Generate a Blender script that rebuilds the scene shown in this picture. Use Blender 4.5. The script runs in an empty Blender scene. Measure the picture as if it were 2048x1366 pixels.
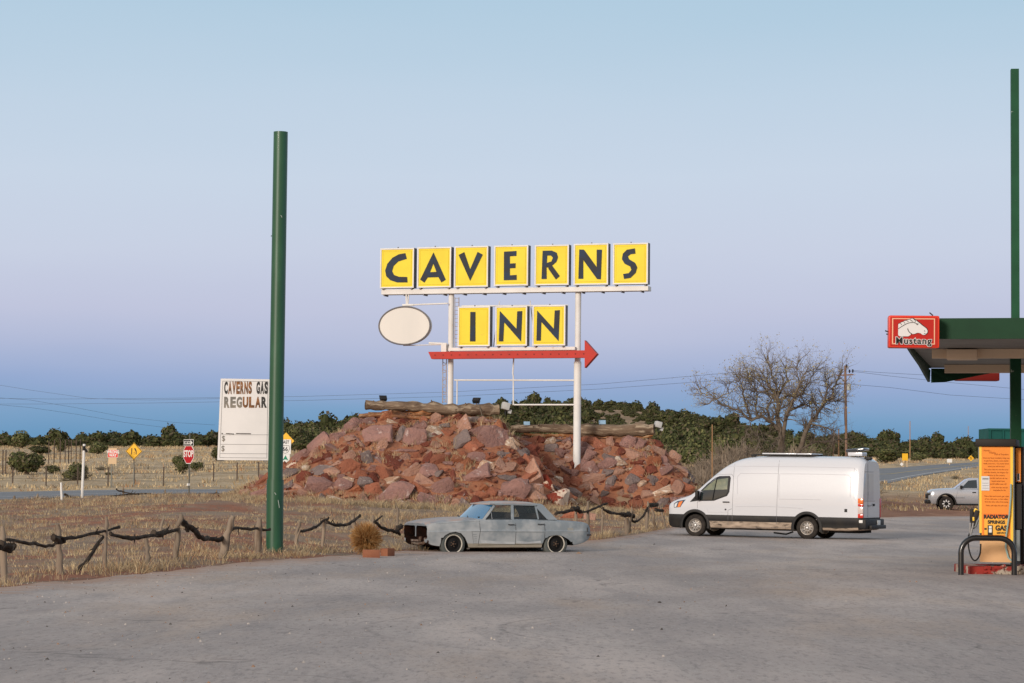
import bpy, bmesh, math, random
import numpy as np
from mathutils import Vector, Matrix, noise as mnoise
from mathutils.bvhtree import BVHTree
from mathutils.geometry import tessellate_polygon
R=math.radians
random.seed(7); rng=np.random.default_rng(7)
sc=bpy.context.scene; col=sc.collection
# ---------------- camera ----------------
F=4836.0; CAMZ=1.6; PITCH=math.atan(282/F); ROLL=0.0094
cd=bpy.data.cameras.new('camera'); cam=bpy.data.objects.new('camera',cd); col.objects.link(cam)
cd.sensor_width=36; cd.lens=F/2048*36; cd.clip_start=0.5; cd.clip_end=6000
CM=Matrix.Rotation(math.pi/2+PITCH,3,'X')@Matrix.Rotation(ROLL,3,'Z')
cam.location=(0,0,CAMZ); cam.rotation_euler=CM.to_euler()
sc.camera=cam
# ---------------- sky ----------------
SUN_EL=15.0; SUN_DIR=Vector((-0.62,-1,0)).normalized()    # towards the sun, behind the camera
w=bpy.data.worlds.new('World'); sc.world=w; w.use_nodes=True
nt=w.node_tree; nt.nodes.clear(); N=nt.nodes.new; L=nt.links.new
out=N('ShaderNodeOutputWorld'); bg=N('ShaderNodeBackground'); L(bg.outputs[0],out.inputs[0])
tc=N('ShaderNodeTexCoord'); sx=N('ShaderNodeSeparateXYZ'); L(tc.outputs['Generated'],sx.inputs[0])
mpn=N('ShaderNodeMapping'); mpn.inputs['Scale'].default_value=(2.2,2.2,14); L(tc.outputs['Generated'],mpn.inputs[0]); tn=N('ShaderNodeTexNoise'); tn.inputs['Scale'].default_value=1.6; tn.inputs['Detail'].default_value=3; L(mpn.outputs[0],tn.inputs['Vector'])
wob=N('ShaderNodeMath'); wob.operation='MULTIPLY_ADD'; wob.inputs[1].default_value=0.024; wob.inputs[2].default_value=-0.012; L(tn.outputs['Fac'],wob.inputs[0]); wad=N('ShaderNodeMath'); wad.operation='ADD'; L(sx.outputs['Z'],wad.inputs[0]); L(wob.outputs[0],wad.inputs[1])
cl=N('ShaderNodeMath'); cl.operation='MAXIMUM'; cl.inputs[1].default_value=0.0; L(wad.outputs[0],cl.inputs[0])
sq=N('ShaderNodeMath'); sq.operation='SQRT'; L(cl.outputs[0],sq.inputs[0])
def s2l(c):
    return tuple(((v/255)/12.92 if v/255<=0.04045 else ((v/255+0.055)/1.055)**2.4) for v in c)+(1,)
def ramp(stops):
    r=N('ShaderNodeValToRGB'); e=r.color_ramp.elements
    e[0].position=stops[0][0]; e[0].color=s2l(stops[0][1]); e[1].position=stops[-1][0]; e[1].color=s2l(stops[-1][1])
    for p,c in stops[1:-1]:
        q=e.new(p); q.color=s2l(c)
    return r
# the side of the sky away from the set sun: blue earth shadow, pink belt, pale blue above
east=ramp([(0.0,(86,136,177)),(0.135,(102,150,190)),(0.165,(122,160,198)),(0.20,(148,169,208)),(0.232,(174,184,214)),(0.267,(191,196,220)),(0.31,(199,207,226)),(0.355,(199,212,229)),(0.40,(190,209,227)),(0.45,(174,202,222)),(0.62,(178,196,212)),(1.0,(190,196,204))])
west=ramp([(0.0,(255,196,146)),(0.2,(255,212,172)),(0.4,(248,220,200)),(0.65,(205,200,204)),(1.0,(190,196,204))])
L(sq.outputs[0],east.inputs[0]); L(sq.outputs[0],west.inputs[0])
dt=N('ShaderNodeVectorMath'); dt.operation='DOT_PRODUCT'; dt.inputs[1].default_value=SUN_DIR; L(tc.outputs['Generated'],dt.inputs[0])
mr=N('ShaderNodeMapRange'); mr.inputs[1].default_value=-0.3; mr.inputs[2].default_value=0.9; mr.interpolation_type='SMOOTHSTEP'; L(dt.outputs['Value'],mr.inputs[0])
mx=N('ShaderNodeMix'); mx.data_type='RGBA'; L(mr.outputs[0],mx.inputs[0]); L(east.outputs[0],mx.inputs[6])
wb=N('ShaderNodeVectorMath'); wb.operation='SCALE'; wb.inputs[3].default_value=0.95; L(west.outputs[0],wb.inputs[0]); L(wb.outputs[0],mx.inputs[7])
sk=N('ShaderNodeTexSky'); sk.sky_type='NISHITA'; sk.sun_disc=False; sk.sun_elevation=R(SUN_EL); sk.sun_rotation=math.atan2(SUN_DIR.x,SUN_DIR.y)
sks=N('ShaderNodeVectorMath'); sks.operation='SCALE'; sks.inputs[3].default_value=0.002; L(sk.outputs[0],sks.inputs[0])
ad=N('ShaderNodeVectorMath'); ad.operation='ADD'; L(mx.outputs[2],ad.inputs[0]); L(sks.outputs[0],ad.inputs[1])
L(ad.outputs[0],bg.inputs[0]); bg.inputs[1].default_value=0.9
sl=bpy.data.lights.new('sun','SUN'); sl.energy=2.45; sl.angle=R(14); sl.color=(1.0,0.90,0.79)
so=bpy.data.objects.new('sun',sl); col.objects.link(so)
sd=Vector((SUN_DIR.x*math.cos(R(SUN_EL)),SUN_DIR.y*math.cos(R(SUN_EL)),math.sin(R(SUN_EL))))
so.rotation_euler=sd.to_track_quat('Z','Y').to_euler(); so.location=(0,-20,30)
sc.view_settings.view_transform='Standard'; sc.view_settings.look='None'; sc.view_settings.gamma=1; sc.view_settings.exposure=0.15
sc.cycles.max_bounces=6; sc.cycles.transparent_max_bounces=12
# ---------------- helpers ----------------
def ray(px,py):
    d=CM@Vector(((px-1024)/F,-(py-683)/F,-1)); return d
def at(px,py,Y):
    d=ray(px,py); return Vector((0,0,CAMZ))+d*(Y/d.y)
def mat(name,c,c2=None,scale=3.0,rough=0.8,metal=0.0,bump=0.0,bscale=None,detail=4,coat=0.0,rand=0.0,spec=0.5,thr=(0.35,0.65),stretch=(1,1,1),c3=None,s3=1.0,thr3=(0.55,0.65)):
    m=bpy.data.materials.new(name); m.use_nodes=True; t=m.node_tree; b=t.nodes['Principled BSDF']
    b.inputs['Roughness'].default_value=rough; b.inputs['Metallic'].default_value=metal; b.inputs['Coat Weight'].default_value=coat
    b.inputs['Specular IOR Level'].default_value=(spec if coat>0 else spec*.35) if rough<.72 else min(spec,.10); b.inputs['Base Color'].default_value=(*c,1)
    n=t.nodes.new; l=t.links.new
    co=n('ShaderNodeTexCoord'); mp=n('ShaderNodeMapping'); mp.inputs['Scale'].default_value=stretch; l(co.outputs['Object'],mp.inputs[0])
    vec=mp.outputs[0]; oi=n('ShaderNodeObjectInfo')
    if rand>0:
        sc_=n('ShaderNodeVectorMath'); sc_.operation='ADD'; ml=n('ShaderNodeMath'); ml.operation='MULTIPLY'; ml.inputs[1].default_value=57.0
        l(oi.outputs['Random'],ml.inputs[0]); l(vec,sc_.inputs[0]); l(ml.outputs[0],sc_.inputs[1]); vec=sc_.outputs[0]
    cur=None
    def noi(s,dt=detail):
        q=n('ShaderNodeTexNoise'); q.inputs['Scale'].default_value=s; q.inputs['Detail'].default_value=dt; q.inputs['Roughness'].default_value=0.6; l(vec,q.inputs['Vector']); return q
    def mixc(a,bc,fac):
        q=n('ShaderNodeMix'); q.data_type='RGBA'; l(fac,q.inputs[0])
        if isinstance(a,tuple): q.inputs[6].default_value=(*a,1)
        else: l(a,q.inputs[6])
        q.inputs[7].default_value=(*bc,1); return q.outputs[2]
    def rng_(src,a,bb):
        q=n('ShaderNodeMapRange'); q.inputs[1].default_value=a; q.inputs[2].default_value=bb; l(src,q.inputs[0]); return q.outputs[0]
    cur=c
    if c2 is not None: cur=mixc(cur,c2,rng_(noi(scale).outputs['Fac'],*thr))
    if c3 is not None: cur=mixc(cur,c3,rng_(noi(s3).outputs['Fac'],*thr3))
    if rand>0:
        h=n('ShaderNodeHueSaturation'); v=n('ShaderNodeMapRange'); v.inputs[3].default_value=1-rand; v.inputs[4].default_value=1+rand; l(oi.outputs['Random'],v.inputs[0]); l(v.outputs[0],h.inputs['Value'])
        if isinstance(cur,tuple): h.inputs['Color'].default_value=(*cur,1)
        else: l(cur,h.inputs['Color'])
        cur=h.outputs[0]
    if not isinstance(cur,tuple): l(cur,b.inputs['Base Color'])
    if bump>0:
        bp=n('ShaderNodeBump'); bp.inputs['Strength'].default_value=1.0; bp.inputs['Distance'].default_value=bump; l(noi(bscale or scale*3,6).outputs['Fac'],bp.inputs['Height']); l(bp.outputs[0],b.inputs['Normal'])
    return m
class MB:
    def __init__(s): s.v=[]; s.f=[]; s.m=[]
    def add(s,vs,fs,mi=0):
        o=len(s.v); s.v+= [tuple(q) for q in vs]; s.f+=[tuple(i+o for i in f) for f in fs]; s.m+=[mi]*len(fs); return s
    def box(s,c,d,rot=None,mi=0,taper=None):
        x,y,z=[q/2 for q in d]; P=[Vector(p) for p in ((-x,-y,-z),(x,-y,-z),(x,y,-z),(-x,y,-z),(-x,-y,z),(x,-y,z),(x,y,z),(-x,y,z))]
        if taper: P=[Vector((p.x*(taper if p.z>0 else 1),p.y*(taper if p.z>0 else 1),p.z)) for p in P]
        if rot is not None: P=[rot@p for p in P]
        c=Vector(c); return s.add([p+c for p in P],[(0,3,2,1),(4,5,6,7),(0,1,5,4),(1,2,6,5),(2,3,7,6),(3,0,4,7)],mi)
    def rbox(s,c,d,b=0.02,rot=None,mi=0):
        bm=bmesh.new(); bmesh.ops.create_cube(bm,size=1)
        for v in bm.verts: v.co=Vector((v.co.x*d[0],v.co.y*d[1],v.co.z*d[2]))
        bmesh.ops.bevel(bm,geom=bm.edges[:],offset=b,segments=2,affect='EDGES',profile=0.6)
        bm.verts.index_update(); c=Vector(c)
        vs=[(rot@v.co if rot is not None else v.co)+c for v in bm.verts]; fs=[[v.index for v in f.verts] for f in bm.faces]; bm.free(); return s.add(vs,fs,mi)
    def tube(s,pts,rad,n=8,mi=0,cap=True,flat=1.0,rn=None):
        pts=[Vector(p) for p in pts]
        if not hasattr(rad,'__len__'): rad=[rad]*len(pts)
        vs=[]; up=None
        for i,p in enumerate(pts):
            d=(pts[min(i+1,len(pts)-1)]-pts[max(i-1,0)])
            if d.length<1e-9: d=Vector((0,0,1))
            d.normalize()
            if up is None: up=Vector((0,0,1)) if abs(d.z)<0.9 else Vector((0,1,0))
            a=d.cross(up); a.normalize(); b=a.cross(d); b.normalize(); up=b
            for k in range(n):
                t=2*math.pi*k/n; r=rad[i]*(1 if rn is None else rn[(k*7+i*3)%len(rn)]); vs.append(p+a*math.cos(t)*r+b*math.sin(t)*r*flat)
        fs=[]
        for i in range(len(pts)-1):
            for k in range(n): fs.append((i*n+k,i*n+(k+1)%n,(i+1)*n+(k+1)%n,(i+1)*n+k))
        if cap: fs.append(tuple(range(n-1,-1,-1))); fs.append(tuple((len(pts)-1)*n+k for k in range(n)))
        return s.add(vs,fs,mi)
    def lathe(s,prof,n=24,axis='Y',c=(0,0,0),mi=0,closed=False):
        vs=[];fs=[];m=len(prof)
        for k in range(n):
            t=2*math.pi*k/n
            for r,h in prof:
                if axis=='Y': vs.append((c[0]+r*math.cos(t),c[1]+h,c[2]+r*math.sin(t)))
                else: vs.append((c[0]+r*math.cos(t),c[1]+r*math.sin(t),c[2]+h))
        for k in range(n):
            for i in range(m if closed else m-1): fs.append((k*m+i,k*m+(i+1)%m,((k+1)%n)*m+(i+1)%m,((k+1)%n)*m+i))
        return s.add(vs,fs,mi)
    def prism(s,poly,y0,y1,mi=0,plane='XZ',fn=None):
        # poly in 2D; extruded between y0 and y1 (fn maps (a,b,depth)->xyz)
        if fn is None: fn={'XZ':lambda a,b,d:(a,d,b),'XY':lambda a,b,d:(a,b,d),'YZ':lambda a,b,d:(d,a,b)}[plane]
        n=len(poly); vs=[fn(a,b,y0) for a,b in poly]+[fn(a,b,y1) for a,b in poly]
        T=[list(t) for t in tessellate_polygon([[Vector((a,b,0)) for a,b in poly]])]
        fs=[tuple(t) for t in T]+[tuple(i+n for i in reversed(t)) for t in T]+[(i,(i+1)%n,(i+1)%n+n,i+n) for i in range(n)]
        return s.add(vs,fs,mi)
    def build(s,name,mats,parent=None,smooth=35,loc=None,rot=None,fixn=True):
        me=bpy.data.meshes.new(name); me.from_pydata(s.v,[],s.f); 
        if not isinstance(mats,(list,tuple)): mats=[mats]
        for q in mats: me.materials.append(q)
        if len(mats)>1: me.polygons.foreach_set('material_index',s.m)
        if fixn:
            bm=bmesh.new(); bm.from_mesh(me); bmesh.ops.recalc_face_normals(bm,faces=bm.faces); bm.to_mesh(me); bm.free()
        if smooth:
            me.polygons.foreach_set('use_smooth',[True]*len(me.polygons)); me.update(); me.set_sharp_from_angle(angle=R(smooth))
        o=bpy.data.objects.new(name,me); col.objects.link(o); o.parent=parent
        if loc is not None: o.location=loc
        if rot is not None: o.rotation_euler=rot
        return o
def tag(o,label=None,cat=None,group=None,kind=None):
    if label: o['label']=label
    if cat: o['category']=cat
    if group: o['group']=group
    if kind: o['kind']=kind
    return o
def empty(name,loc,rz=0,label=None,cat=None,group=None,rot=None):
    o=bpy.data.objects.new(name,None); col.objects.link(o); o.location=loc; o.rotation_euler=rot if rot is not None else (0,0,rz); o.empty_display_size=0.3
    return tag(o,label,cat,group)
def kids(o): return [c for c in ALLK.get(o.name,[])]
def copy_tree(o,parent=None):
    c=o.copy(); col.objects.link(c); c.parent=parent
    for ch in list(o.children): copy_tree(ch,c)
    return c
def npmesh(name,V,Fq,mats,mi=None,smooth=False):
    me=bpy.data.meshes.new(name); V=np.asarray(V,dtype=np.float32); Fq=np.asarray(Fq,dtype=np.int32); k=Fq.shape[1]
    me.vertices.add(len(V)); me.vertices.foreach_set('co',V.ravel()); me.loops.add(Fq.size); me.loops.foreach_set('vertex_index',Fq.ravel())
    me.polygons.add(len(Fq)); me.polygons.foreach_set('loop_start',np.arange(0,Fq.size,k,dtype=np.int32))
    for q in mats: me.materials.append(q)
    if mi is not None: me.polygons.foreach_set('material_index',np.asarray(mi,dtype=np.int32))
    me.polygons.foreach_set('use_smooth',np.full(len(Fq),smooth)); me.update(calc_edges=True); me.validate()
    return me
def link(name,me,parent=None,loc=None):
    o=bpy.data.objects.new(name,me); col.objects.link(o); o.parent=parent
    if loc is not None: o.location=loc
    return o
def text_mesh(s,size=1.0,sx=1.0,bold=0.0,depth=0.004,spacing=1.0):
    c=bpy.data.curves.new('t','FONT'); c.body=s; c.size=size; c.align_x='CENTER'; c.align_y='CENTER'; c.offset=bold*size; c.extrude=depth/2; c.space_character=spacing; c.resolution_u=4
    o=bpy.data.objects.new('t',c); col.objects.link(o); dg=bpy.context.evaluated_depsgraph_get(); me=bpy.data.meshes.new_from_object(o.evaluated_get(dg))
    bpy.data.objects.remove(o); bpy.data.curves.remove(c)
    for v in me.vertices: v.co.x*=sx
    me.materials.clear()
    return me
def text(s,name,m,parent,loc,size,sx=1.0,bold=0.0,spacing=1.0,depth=0.004,rot=(math.pi/2,0,0)):
    me=text_mesh(s,size,sx,bold,depth,spacing); me.materials.append(m); o=link(name,me,parent,loc); o.rotation_euler=rot; return o
# ---------------- terrain ----------------
UC=[-0.212,-0.16,-0.108,-0.055,0.0,0.057,0.119,0.181,0.212]
PR=[[(0,0),(20,0),(42,-.2),(50,-.15),(70,.2),(90,.5),(97,.60),(103,.62),(122,.85),(135,1.0),(200,2.7),(300,5.0),(350,5.8),(600,6.2),(900,6)],
 [(0,0),(20,0),(42,-.2),(50,-.12),(70,.38),(90,.83),(97,.93),(103,.86),(125,1.05),(135,1.1),(200,2.9),(300,5.2),(345,6.0),(600,6.6),(900,6)],
 [(0,0),(20,0),(45,-.2),(55,-.12),(70,.4),(90,.83),(97,1.0),(103,.92),(125,1.08),(135,1.2),(200,3.2),(300,5.4),(350,6.3),(400,7.2),(500,8),(900,7)],
 [(0,0),(20,0),(45,-.2),(60,-.2),(70,.05),(80,.35),(90,.58),(100,.8),(125,1.1),(200,3.6),(300,7),(400,9.4),(500,9.6),(900,8)],
 [(0,0),(20,0),(45,-.2),(60,-.22),(70,-.1),(80,.2),(90,.5),(100,.6),(125,1.0),(200,2.6),(300,5.4),(400,12.4),(450,14.9),(600,14),(900,9)],
 [(0,0),(20,0),(45,-.2),(60,-.22),(70,-.16),(80,-.08),(90,.3),(100,.5),(125,.8),(200,2.6),(300,5.6),(400,13.2),(450,15.9),(600,14),(900,9)],
 [(0,0),(20,0),(45,-.1),(60,-.17),(76,-.12),(100,-.07),(125,.1),(200,2.2),(300,4.6),(400,8.4),(500,9.0),(900,8)],
 [(0,0),(20,0),(45,0.0),(60,-.08),(80,-.1),(100,-.05),(142,.16),(165,.7),(200,2.2),(250,3.6),(300,5),(350,6),(400,6.8),(600,8),(900,8)],
 [(0,0),(20,0),(45,0.0),(60,-.08),(80,-.1),(100,-.05),(142,.16),(165,.7),(200,2.2),(250,3.6),(300,5),(350,6),(400,6.6),(600,8),(900,8)]]
YS=np.concatenate([np.arange(0,160,2.0),np.arange(160,920,10.0)])
TAB=np.array([np.interp(YS,[p[0] for p in pr],[p[1] for p in pr]) for pr in PR])
k=np.array([1,2,3,2,1])/9.0
TAB=np.array([np.convolve(np.pad(r,2,mode='edge'),k,mode='valid') for r in TAB])
UD=np.linspace(UC[0],UC[-1],86); TD=np.array([np.interp(UD,UC,TAB[:,j]) for j in range(len(YS))]).T
kk=np.ones(9)/9; TD=np.array([np.convolve(np.pad(TD[:,j],4,mode='edge'),kk,mode='valid') for j in range(len(YS))]).T
def G0(X,Y):
    X=np.asarray(X,float); Y=np.asarray(Y,float); Yc=np.clip(Y,0,899); u=np.clip(X/np.maximum(Y,4),UD[0],UD[-1])
    ui=(u-UD[0])/(UD[1]-UD[0]); i=np.clip(ui.astype(int),0,len(UD)-2); fu=ui-i
    j=np.clip(np.searchsorted(YS,Yc,side='right')-1,0,len(YS)-2); fy=(Yc-YS[j])/(YS[j+1]-YS[j])
    return (TD[i,j]*(1-fu)+TD[i+1,j]*fu)*(1-fy)+(TD[i,j+1]*(1-fu)+TD[i+1,j+1]*fu)*fy
LB_P=[-1.3,-.4,-.212,-.15,-.096,-.0546,-.005,.036,.063,.088,.119,.152,.212,.5,1.3]; LB_Y=[20,32,38.7,45,53,59.7,64.5,72.5,83,96,109,119,130,140,150]
def lotY(u): return np.interp(u,LB_P,LB_Y)
def vnoise(X,Y,s,seed=0):
    X=np.asarray(X,float)/s+seed*17.3; Y=np.asarray(Y,float)/s+seed*9.1; xi=np.floor(X).astype(np.int64); yi=np.floor(Y).astype(np.int64); fx=X-xi; fy=Y-yi; fx=fx*fx*(3-2*fx); fy=fy*fy*(3-2*fy)
    def h(a,b):
        n=(a*374761393+b*668265263+seed*1442695)&0x7fffffff; n=((n^(n>>13))*1274126177)&0x7fffffff; return ((n^(n>>16))&0xffff)/65535.0
    return (h(xi,yi)*(1-fx)+h(xi+1,yi)*fx)*(1-fy)+(h(xi,yi+1)*(1-fx)+h(xi+1,yi+1)*fx)*fy
def roadmask(X,Y):   # 1 outside the road, 0 on it
    u=X/np.maximum(Y,4)
    a=np.interp(u,RL_U,RL_N)-3; b=np.interp(u,RL_U,RL_F)+3; m1=((Y>a)&(Y<b)&(u<0.0))
    a=np.interp(u,RR_U,RR_N)-5; b=np.interp(u,RR_U,RR_F)+5; m2=((Y>a)&(Y<b)&(u>0.11)&(u<0.6))
    return np.where(m1|m2,0.0,1.0)
RL_U=[-.9,-.212,-.11,0.02]; RL_N=[101,101,111,116]; RL_F=[121,121,126,130]
RR_U=[.13,.140,.157,.193,.212,.6]; RR_N=[180,185,190,250,285,500]; RR_F=[238,240,245,280,302,530]
def G(X,Y):
    X=np.asarray(X,float); Y=np.asarray(Y,float); z=G0(X,Y); u=X/np.maximum(Y,4)
    d=np.clip((Y-lotY(u)-0.6)/4,0,1)*roadmask(X,Y)
    z=z+d*((vnoise(X,Y,3.2,1)-.5)*.22+(vnoise(X,Y,1.1,2)-.5)*.10)
    z=z+np.clip((Y-150)/100,0,1)*roadmask(X,Y)*(vnoise(X,Y,28,3)-.5)*1.1
    return z
def seg(a,lo,hi): return np.maximum(np.maximum(lo-a,a-hi),0)
def MH(X,Y):   # rock mound (two heaps)
    X=np.asarray(X,float); Y=np.asarray(Y,float)
    dl=np.where(X<-6,(-6-X)*.62,np.where(X>-.6,(X+.6)*.95,0)); df=np.where(Y<97,(97-Y)*.60,np.where(Y>101,(Y-101)*.7,0))
    a=4.12-np.sqrt(dl**2+df**2)
    dl=np.where(X<-1,(-1-X)*.7,np.where(X>5.7,np.abs(X-5.7)**1.5*.66,0)); df=np.where(Y<101,(101-Y)*1.15,np.where(Y>105,(Y-105)*.7,0))
    b=3.42-np.sqrt(dl**2+df**2)
    return np.maximum(a,b)+(vnoise(X,Y,.9,5)-.5)*.16
def GM(X,Y): return np.maximum(G(X,Y),MH(X,Y))
def gz(X,Y): return float(G(X,Y))
def hit(px,py,f=GM,y0=30,y1=600):
    d=ray(px,py); n=4000; Y=np.concatenate([np.linspace(y0,130,3000),np.linspace(130,y1,3000)]); t=Y/d.y; X=d.x*t; Z=CAMZ+d.z*t
    g=f(X,Y); i=np.argmax(Z<g)
    if not (Z<g).any(): return None
    return Vector((X[i],Y[i],float(g[i])))
def gpt(px,Y,f=G):   # ground point seen in image column px at depth Y
    d=ray(px,965); X=d.x*Y/d.y; z=float(f(X,Y)); py=965-(z-CAMZ)/Y*F; d=ray(px,py); X=d.x*Y/d.y; return Vector((X,Y,float(f(X,Y))))
def grid_mesh(name,X,Y,Z,m,smooth=True):
    r,c=X.shape; V=np.stack([X.ravel(),Y.ravel(),Z.ravel()],1); i=np.arange(r*c).reshape(r,c); Fq=np.stack([i[:-1,:-1].ravel(),i[:-1,1:].ravel(),i[1:,1:].ravel(),i[1:,:-1].ravel()],1)
    return link(name,npmesh(name,V,Fq,[m],smooth=smooth))
# ---- ground materials
def nodes(m): return m.node_tree, m.node_tree.nodes, m.node_tree.links
def ground_mat():
    m=mat('dry_ground',(.30,.22,.15),rough=.95,spec=.1); t,n,l=nodes(m); b=n['Principled BSDF']
    geo=n.new('ShaderNodeNewGeometry'); pos=geo.outputs['Position']
    def noi(s,st=(1,1,1),dt=5):
        mp=n.new('ShaderNodeMapping'); mp.inputs['Scale'].default_value=st; l.new(pos,mp.inputs[0]); q=n.new('ShaderNodeTexNoise'); q.inputs['Scale'].default_value=s; q.inputs['Detail'].default_value=dt; q.inputs['Roughness'].default_value=.65; l.new(mp.outputs[0],q.inputs['Vector']); return q.outputs['Fac']
    def rg(s,a,b_): q=n.new('ShaderNodeMapRange'); q.inputs[1].default_value=a; q.inputs[2].default_value=b_; l.new(s,q.inputs[0]); return q.outputs[0]
    def mx(a,c,f):
        q=n.new('ShaderNodeMix'); q.data_type='RGBA'; l.new(f,q.inputs[0])
        for k_,v in ((6,a),(7,c)):
            if isinstance(v,tuple): q.inputs[k_].default_value=(*v,1)
            else: l.new(v,q.inputs[k_])
        return q.outputs[2]
    near=mx((.29,.215,.155),(.29,.135,.085),rg(noi(.22),.44,.56))
    near=mx(near,(.20,.155,.115),rg(noi(1.7),.5,.7))
    far=mx((.49,.37,.23),(.33,.25,.16),rg(noi(.10,(1,2.5,1)),.4,.65)); far=mx(far,(.54,.43,.30),rg(noi(.9,(1,1,1)),.5,.7)); far=mx(far,(.25,.20,.12),rg(noi(2.2),.56,.7))
    sp=n.new('ShaderNodeSeparateXYZ'); l.new(pos,sp.inputs[0])
    c=mx(near,far,rg(sp.outputs['Y'],98,106))
    hill=mx((.40,.27,.17),(.27,.19,.12),rg(noi(.15),.4,.6)); c=mx(c,hill,rg(sp.outputs['Z'],5.8,7.5))
    # red dirt apron beside the lot on the right
    ap=n.new('ShaderNodeMath'); ap.operation='MULTIPLY'; l.new(rg(sp.outputs['X'],8,14),ap.inputs[0]); l.new(rg(sp.outputs['Y'],172,150),ap.inputs[1])
    c=mx(c,mx((.36,.20,.13),(.25,.13,.085),rg(noi(.5),.4,.6)),ap.outputs[0])
    l.new(c,b.inputs['Base Color'])
    bp=n.new('ShaderNodeBump'); bp.inputs['Distance'].default_value=.12; l.new(noi(3.0,dt=8),bp.inputs['Height']); l.new(bp.outputs[0],b.inputs['Normal'])
    return m
def lot_mat():
    m=mat('worn_asphalt',(.3,.28,.27),rough=.86,spec=.25); t,n,l=nodes(m); b=n['Principled BSDF']
    geo=n.new('ShaderNodeNewGeometry'); pos=geo.outputs['Position']
    def noi(s,st=(1,1,1),dt=5,ro=.6,rz=0):
        mp=n.new('ShaderNodeMapping'); mp.inputs['Scale'].default_value=st; mp.inputs['Rotation'].default_value=(0,0,rz); l.new(pos,mp.inputs[0]); q=n.new('ShaderNodeTexNoise'); q.inputs['Scale'].default_value=s; q.inputs['Detail'].default_value=dt; q.inputs['Roughness'].default_value=ro; l.new(mp.outputs[0],q.inputs['Vector']); return q.outputs['Fac']
    def rg(s,a,b_,c=0,d=1): q=n.new('ShaderNodeMapRange'); q.inputs[1].default_value=a; q.inputs[2].default_value=b_; q.inputs[3].default_value=c; q.inputs[4].default_value=d; l.new(s,q.inputs[0]); return q.outputs[0]
    def mx(a,c,f):
        q=n.new('ShaderNodeMix'); q.data_type='RGBA'; l.new(f,q.inputs[0])
        for k_,v in ((6,a),(7,c)):
            if isinstance(v,tuple): q.inputs[k_].default_value=(*v,1)
            else: l.new(v,q.inputs[k_])
        return q.outputs[2]
    c=mx((.335,.292,.270),(.48,.410,.368),rg(noi(.22,(1,.30,1)),.42,.6))
    c=mx(c,(.42,.315,.235),rg(noi(.30,(1,.28,1),5),.5,.7,0,.7))       # tan dust
    c=mx(c,(.27,.24,.228),rg(noi(.9,(1,.16,1),6,.7,.5),.48,.70,0,.75))   # streaks of wear
    c=mx(c,(.40,.36,.33),rg(noi(1.3,(1,.16,1),6,.7,-.4),.52,.74,0,.5))
    c=mx(c,(.16,.145,.14),rg(noi(15,(1,.22,1),4,.8),.50,.70,0,.68))        # aggregate
    c=mx(c,(.46,.42,.39),rg(noi(19,(1,.22,1),3,.8),.57,.72,0,.6))
    # red grit drifted along the edge of the lot
    uu=n.new('ShaderNodeVertexColor') if False else None
    at_=n.new('ShaderNodeAttribute'); at_.attribute_name='shoulder'; 
    ed=n.new('ShaderNodeMath'); ed.operation='MULTIPLY_ADD'; l.new(noi(.9,(1,2,1)),ed.inputs[0]); ed.inputs[1].default_value=1.6; ed.inputs[2].default_value=-.95
    ed2=n.new('ShaderNodeMath'); ed2.operation='ADD'; l.new(ed.outputs[0],ed2.inputs[0]); l.new(at_.outputs['Fac'],ed2.inputs[1])
    c=mx(c,(.38,.245,.175),rg(ed2.outputs[0],.35,.85,0,.85))
    # tyre tracks turning on the lot
    sp=n.new('ShaderNodeSeparateXYZ'); l.new(pos,sp.inputs[0])
    def ring(cx,cy,r,wd,lo,hi):
        vm=n.new('ShaderNodeVectorMath'); vm.operation='DISTANCE'; fl=n.new('ShaderNodeCombineXYZ'); l.new(sp.outputs['X'],fl.inputs[0]); l.new(sp.outputs['Y'],fl.inputs[1]); l.new(fl.outputs[0],vm.inputs[0]); vm.inputs[1].default_value=(cx,cy,0)
        a=n.new('ShaderNodeMath'); a.operation='SUBTRACT'; l.new(vm.outputs['Value'],a.inputs[0]); a.inputs[1].default_value=r
        q=n.new('ShaderNodeMath'); q.operation='ABSOLUTE'; l.new(a.outputs[0],q.inputs[0]); k_=rg(q.outputs[0],wd,wd*.3)
        g=rg(sp.outputs['X'],hi,lo); e=n.new('ShaderNodeMath'); e.operation='MULTIPLY'; l.new(k_,e.inputs[0]); l.new(g,e.inputs[1])
        e2=n.new('ShaderNodeMath'); e2.operation='MULTIPLY'; l.new(e.outputs[0],e2.inputs[0]); l.new(rg(noi(3.0),.35,.6),e2.inputs[1]); return e2.outputs[0]
    for (r,wd,s) in ((5.6,.05,.5),(5.35,.04,.35),(7.1,.06,.3)):
        f=ring(5.5,27.5,r,wd,0.2,2.5); mm=n.new('ShaderNodeMath'); mm.operation='MULTIPLY'; mm.inputs[1].default_value=s; l.new(f,mm.inputs[0]); c=mx(c,(.13,.12,.115),mm.outputs[0])
    # cracks
    vo=n.new('ShaderNodeTexVoronoi'); vo.feature='DISTANCE_TO_EDGE'; vo.inputs['Scale'].default_value=.16
    wv=n.new('ShaderNodeVectorMath'); wv.operation='ADD'; nn=n.new('ShaderNodeTexNoise'); nn.inputs['Scale'].default_value=1.2; l.new(pos,nn.inputs['Vector']); l.new(nn.outputs['Color'],wv.inputs[0]); l.new(pos,wv.inputs[1]); l.new(wv.outputs[0],vo.inputs['Vector'])
    cr=n.new('ShaderNodeMath'); cr.operation='MULTIPLY'; l.new(rg(vo.outputs['Distance'],.006,.001),cr.inputs[0]); l.new(rg(noi(.18),.52,.6,0,.6),cr.inputs[1]); c=mx(c,(.10,.09,.085),cr.outputs[0])
    l.new(c,b.inputs['Base Color'])
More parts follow.
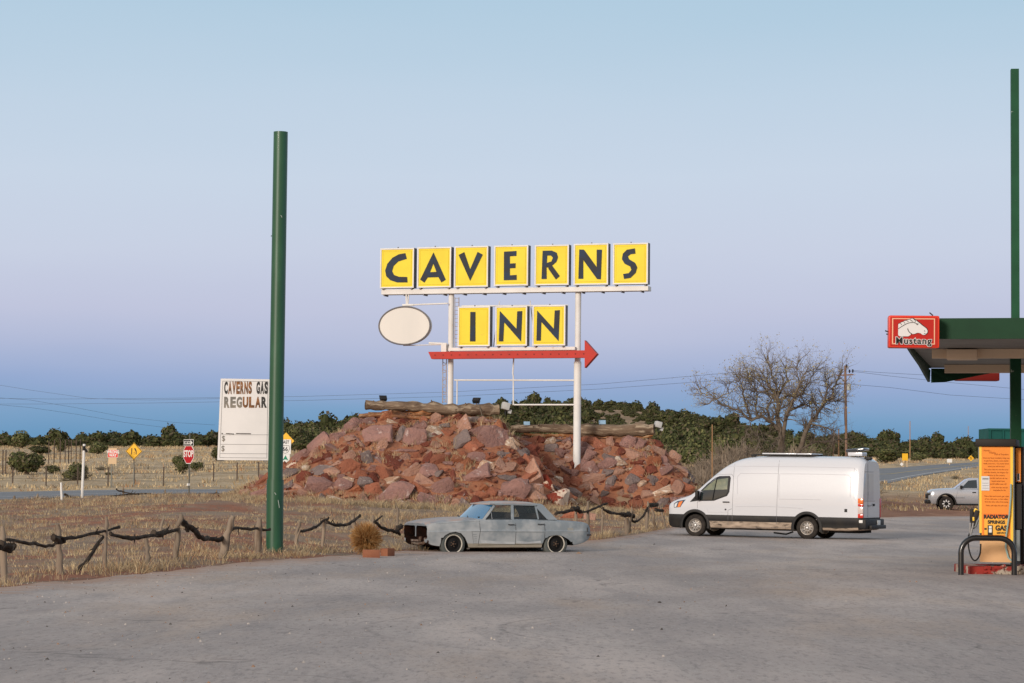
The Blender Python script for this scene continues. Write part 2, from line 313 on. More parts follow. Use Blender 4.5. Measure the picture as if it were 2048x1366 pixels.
    bp=n.new('ShaderNodeBump'); bp.inputs['Distance'].default_value=.006; l.new(noi(30,dt=4),bp.inputs['Height']); l.new(bp.outputs[0],b.inputs['Normal'])
    return m
MG=ground_mat()
uu=np.sign(np.linspace(-1,1,481))*np.abs(np.linspace(-1,1,481))**1.7*1.6
yy=np.concatenate([[-400,-100,-30,0],np.linspace(10,60,90),np.linspace(60.4,140,260),np.geomspace(140.6,520,220),np.geomspace(530,4000,24)])
UU,YY=np.meshgrid(uu,yy); XX=UU*np.maximum(YY,35); XX=np.where(YY<35,UU*np.maximum(100-YY,35),XX)
ZZ=G(XX,YY); lot=(YY<lotY(XX/np.maximum(YY,4))-.3); ZZ=np.where(lot,ZZ-.12,ZZ)
g=grid_mesh('ground',XX,YY,ZZ,MG); tag(g,kind='structure')
# ---- parking lot
ML=lot_mat()
uu=np.concatenate([np.linspace(-1.3,-.26,40),np.linspace(-.255,.255,420),np.linspace(.26,1.3,40)]); tt=np.concatenate([[-1.0,-.3,-.05],np.linspace(0.02,1,220)])
UU,TT=np.meshgrid(uu,tt); LY=lotY(UU)+(vnoise(UU*400,UU*0,6,3)-.5)*1.6+(vnoise(UU*400,UU*0,1.4,4)-.5)*.8
YY=TT*LY; XX=UU*np.maximum(YY,12); ZZ=G0(XX,YY)+.02
ZZ=np.where(TT>.999,ZZ-.14,ZZ)
lo=grid_mesh('parking_lot',XX,YY,ZZ,ML); tag(lo,kind='structure')
ea=lo.data.attributes.new('shoulder','FLOAT','POINT'); ea.data.foreach_set('value',np.clip(1-(LY-YY)/8.0,0,1).ravel().astype(np.float32))
# ---- roads
MR=mat('road_asphalt',(.17,.175,.185),(.24,.24,.245),scale=.4,rough=.8,stretch=(1,3,1))
MW_=mat('road_paint',(.62,.62,.60),rough=.7); MYL=mat('road_paint_yellow',(.55,.40,.10),rough=.7)
def road(name,U,NN,FF,dz=.03):
    u=np.linspace(U[0],U[-1],200); t=np.linspace(0,1,14); UU,TT=np.meshgrid(u,t); YY=np.interp(UU,U,NN)*(1-TT)+np.interp(UU,U,FF)*TT; XX=UU*YY
    o=grid_mesh(name,XX,YY,G0(XX,YY)+dz,MR); tag(o,kind='structure'); return o
def stripe(U,NN,FF,t0,w_,m,dz=.036,name='road_marking',dash=None):
    u=np.linspace(U[0],U[-1],400); 
    t0a=np.full_like(u,t0); YY0=np.interp(u,U,NN)*(1-t0a)+np.interp(u,U,FF)*t0a; YY=np.stack([YY0,YY0+w_]); XX=np.stack([u*YY0,u*YY0]); 
    o=grid_mesh(name,XX,YY,G0(XX,YY)+dz,m); tag(o,kind='structure')
road('road',RL_U,RL_N,RL_F); road('side_road',RR_U,RR_N,RR_F)
stripe(RL_U,RL_N,RL_F,.34,.28,MW_,name='road_edge_line'); stripe(RR_U,RR_N,RR_F,.5,.5,MYL,name='road_centre_line'); stripe(RR_U,RR_N,RR_F,.12,.5,MW_,name='road_edge_line'); stripe(RL_U,RL_N,RL_F,.9,.2,MW_,name='road_edge_line')
# ---- earth core of the mound
ME_=mat('red_earth',(.38,.165,.09),(.26,.11,.065),scale=1.2,rough=.95,bump=.10,bscale=5,spec=.1,c3=(.29,.20,.13),s3=1.5,thr3=(.58,.68))
X,Y=np.meshgrid(np.linspace(-13.5,11,200),np.linspace(88,113,160)); Z=MH(X,Y); Z=np.maximum(Z,G(X,Y)-.3)
mo=grid_mesh('earth_mound',X,Y,Z,ME_); tag(mo,kind='structure')
# ---------------- boulders ----------------
def hullrock(seed):
    r=random.Random(seed); bm=bmesh.new()
    for i in range(r.choice([8,9,10,12,14])):
        v=Vector((r.gauss(0,1),r.gauss(0,1),r.gauss(0,1))).normalized(); q=r.uniform(.85,1.0); bm.verts.new(Vector([math.copysign(abs(c)**.75,c) for c in v])*q)
    ret=bmesh.ops.convex_hull(bm,input=bm.verts); bmesh.ops.delete(bm,geom=[e for e in ret['geom_interior'] if isinstance(e,bmesh.types.BMVert)],context='VERTS')
    bmesh.ops.dissolve_limit(bm,angle_limit=R(14),verts=bm.verts,edges=bm.edges)
    bmesh.ops.bevel(bm,geom=bm.edges[:],offset=r.uniform(.025,.055),segments=1,affect='EDGES',profile=.5)
    bmesh.ops.triangulate(bm,faces=bm.faces); bmesh.ops.subdivide_edges(bm,edges=[e for e in bm.edges if e.calc_length()>.22],cuts=2,use_grid_fill=True); bmesh.ops.triangulate(bm,faces=bm.faces)
    bm.normal_update()
    for v in bm.verts: v.co+=v.normal*(mnoise.noise(v.co*2.3+Vector((seed*3.1,0,0)))*.06+mnoise.noise(v.co*6+Vector((seed,5,0)))*.035)
    mn=[min(v.co[k] for v in bm.verts) for k in range(3)]; mxx=[max(v.co[k] for v in bm.verts) for k in range(3)]
    for v in bm.verts: v.co=Vector([(v.co[k]-mn[k])/(mxx[k]-mn[k])-.5 for k in range(3)])
    me=bpy.data.meshes.new('boulder'); bm.to_mesh(me); bm.free(); me.polygons.foreach_set('use_smooth',[True]*len(me.polygons)); me.set_sharp_from_angle(angle=R(28)); return me
ROCKS=[hullrock(i) for i in range(18)]
for q in ROCKS: q.materials.append(None)
RC=dict(m=((.37,.205,.170),(.26,.148,.128),(.50,.37,.33),'dusty mauve'),r=((.38,.145,.085),(.28,.105,.065),(.42,.20,.13),'rusty red'),d=((.23,.07,.045),(.17,.055,.038),(.28,.12,.08),'dark brick red'),
 o=((.42,.165,.085),(.30,.11,.06),(.55,.30,.18),'orange'),p=((.50,.29,.205),(.38,.205,.15),(.55,.40,.35),'pinkish'),c=((.60,.42,.30),(.42,.24,.15),(.74,.62,.50),'cream coloured'),g=((.26,.195,.175),(.19,.145,.135),(.40,.33,.29),'purplish grey'))
RM={}
for k_,(a,b_,c_,nm) in RC.items():
    RM[k_]=mat('boulder_'+k_,a,b_,scale=1.6,rough=.9,bump=.13,bscale=9,rand=.16,spec=.2,c3=c_,s3=3.2,thr3=(.60,.68) if k_!='c' else (.5,.6))
RM['w']=mat('boulder_w',(.26,.05,.028),(.20,.04,.025),scale=2,rough=.85,bump=.08,bscale=6,rand=.1,spec=.2,c3=(.72,.55,.42),s3=1.5,thr3=(.50,.53)); RC['w']=(0,0,0,'dark red and cream blotched')
A2=[(625,285,130,100,20,'m'),(750,250,100,60,10,'m'),(380,420,150,110,35,'m'),(510,370,120,90,20,'m'),(610,375,80,80,0,'p'),(515,455,160,80,-5,'m'),(668,400,110,170,20,'m'),(820,370,190,170,10,'m'),(985,370,140,90,50,'g'),(1090,385,150,160,0,'m'),(875,275,160,70,-5,'r'),(1010,255,90,80,0,'d'),(1165,240,70,60,0,'r'),(1250,230,75,85,0,'p'),(1340,230,100,50,10,'r'),(1255,340,160,120,20,'c'),(1430,290,150,110,15,'p'),(1410,415,200,120,30,'g'),(1580,330,150,90,0,'m'),(1680,400,190,190,-20,'m'),(1530,430,140,120,10,'r'),(1200,420,90,50,0,'d'),(1240,470,150,60,0,'p'),(1000,460,180,90,20,'m'),(850,440,120,70,50,'p'),(1830,420,110,90,-30,'c'),(1740,320,110,110,-45,'o'),(235,520,120,90,35,'m'),(330,545,130,80,20,'d'),(740,540,90,100,0,'g'),(510,565,130,80,25,'p'),(600,600,140,120,0,'r'),(945,565,150,130,-35,'d'),(1040,525,90,70,0,'p'),(1170,530,100,80,0,'d'),(1290,545,130,90,0,'r'),(1480,580,90,100,0,'o'),(1565,525,120,80,0,'m'),(1640,590,90,90,-30,'c'),(1760,500,90,60,0,'g'),(1770,600,150,110,0,'p'),(1575,650,180,180,0,'m'),(1390,680,110,160,-20,'d'),(1195,620,130,120,20,'m'),(1265,640,90,80,40,'g'),(1070,640,150,90,40,'p'),(925,685,130,80,30,'c'),(790,610,130,80,0,'m'),(860,640,100,120,40,'r'),(710,715,110,80,0,'g'),(365,625,190,100,15,'g'),(160,640,110,80,0,'g'),(150,580,80,60,0,'w'),(370,760,180,150,-25,'m'),(440,700,110,80,-30,'d'),(535,740,140,100,10,'m'),(590,690,70,50,-20,'c'),(260,800,90,70,-20,'p'),(500,835,110,50,0,'c'),(650,850,80,60,-30,'r'),(955,810,230,150,10,'m'),(1005,870,60,50,0,'c'),(1150,770,150,110,-40,'r'),(1310,760,150,130,30,'m'),(1180,690,150,90,0,'p'),(800,780,130,100,0,'r'),(1470,785,90,60,0,'d'),(1580,810,120,70,0,'r'),(1680,790,110,100,0,'r'),(1850,770,200,130,15,'m'),(1960,650,150,140,20,'p'),(2000,790,120,120,0,'p'),(1980,570,110,130,0,'r'),(1890,550,60,60,0,'d'),(1910,490,70,60,0,'g'),(1980,480,90,100,0,'d'),(1800,680,110,60,10,'g'),(130,730,90,90,0,'g'),(210,740,140,90,0,'p'),(270,600,50,50,0,'c'),(930,240,70,30,-10,'c'),(1000,700,80,60,30,'d'),(905,600,60,60,0,'r'),(680,600,90,60,0,'r'),(450,790,90,60,0,'r'),(1430,600,60,70,0,'p'),(1100,560,70,60,0,'d')]
A3=[(20,290,60,60,0,'d'),(90,430,130,70,-30,'c'),(100,330,60,50,0,'g'),(180,500,80,70,0,'g'),(245,490,90,110,-30,'d'),(270,590,100,130,-10,'r'),(155,570,60,70,0,'d'),(215,680,170,150,20,'r'),(50,620,130,160,0,'p'),(110,800,200,160,0,'m'),(280,830,130,130,0,'p'),(420,860,170,170,-10,'w'),(350,740,90,140,30,'w'),(420,620,80,100,0,'r'),(440,700,80,60,0,'c'),(510,720,90,80,0,'r'),(560,800,120,60,-20,'g'),(600,790,100,100,0,'o'),(570,880,100,40,-25,'c'),(650,830,100,90,-50,'r'),(720,800,60,140,35,'p'),(330,400,70,60,0,'d'),(395,410,80,50,20,'c'),(395,460,90,60,0,'g'),(480,505,130,90,10,'m'),(465,400,60,40,0,'g'),(520,400,70,60,0,'m'),(530,440,50,60,0,'p'),(690,385,90,60,0,'r'),(690,450,80,80,0,'m'),(640,440,60,60,0,'m'),(785,430,100,90,0,'r'),(865,420,60,70,0,'p'),(915,420,40,70,0,'d'),(990,425,110,90,0,'m'),(1090,430,90,90,0,'m'),(1170,465,70,50,0,'c'),(705,535,110,90,0,'m'),(625,500,70,90,0,'m'),(850,530,90,50,0,'g'),(935,495,70,60,0,'d'),(1045,515,130,90,0,'p'),(1140,510,90,60,0,'m'),(1240,490,90,80,0,'p'),(775,545,60,60,0,'p'),(840,585,120,80,0,'m'),(940,565,80,85,0,'c'),(1080,575,100,60,0,'d'),(1200,565,90,90,0,'o'),(1010,615,70,60,0,'c'),(710,630,130,90,0,'m'),(1075,650,120,90,0,'r'),(1170,640,80,70,0,'d'),(1270,625,130,120,0,'m'),(840,660,90,60,0,'g'),(930,660,100,60,0,'p'),(730,710,150,90,0,'p'),(870,720,80,80,0,'g'),(1020,720,110,90,0,'g'),(1095,730,80,60,20,'c'),(1195,715,110,90,0,'g'),(905,770,90,80,0,'r'),(1270,800,140,110,0,'c'),(1375,780,90,120,0,'p'),(1370,720,90,60,0,'r'),(1300,450,110,80,-40,'r'),(1345,530,90,90,-30,'p'),(1390,600,150,90,-30,'p'),(1440,650,150,70,-35,'g'),(1450,580,120,60,-40,'p'),(1520,650,120,60,-40,'p'),(1440,720,80,60,0,'g'),(1530,730,140,60,-30,'p'),(1450,790,150,80,-10,'r'),(1050,850,80,70,0,'d'),(1570,690,110,60,-35,'g'),(570,580,60,60,0,'d'),(600,720,90,70,-30,'r'),(470,590,90,60,0,'p'),(520,640,80,70,0,'m'),(895,880,60,130,25,'r'),(550,1000,150,110,0,'r'),(700,1010,80,90,0,'p'),(760,880,100,60,-40,'p'),(1600,760,110,60,-20,'p'),(1560,820,120,60,0,'g'),(740,790,70,60,0,'d'),(990,830,60,50,0,'r'),(1140,830,90,60,0,'p'),(1130,790,60,50,0,'r'),(960,820,60,60,0,'p'),(820,820,70,50,0,'g')]
RL=[]
for (x,y,w_,h_,a,c) in A2: RL.append((540+x/3.793,780+y/3.793,w_/3.793,h_/3.793,a,c))
for (x,y,w_,h_,a,c) in A3: RL.append((1000+x/3.902,780+y/3.902,w_/3.902,h_/3.902,a,c))
RL+=[(515,968,56,16,35,'r'),(500,983,40,14,20,'p'),(530,990,50,20,10,'m'),(560,950,30,22,10,'m'),(548,975,34,20,0,'g'),(575,985,30,18,0,'p')]
hand=len(RL)
rr=random.Random(11); tries=0
while len(RL)<292 and tries<8000:
    tries+=1; x=rr.uniform(500,1425); y=rr.uniform(835,1012); s_=rr.uniform(13,27)
    if any(abs(x-q[0])<(q[2]+s_)*.36 and abs(y-q[1])<(q[3]+s_)*.36 for q in RL): continue
    h=hit(x,y)
    if h is None or float(MH(h.x,h.y))<float(G(h.x,h.y))+.1: continue
    RL.append((x,y,s_*1.2,s_,rr.uniform(-40,40),rr.choice('mmmrrrddppgo')))
cnt=0
for i,(x,y,w_,h_,a,c) in enumerate(RL):
    h=hit(x,y)
    if h is None or h.y>112: h=hit(x,y+h_*.3)
    if h is None or h.y>112: continue
    s_=h.y/F; W=w_*s_; H=h_*s_; big=max(W,H)
    o=link('boulder',ROCKS[(i*5)%18]); D=min(W,H)*.95+.1
    ang=R(a); tilt=R(rr.uniform(-12,12))
    o.rotation_euler=(Matrix.Rotation(-ang,3,'Y')@Matrix.Rotation(R(-28)+tilt,3,'X')@Matrix.Rotation(rr.choice([0,math.pi]),3,'Z')).to_euler()
    o.scale=(W*1.36,D*1.15,H*1.36); o.location=h+Vector((0,D*.20,-.02))
    o.material_slots[0].link='OBJECT'; o.material_slots[0].material=RM[c]
    left=h.x<1.5 and not (h.x>.3 and h.y>99.5)
    sz='large' if big>.85 else ('small' if big<.45 else 'mid-sized')
    ht='upper row' if y<880 else ('halfway down' if y<950 else 'lowest row')
    hx='left end' if x<680 else ('centre' if x<870 else ('right end' if left else ('part beside white post' if x<1240 else 'far right end')))
    o['label']='%s %s boulder, %s, %s of %s heap'%(sz,RC[c][3],ht,hx,'left' if left else 'right'); o['category']='boulder'; o['group']='boulders piled up as two rock heaps under the big sign'; cnt+=1
print('boulders',cnt)
# rubble between the boulders
V=[];Fc=[];mi=[]; base=[]
tet=np.array([(1,0,-.5),(-.6,.8,-.5),(-.6,-.8,-.4),(.1,.1,.9),(.8,.6,.3)],float)*.5; tf=[(0,1,4),(1,3,4),(3,0,4),(0,3,2),(1,2,3),(0,2,1)]
for i in range(4200):
    X=rr.uniform(-12,9.5); Y=rr.uniform(89.5,102)
    m_=float(MH(X,Y)); g_=gz(X,Y)
    if m_<g_-.35: continue
    z=max(m_,g_); s_=rr.uniform(.05,.30); rot=np.array(Matrix.Rotation(rr.uniform(0,6.3),3,'Z')@Matrix.Rotation(rr.uniform(0,6.3),3,'X')); P=(tet*np.array([1.3,1,.8])*s_)@rot.T+np.array([X,Y,z]); o=len(V); V+=list(P); Fc+=[tuple(j+o for j in f) for f in tf]; mi+=[rr.choice([0,0,1,1,2,3])]*6
ru=link('rubble',npmesh('rubble',V,Fc,[RM['r'],RM['m'],RM['p'],RM['d']],mi)); tag(ru,'small loose red stones between the boulders','rubble',kind='stuff')
# ---------------- vegetation ----------------
def leafy(name,seed,lobes,n,size,mats,core=.72,jit=.5,up=.35):
    r=np.random.default_rng(seed); V=[];Fq=[];mi=[]
    tot=sum(l[3]*l[3] for l in lobes)
    for (cx,cy,cz,rad,sz) in lobes:
        k_=int(n*rad*rad/tot)
        d=r.normal(size=(k_,3)); d/=np.linalg.norm(d,axis=1)[:,None]; q=r.uniform(.72,1.08,k_)**.8
        ctr=np.array([cx,cy,cz])+d*q[:,None]*rad*np.array([1,1,sz]); ctr[:,2]=np.maximum(ctr[:,2],.12)
        nrm=d+r.normal(size=(k_,3))*jit; nrm/=np.linalg.norm(nrm,axis=1)[:,None]
        a=np.cross(nrm,r.normal(size=(k_,3))); a/=np.linalg.norm(a,axis=1)[:,None]; b=np.cross(nrm,a); s_=size*r.uniform(.5,1.3,k_)[:,None]
        quad=np.stack([ctr-a*s_*.5,ctr-b*s_*.35+nrm*s_*.1,ctr+a*s_*.5,ctr+b*s_*.6],1).reshape(-1,3); o=len(V); 
        V.extend(quad.tolist()); Fq.extend((np.arange(k_*4).reshape(-1,4)+o).tolist()); mi.extend(r.choice(len(mats),k_,p=[.5,.3,.2][:len(mats)]).tolist())
        # inner twig mass
        m=8; 
        for i in range(m):
            for j in range(5):
                th0,th1=2*math.pi*i/m,2*math.pi*(i+1)/m; p0,p1=-math.pi/2+math.pi*j/5,-math.pi/2+math.pi*(j+1)/5
                pts=[(math.cos(p)*math.cos(t),math.cos(p)*math.sin(t),math.sin(p)*sz) for t,p in ((th0,p0),(th1,p0),(th1,p1),(th0,p1))]
                o=len(V); V.extend([[cx+x*rad*core,cy+y*rad*core,max(cz+z*rad*core,.05)] for x,y,z in pts]); Fq.append([o,o+1,o+2,o+3]); mi.append(0)
    return npmesh(name,V,Fq,mats,mi)
JG=[mat('juniper_leaf',(.072,.082,.034),rough=.9,spec=.1,rand=.3),mat('juniper_leaf_light',(.140,.140,.058),rough=.9,spec=.1,rand=.3),mat('juniper_leaf_brown',(.13,.105,.066),rough=.9,spec=.1,rand=.3)]
JB=mat('juniper_bark',(.14,.09,.06),(.22,.17,.13),rough=.95)
def lobes(seed,w_,h_,n=6):
    r=random.Random(seed); L_=[(0,0,h_*.5,w_*.32,h_/w_*1.35)]
    for i in range(n):
        a=2*math.pi*i/n+r.uniform(-.4,.4); q=r.uniform(.5,.95); L_.append((math.cos(a)*w_*.28*q,math.sin(a)*w_*.28*q,h_*r.uniform(.28,.72),w_*r.uniform(.16,.26),r.uniform(.8,1.1)))
    return L_
JUN=[leafy('crown',20+i,lobes(i,1.0,[.85,.95,.75,1.1,.6,1.0][i]),1500,.075,JG) for i in range(6)]
JLO=[leafy('crown_low',40+i,lobes(i,1.0,[.85,.95,.75][i],4),300,.13,JG) for i in range(3)]
tb=MB()
for k_ in range(4):
    a=k_*1.7; tb.tube([(0,0,-.1),(math.cos(a)*.05,math.sin(a)*.05,.15),(math.cos(a)*.18,math.sin(a)*.18,.45)],[.05,.035,.015],6)
TRK=tb.build('trunk',JB); TRKM=TRK.data; bpy.data.objects.remove(TRK)
def juniper(p,w_,h_,seed,label,group='junipers growing beyond the road and on the hill'):
    r=random.Random(seed); o=empty('juniper_tree',p,r.uniform(0,6.3),label,'juniper',group); k_=seed%6; hh=[.85,.95,.75,1.1,.6,1.0][k_]; o.scale=(w_,w_,h_/hh)
    link('trunk',TRKM,o); link('crown',JUN[k_],o); return o
rr=random.Random(3)
# single bushes one can tell apart: (px, base y, width px, height px)
for i,(x,y,w_,h_,lb) in enumerate([(3,890,24,30,'dark juniper cut off by the left edge of the photo'),(42,897,46,37,'broad dark juniper standing at the left of the tree line'),(80,909,54,20,'low dark juniper in front of the tree line, above the round bush'),(53,948,70,42,'big round olive juniper alone in the dry field at far left'),(108,947,36,20,'low dark bush between the round juniper and the ragged bush'),(150,960,52,34,'ragged dark bush behind the tall white marker pole'),(122,905,32,32,'dark juniper just left of the white marker pole top'),(195,908,40,26,'dark juniper above the wrong way sign'),(362,947,38,40,'dark juniper behind the stop sign'),(393,942,27,19,'small rounded juniper right of the stop sign post'),(441,921,44,30,'dark juniper half hidden behind the gas price board'),(520,922,40,20,'low juniper between the price board and green pole'),(1772,926,64,30,'dark juniper beyond the back of the white van'),(1836,922,34,20,'low dark bush behind the yellow sign by the right road'),(1590,905,60,34,'juniper behind the trunk of the bare tree'),(1508,925,70,45,'large juniper rising behind the cab of the white van'),(1440,930,60,60,'juniper beside the thin orange pole'),(1370,905,70,50,'juniper behind the far right end of the rock heaps'),(218,950,18,9,'tiny green bush by the wrong way sign post')]):
    p=hit(x,y,G,125,560)
    if p is None: continue
    s_=p.y/F; juniper(p-Vector((0,0,.15)),w_*s_*1.12,h_*s_*1.15,i*7+1,lb)
cand=[];
def okp(X,Y,mind): 
    return all((X-a)**2+(Y-b)**2>mind*mind for a,b,_,_ in cand)
tries=0
while tries<90000 and len(cand)<3400:
    tries+=1; u=rr.uniform(-.28,.28); Y=rr.uniform(150,500)**1.0
    if u<-.1: lo=330+(-.1-u)*150
    elif u<-.075: lo=250
    elif u<.13: lo=235+8*math.sin(u*60)
    else: lo=330
    if Y<lo or Y>(480 if abs(u-.03)<.14 else 440): continue
    X=u*Y
    hillz=-.03<u<.13 and Y>295
    gap=hillz and float(vnoise(X*3.2,Y,42,9))>.54+(.12 if u<.035 else 0)
    if gap and rr.random()<.25: continue
    s_=rr.uniform(1.9,3.7) if rr.random()<(.45 if hillz else .75) else rr.uniform(1.0,1.9)
    if gap: s_=rr.uniform(.8,1.7)
    if not okp(X,Y,s_*.62): continue
    cand.append((X,Y,s_,s_*rr.uniform(.55,.85) if rr.random()<.93 else s_*1.15))
print('junipers',len(cand))
cand.sort(key=lambda c:c[1]+(0 if -.08<c[0]/c[1]<.13 else -60))
for i,(X,Y,w_,h_) in enumerate(cand[:255]):
    u=X/Y; px=1024+u*F
    z_='in the tree line left of the green pole' if px<545 else ('on the slope left of the rock heaps' if px<760 else ('on the hill behind the white sign posts' if px<1160 else ('on the hill right of the sign, behind the right log' if px<1400 else ('at the hill foot behind the bare tree' if px<1720 else 'in the tree line beyond the right road'))))
    t_='tall' if h_>2.9 else ('low' if h_<1.7 else 'rounded')
    juniper((X,Y,gz(X,Y)-.2),w_*1.15,h_*1.1,i,'%s dark green juniper %s'%(t_,z_))
# the rest reads as one far wood
V=[];Fq=[];MI=[]
low=[]
for me in JLO:
    v=np.empty(len(me.vertices)*3); me.vertices.foreach_get('co',v); f=np.empty(len(me.polygons)*4,dtype=np.int32); me.polygons.foreach_get('vertices',f); q=np.empty(len(me.polygons),dtype=np.int32); me.polygons.foreach_get('material_index',q); low.append((v.reshape(-1,3),f.reshape(-1,4),q))
off=0
for i,(X,Y,w_,h_) in enumerate(cand[255:]):
    v,f,q=low[i%3]; a=rr.uniform(0,6.3); c_,s_=math.cos(a),math.sin(a); P=v*np.array([w_*1.15,w_*1.15,h_*1.2]); P=np.stack([P[:,0]*c_-P[:,1]*s_,P[:,0]*s_+P[:,1]*c_,P[:,2]],1)+np.array([X,Y,gz(X,Y)-.2]); V.append(P); Fq.append(f+off); MI.append(q); off+=len(P)
fw=link('far_wood',npmesh('far_wood',np.concatenate(V),np.concatenate(Fq),JG,np.concatenate(MI))); tag(fw,'dark juniper woodland covering the far slopes','woodland',kind='stuff')
# ---- bare cottonwood
MBK=mat('cottonwood_bark',(.135,.105,.078),(.20,.165,.13),scale=4,rough=.95); MTW=mat('twig_bark',(.135,.105,.082),(.19,.155,.125),scale=6,rough=.95); MLV=mat('dry_leaf',(.30,.25,.08),(.42,.33,.15),scale=9,rough=.8)
TY=132.0
def tp(zx,zy,dy=0): return at(1340+zx/4.452,690+zy/4.452,TY+dy)
tb=MB(); tw=MB(); lv=MB(); rt=random.Random(5)
LM=[([(990,1010),(985,800),(960,660),(965,520),(950,440),(880,380),(860,300),(800,220)],46,8,0),([(1000,1010),(1005,850),(1020,700),(1050,590),(1100,470),(1150,330),(1210,240)],40,8,-.6),([(1060,590),(1150,545),(1230,530),(1270,490),(1320,560)],20,7,.5),
([(1120,1010),(1150,930),(1200,790),(1260,680),(1350,550),(1400,490),(1450,490),(1510,495)],44,8,.4),([(1370,530),(1390,440),(1400,370),(1380,290)],16,6,0),([(1440,480),(1450,400),(1490,320),(1530,230)],18,6,.4),
([(980,760),(900,690),(820,640),(730,670),(600,580),(490,540),(410,480),(330,530)],30,6,-.8),([(720,670),(680,540),(650,430),(640,350),(600,280)],20,5,-.4),([(950,470),(1010,380),(1050,320),(1030,220)],20,6,.7),([(985,500),(1050,460),(1090,440)],12,5,0),
([(900,690),(860,560),(900,490),(840,380),(760,300)],18,6,.6),([(410,480),(520,430),(500,350)],10,4,-.3),([(410,480),(350,440),(280,430),(270,390)],9,4,.3),([(1240,700),(1330,720),(1430,740),(1470,800),(1450,860)],14,6,-.5),([(1160,930),(1280,870),(1420,850),(1540,840)],16,6,.6),
([(720,690),(690,760),(660,850),(690,960)],8,4,-1),([(800,690),(780,800),(800,850),(770,940)],9,4,-1.1),([(990,700),(980,800),(950,850),(900,900)],10,4,-.9),([(820,420),(780,420),(700,330),(690,230)],12,4,.3),([(1100,470),(1180,440),(1240,330),(1300,220)],14,4,-.4),([(965,450),(920,300),(900,200),(860,140)],14,4,.2),([(770,640),(760,500),(780,400),(720,300)],13,4,.9),([(1150,330),(1120,230),(1150,140)],9,4,.2),([(1210,560),(1180,470),(1160,400)],9,4,.2)]
def grow(p,d,L_,r_,dep):
    n=4; pts=[p]; rs=[r_]; cur=Vector(p); dd=Vector(d)
    for i in range(n):
        dd=(dd+Vector((rt.gauss(0,.22),rt.gauss(0,.22),rt.gauss(.03,.20)))).normalized(); cur=cur+dd*L_/n; pts.append(cur.copy()); rs.append(r_*(1-.14*(i+1)))
    (tb if r_>.03 else tw).tube(pts,rs,5 if r_>.03 else 3,cap=False)
    if dep>0:
        for k_ in range(rt.choice([2,3,3])):
            i=rt.randint(1,n); nd=(dd+Vector((rt.gauss(0,.6),rt.gauss(0,.6),rt.gauss(.1,.5)))).normalized(); grow(pts[i],nd,L_*rt.uniform(.55,.8),rs[i]*.6,dep-1)
    else:
        if cur.z>5.5 and rt.random()<.25:
            for k_ in range(2):
                q=cur+Vector((rt.gauss(0,.06),rt.gauss(0,.06),rt.gauss(0,.06))); s_=rt.uniform(.02,.045); a=Vector((rt.gauss(0,1),rt.gauss(0,1),rt.gauss(0,1))).normalized(); b=a.orthogonal().normalized(); lv.add([q-a*s_,q+b*s_,q+a*s_,q-b*s_],[(0,1,2,3)])
for pts,w0,w1,dy in LM:
    P=[tp(x,y,dy*(i/(len(pts)-1))*2) for i,(x,y) in enumerate(pts)]; s_=TY/F/4.452/2
    Q=[]
    for i in range(len(P)-1):
        for t in (0,.33,.66): Q.append(P[i].lerp(P[i+1],t)+Vector((rt.gauss(0,.03),0,rt.gauss(0,.03))))
    Q.append(P[-1]); rs=[(w0+(w1-w0)*i/(len(Q)-1))*s_*1.18 for i in range(len(Q))]; tb.tube(Q,rs,8,cap=False)
    for i in range(2 if w0>25 else 1,len(Q)):
        if w0>38 and i<6: continue
        for _ in range(2 if w0<12 else 3):
            d=(Q[i]-Q[i-1]).normalized(); sd_=Vector((rt.gauss(0,.8),rt.gauss(0,.7),rt.gauss(.25,.5) if pts[-1][1]<pts[0][1]+100 else rt.gauss(-.5,.5)))
            grow(Q[i],(d*.6+sd_).normalized(),rt.uniform(.5,1.05),max(rs[i]*.40,.021),3 if rt.random()<.6 else 2)
tr=empty('bare_tree',gpt(1575,TY),0,'wide leafless cottonwood with forked trunks behind the white van','tree')
def bt(mb,name,m): 
    o=mb.build(name,m,None,smooth=60,fixn=False); inv=Matrix.Translation(-tr.location); o.data.transform(inv); o.parent=tr; return o
bt(tb,'trunk',MBK); bt(tw,'twig_crown',MTW); bt(lv,'leaves',MLV)
print('tree faces',len(tb.f),len(tw.f),len(lv.f))
# ---- bare shrubs (brown twiggy)
def shrubmesh(seed,n=130):
    r=random.Random(seed); q=MB()
    for i in range(n):
        a=r.uniform(0,6.28); el=r.uniform(.25,1.45); L_=r.uniform(.3,.62); d=Vector((math.cos(a)*math.cos(el),math.sin(a)*math.cos(el),math.sin(el))); p=Vector((r.gauss(0,.06),r.gauss(0,.06),0)); pts=[p]
        for k_ in range(3): d=(d+Vector((r.gauss(0,.2),r.gauss(0,.2),r.gauss(0,.15)))).normalized(); p=p+d*L_/2.2; pts.append(p)
        q.tube(pts,[.013,.010,.008,.005],3,cap=False)
        for k_ in range(2): e=pts[2]; dd=(d+Vector((r.gauss(0,.6),r.gauss(0,.6),r.gauss(0,.4)))).normalized(); q.tube([e,e+dd*.15],[.007,.004],3,cap=False)
    o=q.build('twigs',MTW,None,smooth=None,fixn=False); me=o.data; bpy.data.objects.remove(o); return me
SHR=[shrubmesh(i) for i in range(3)]
MSG=mat('scrub_grey',(.13,.115,.085),(.20,.17,.12),scale=6,rough=.95,rand=.2); MSB=mat('scrub_brown',(.21,.165,.125),(.27,.22,.17),scale=6,rough=.95,rand=.2)
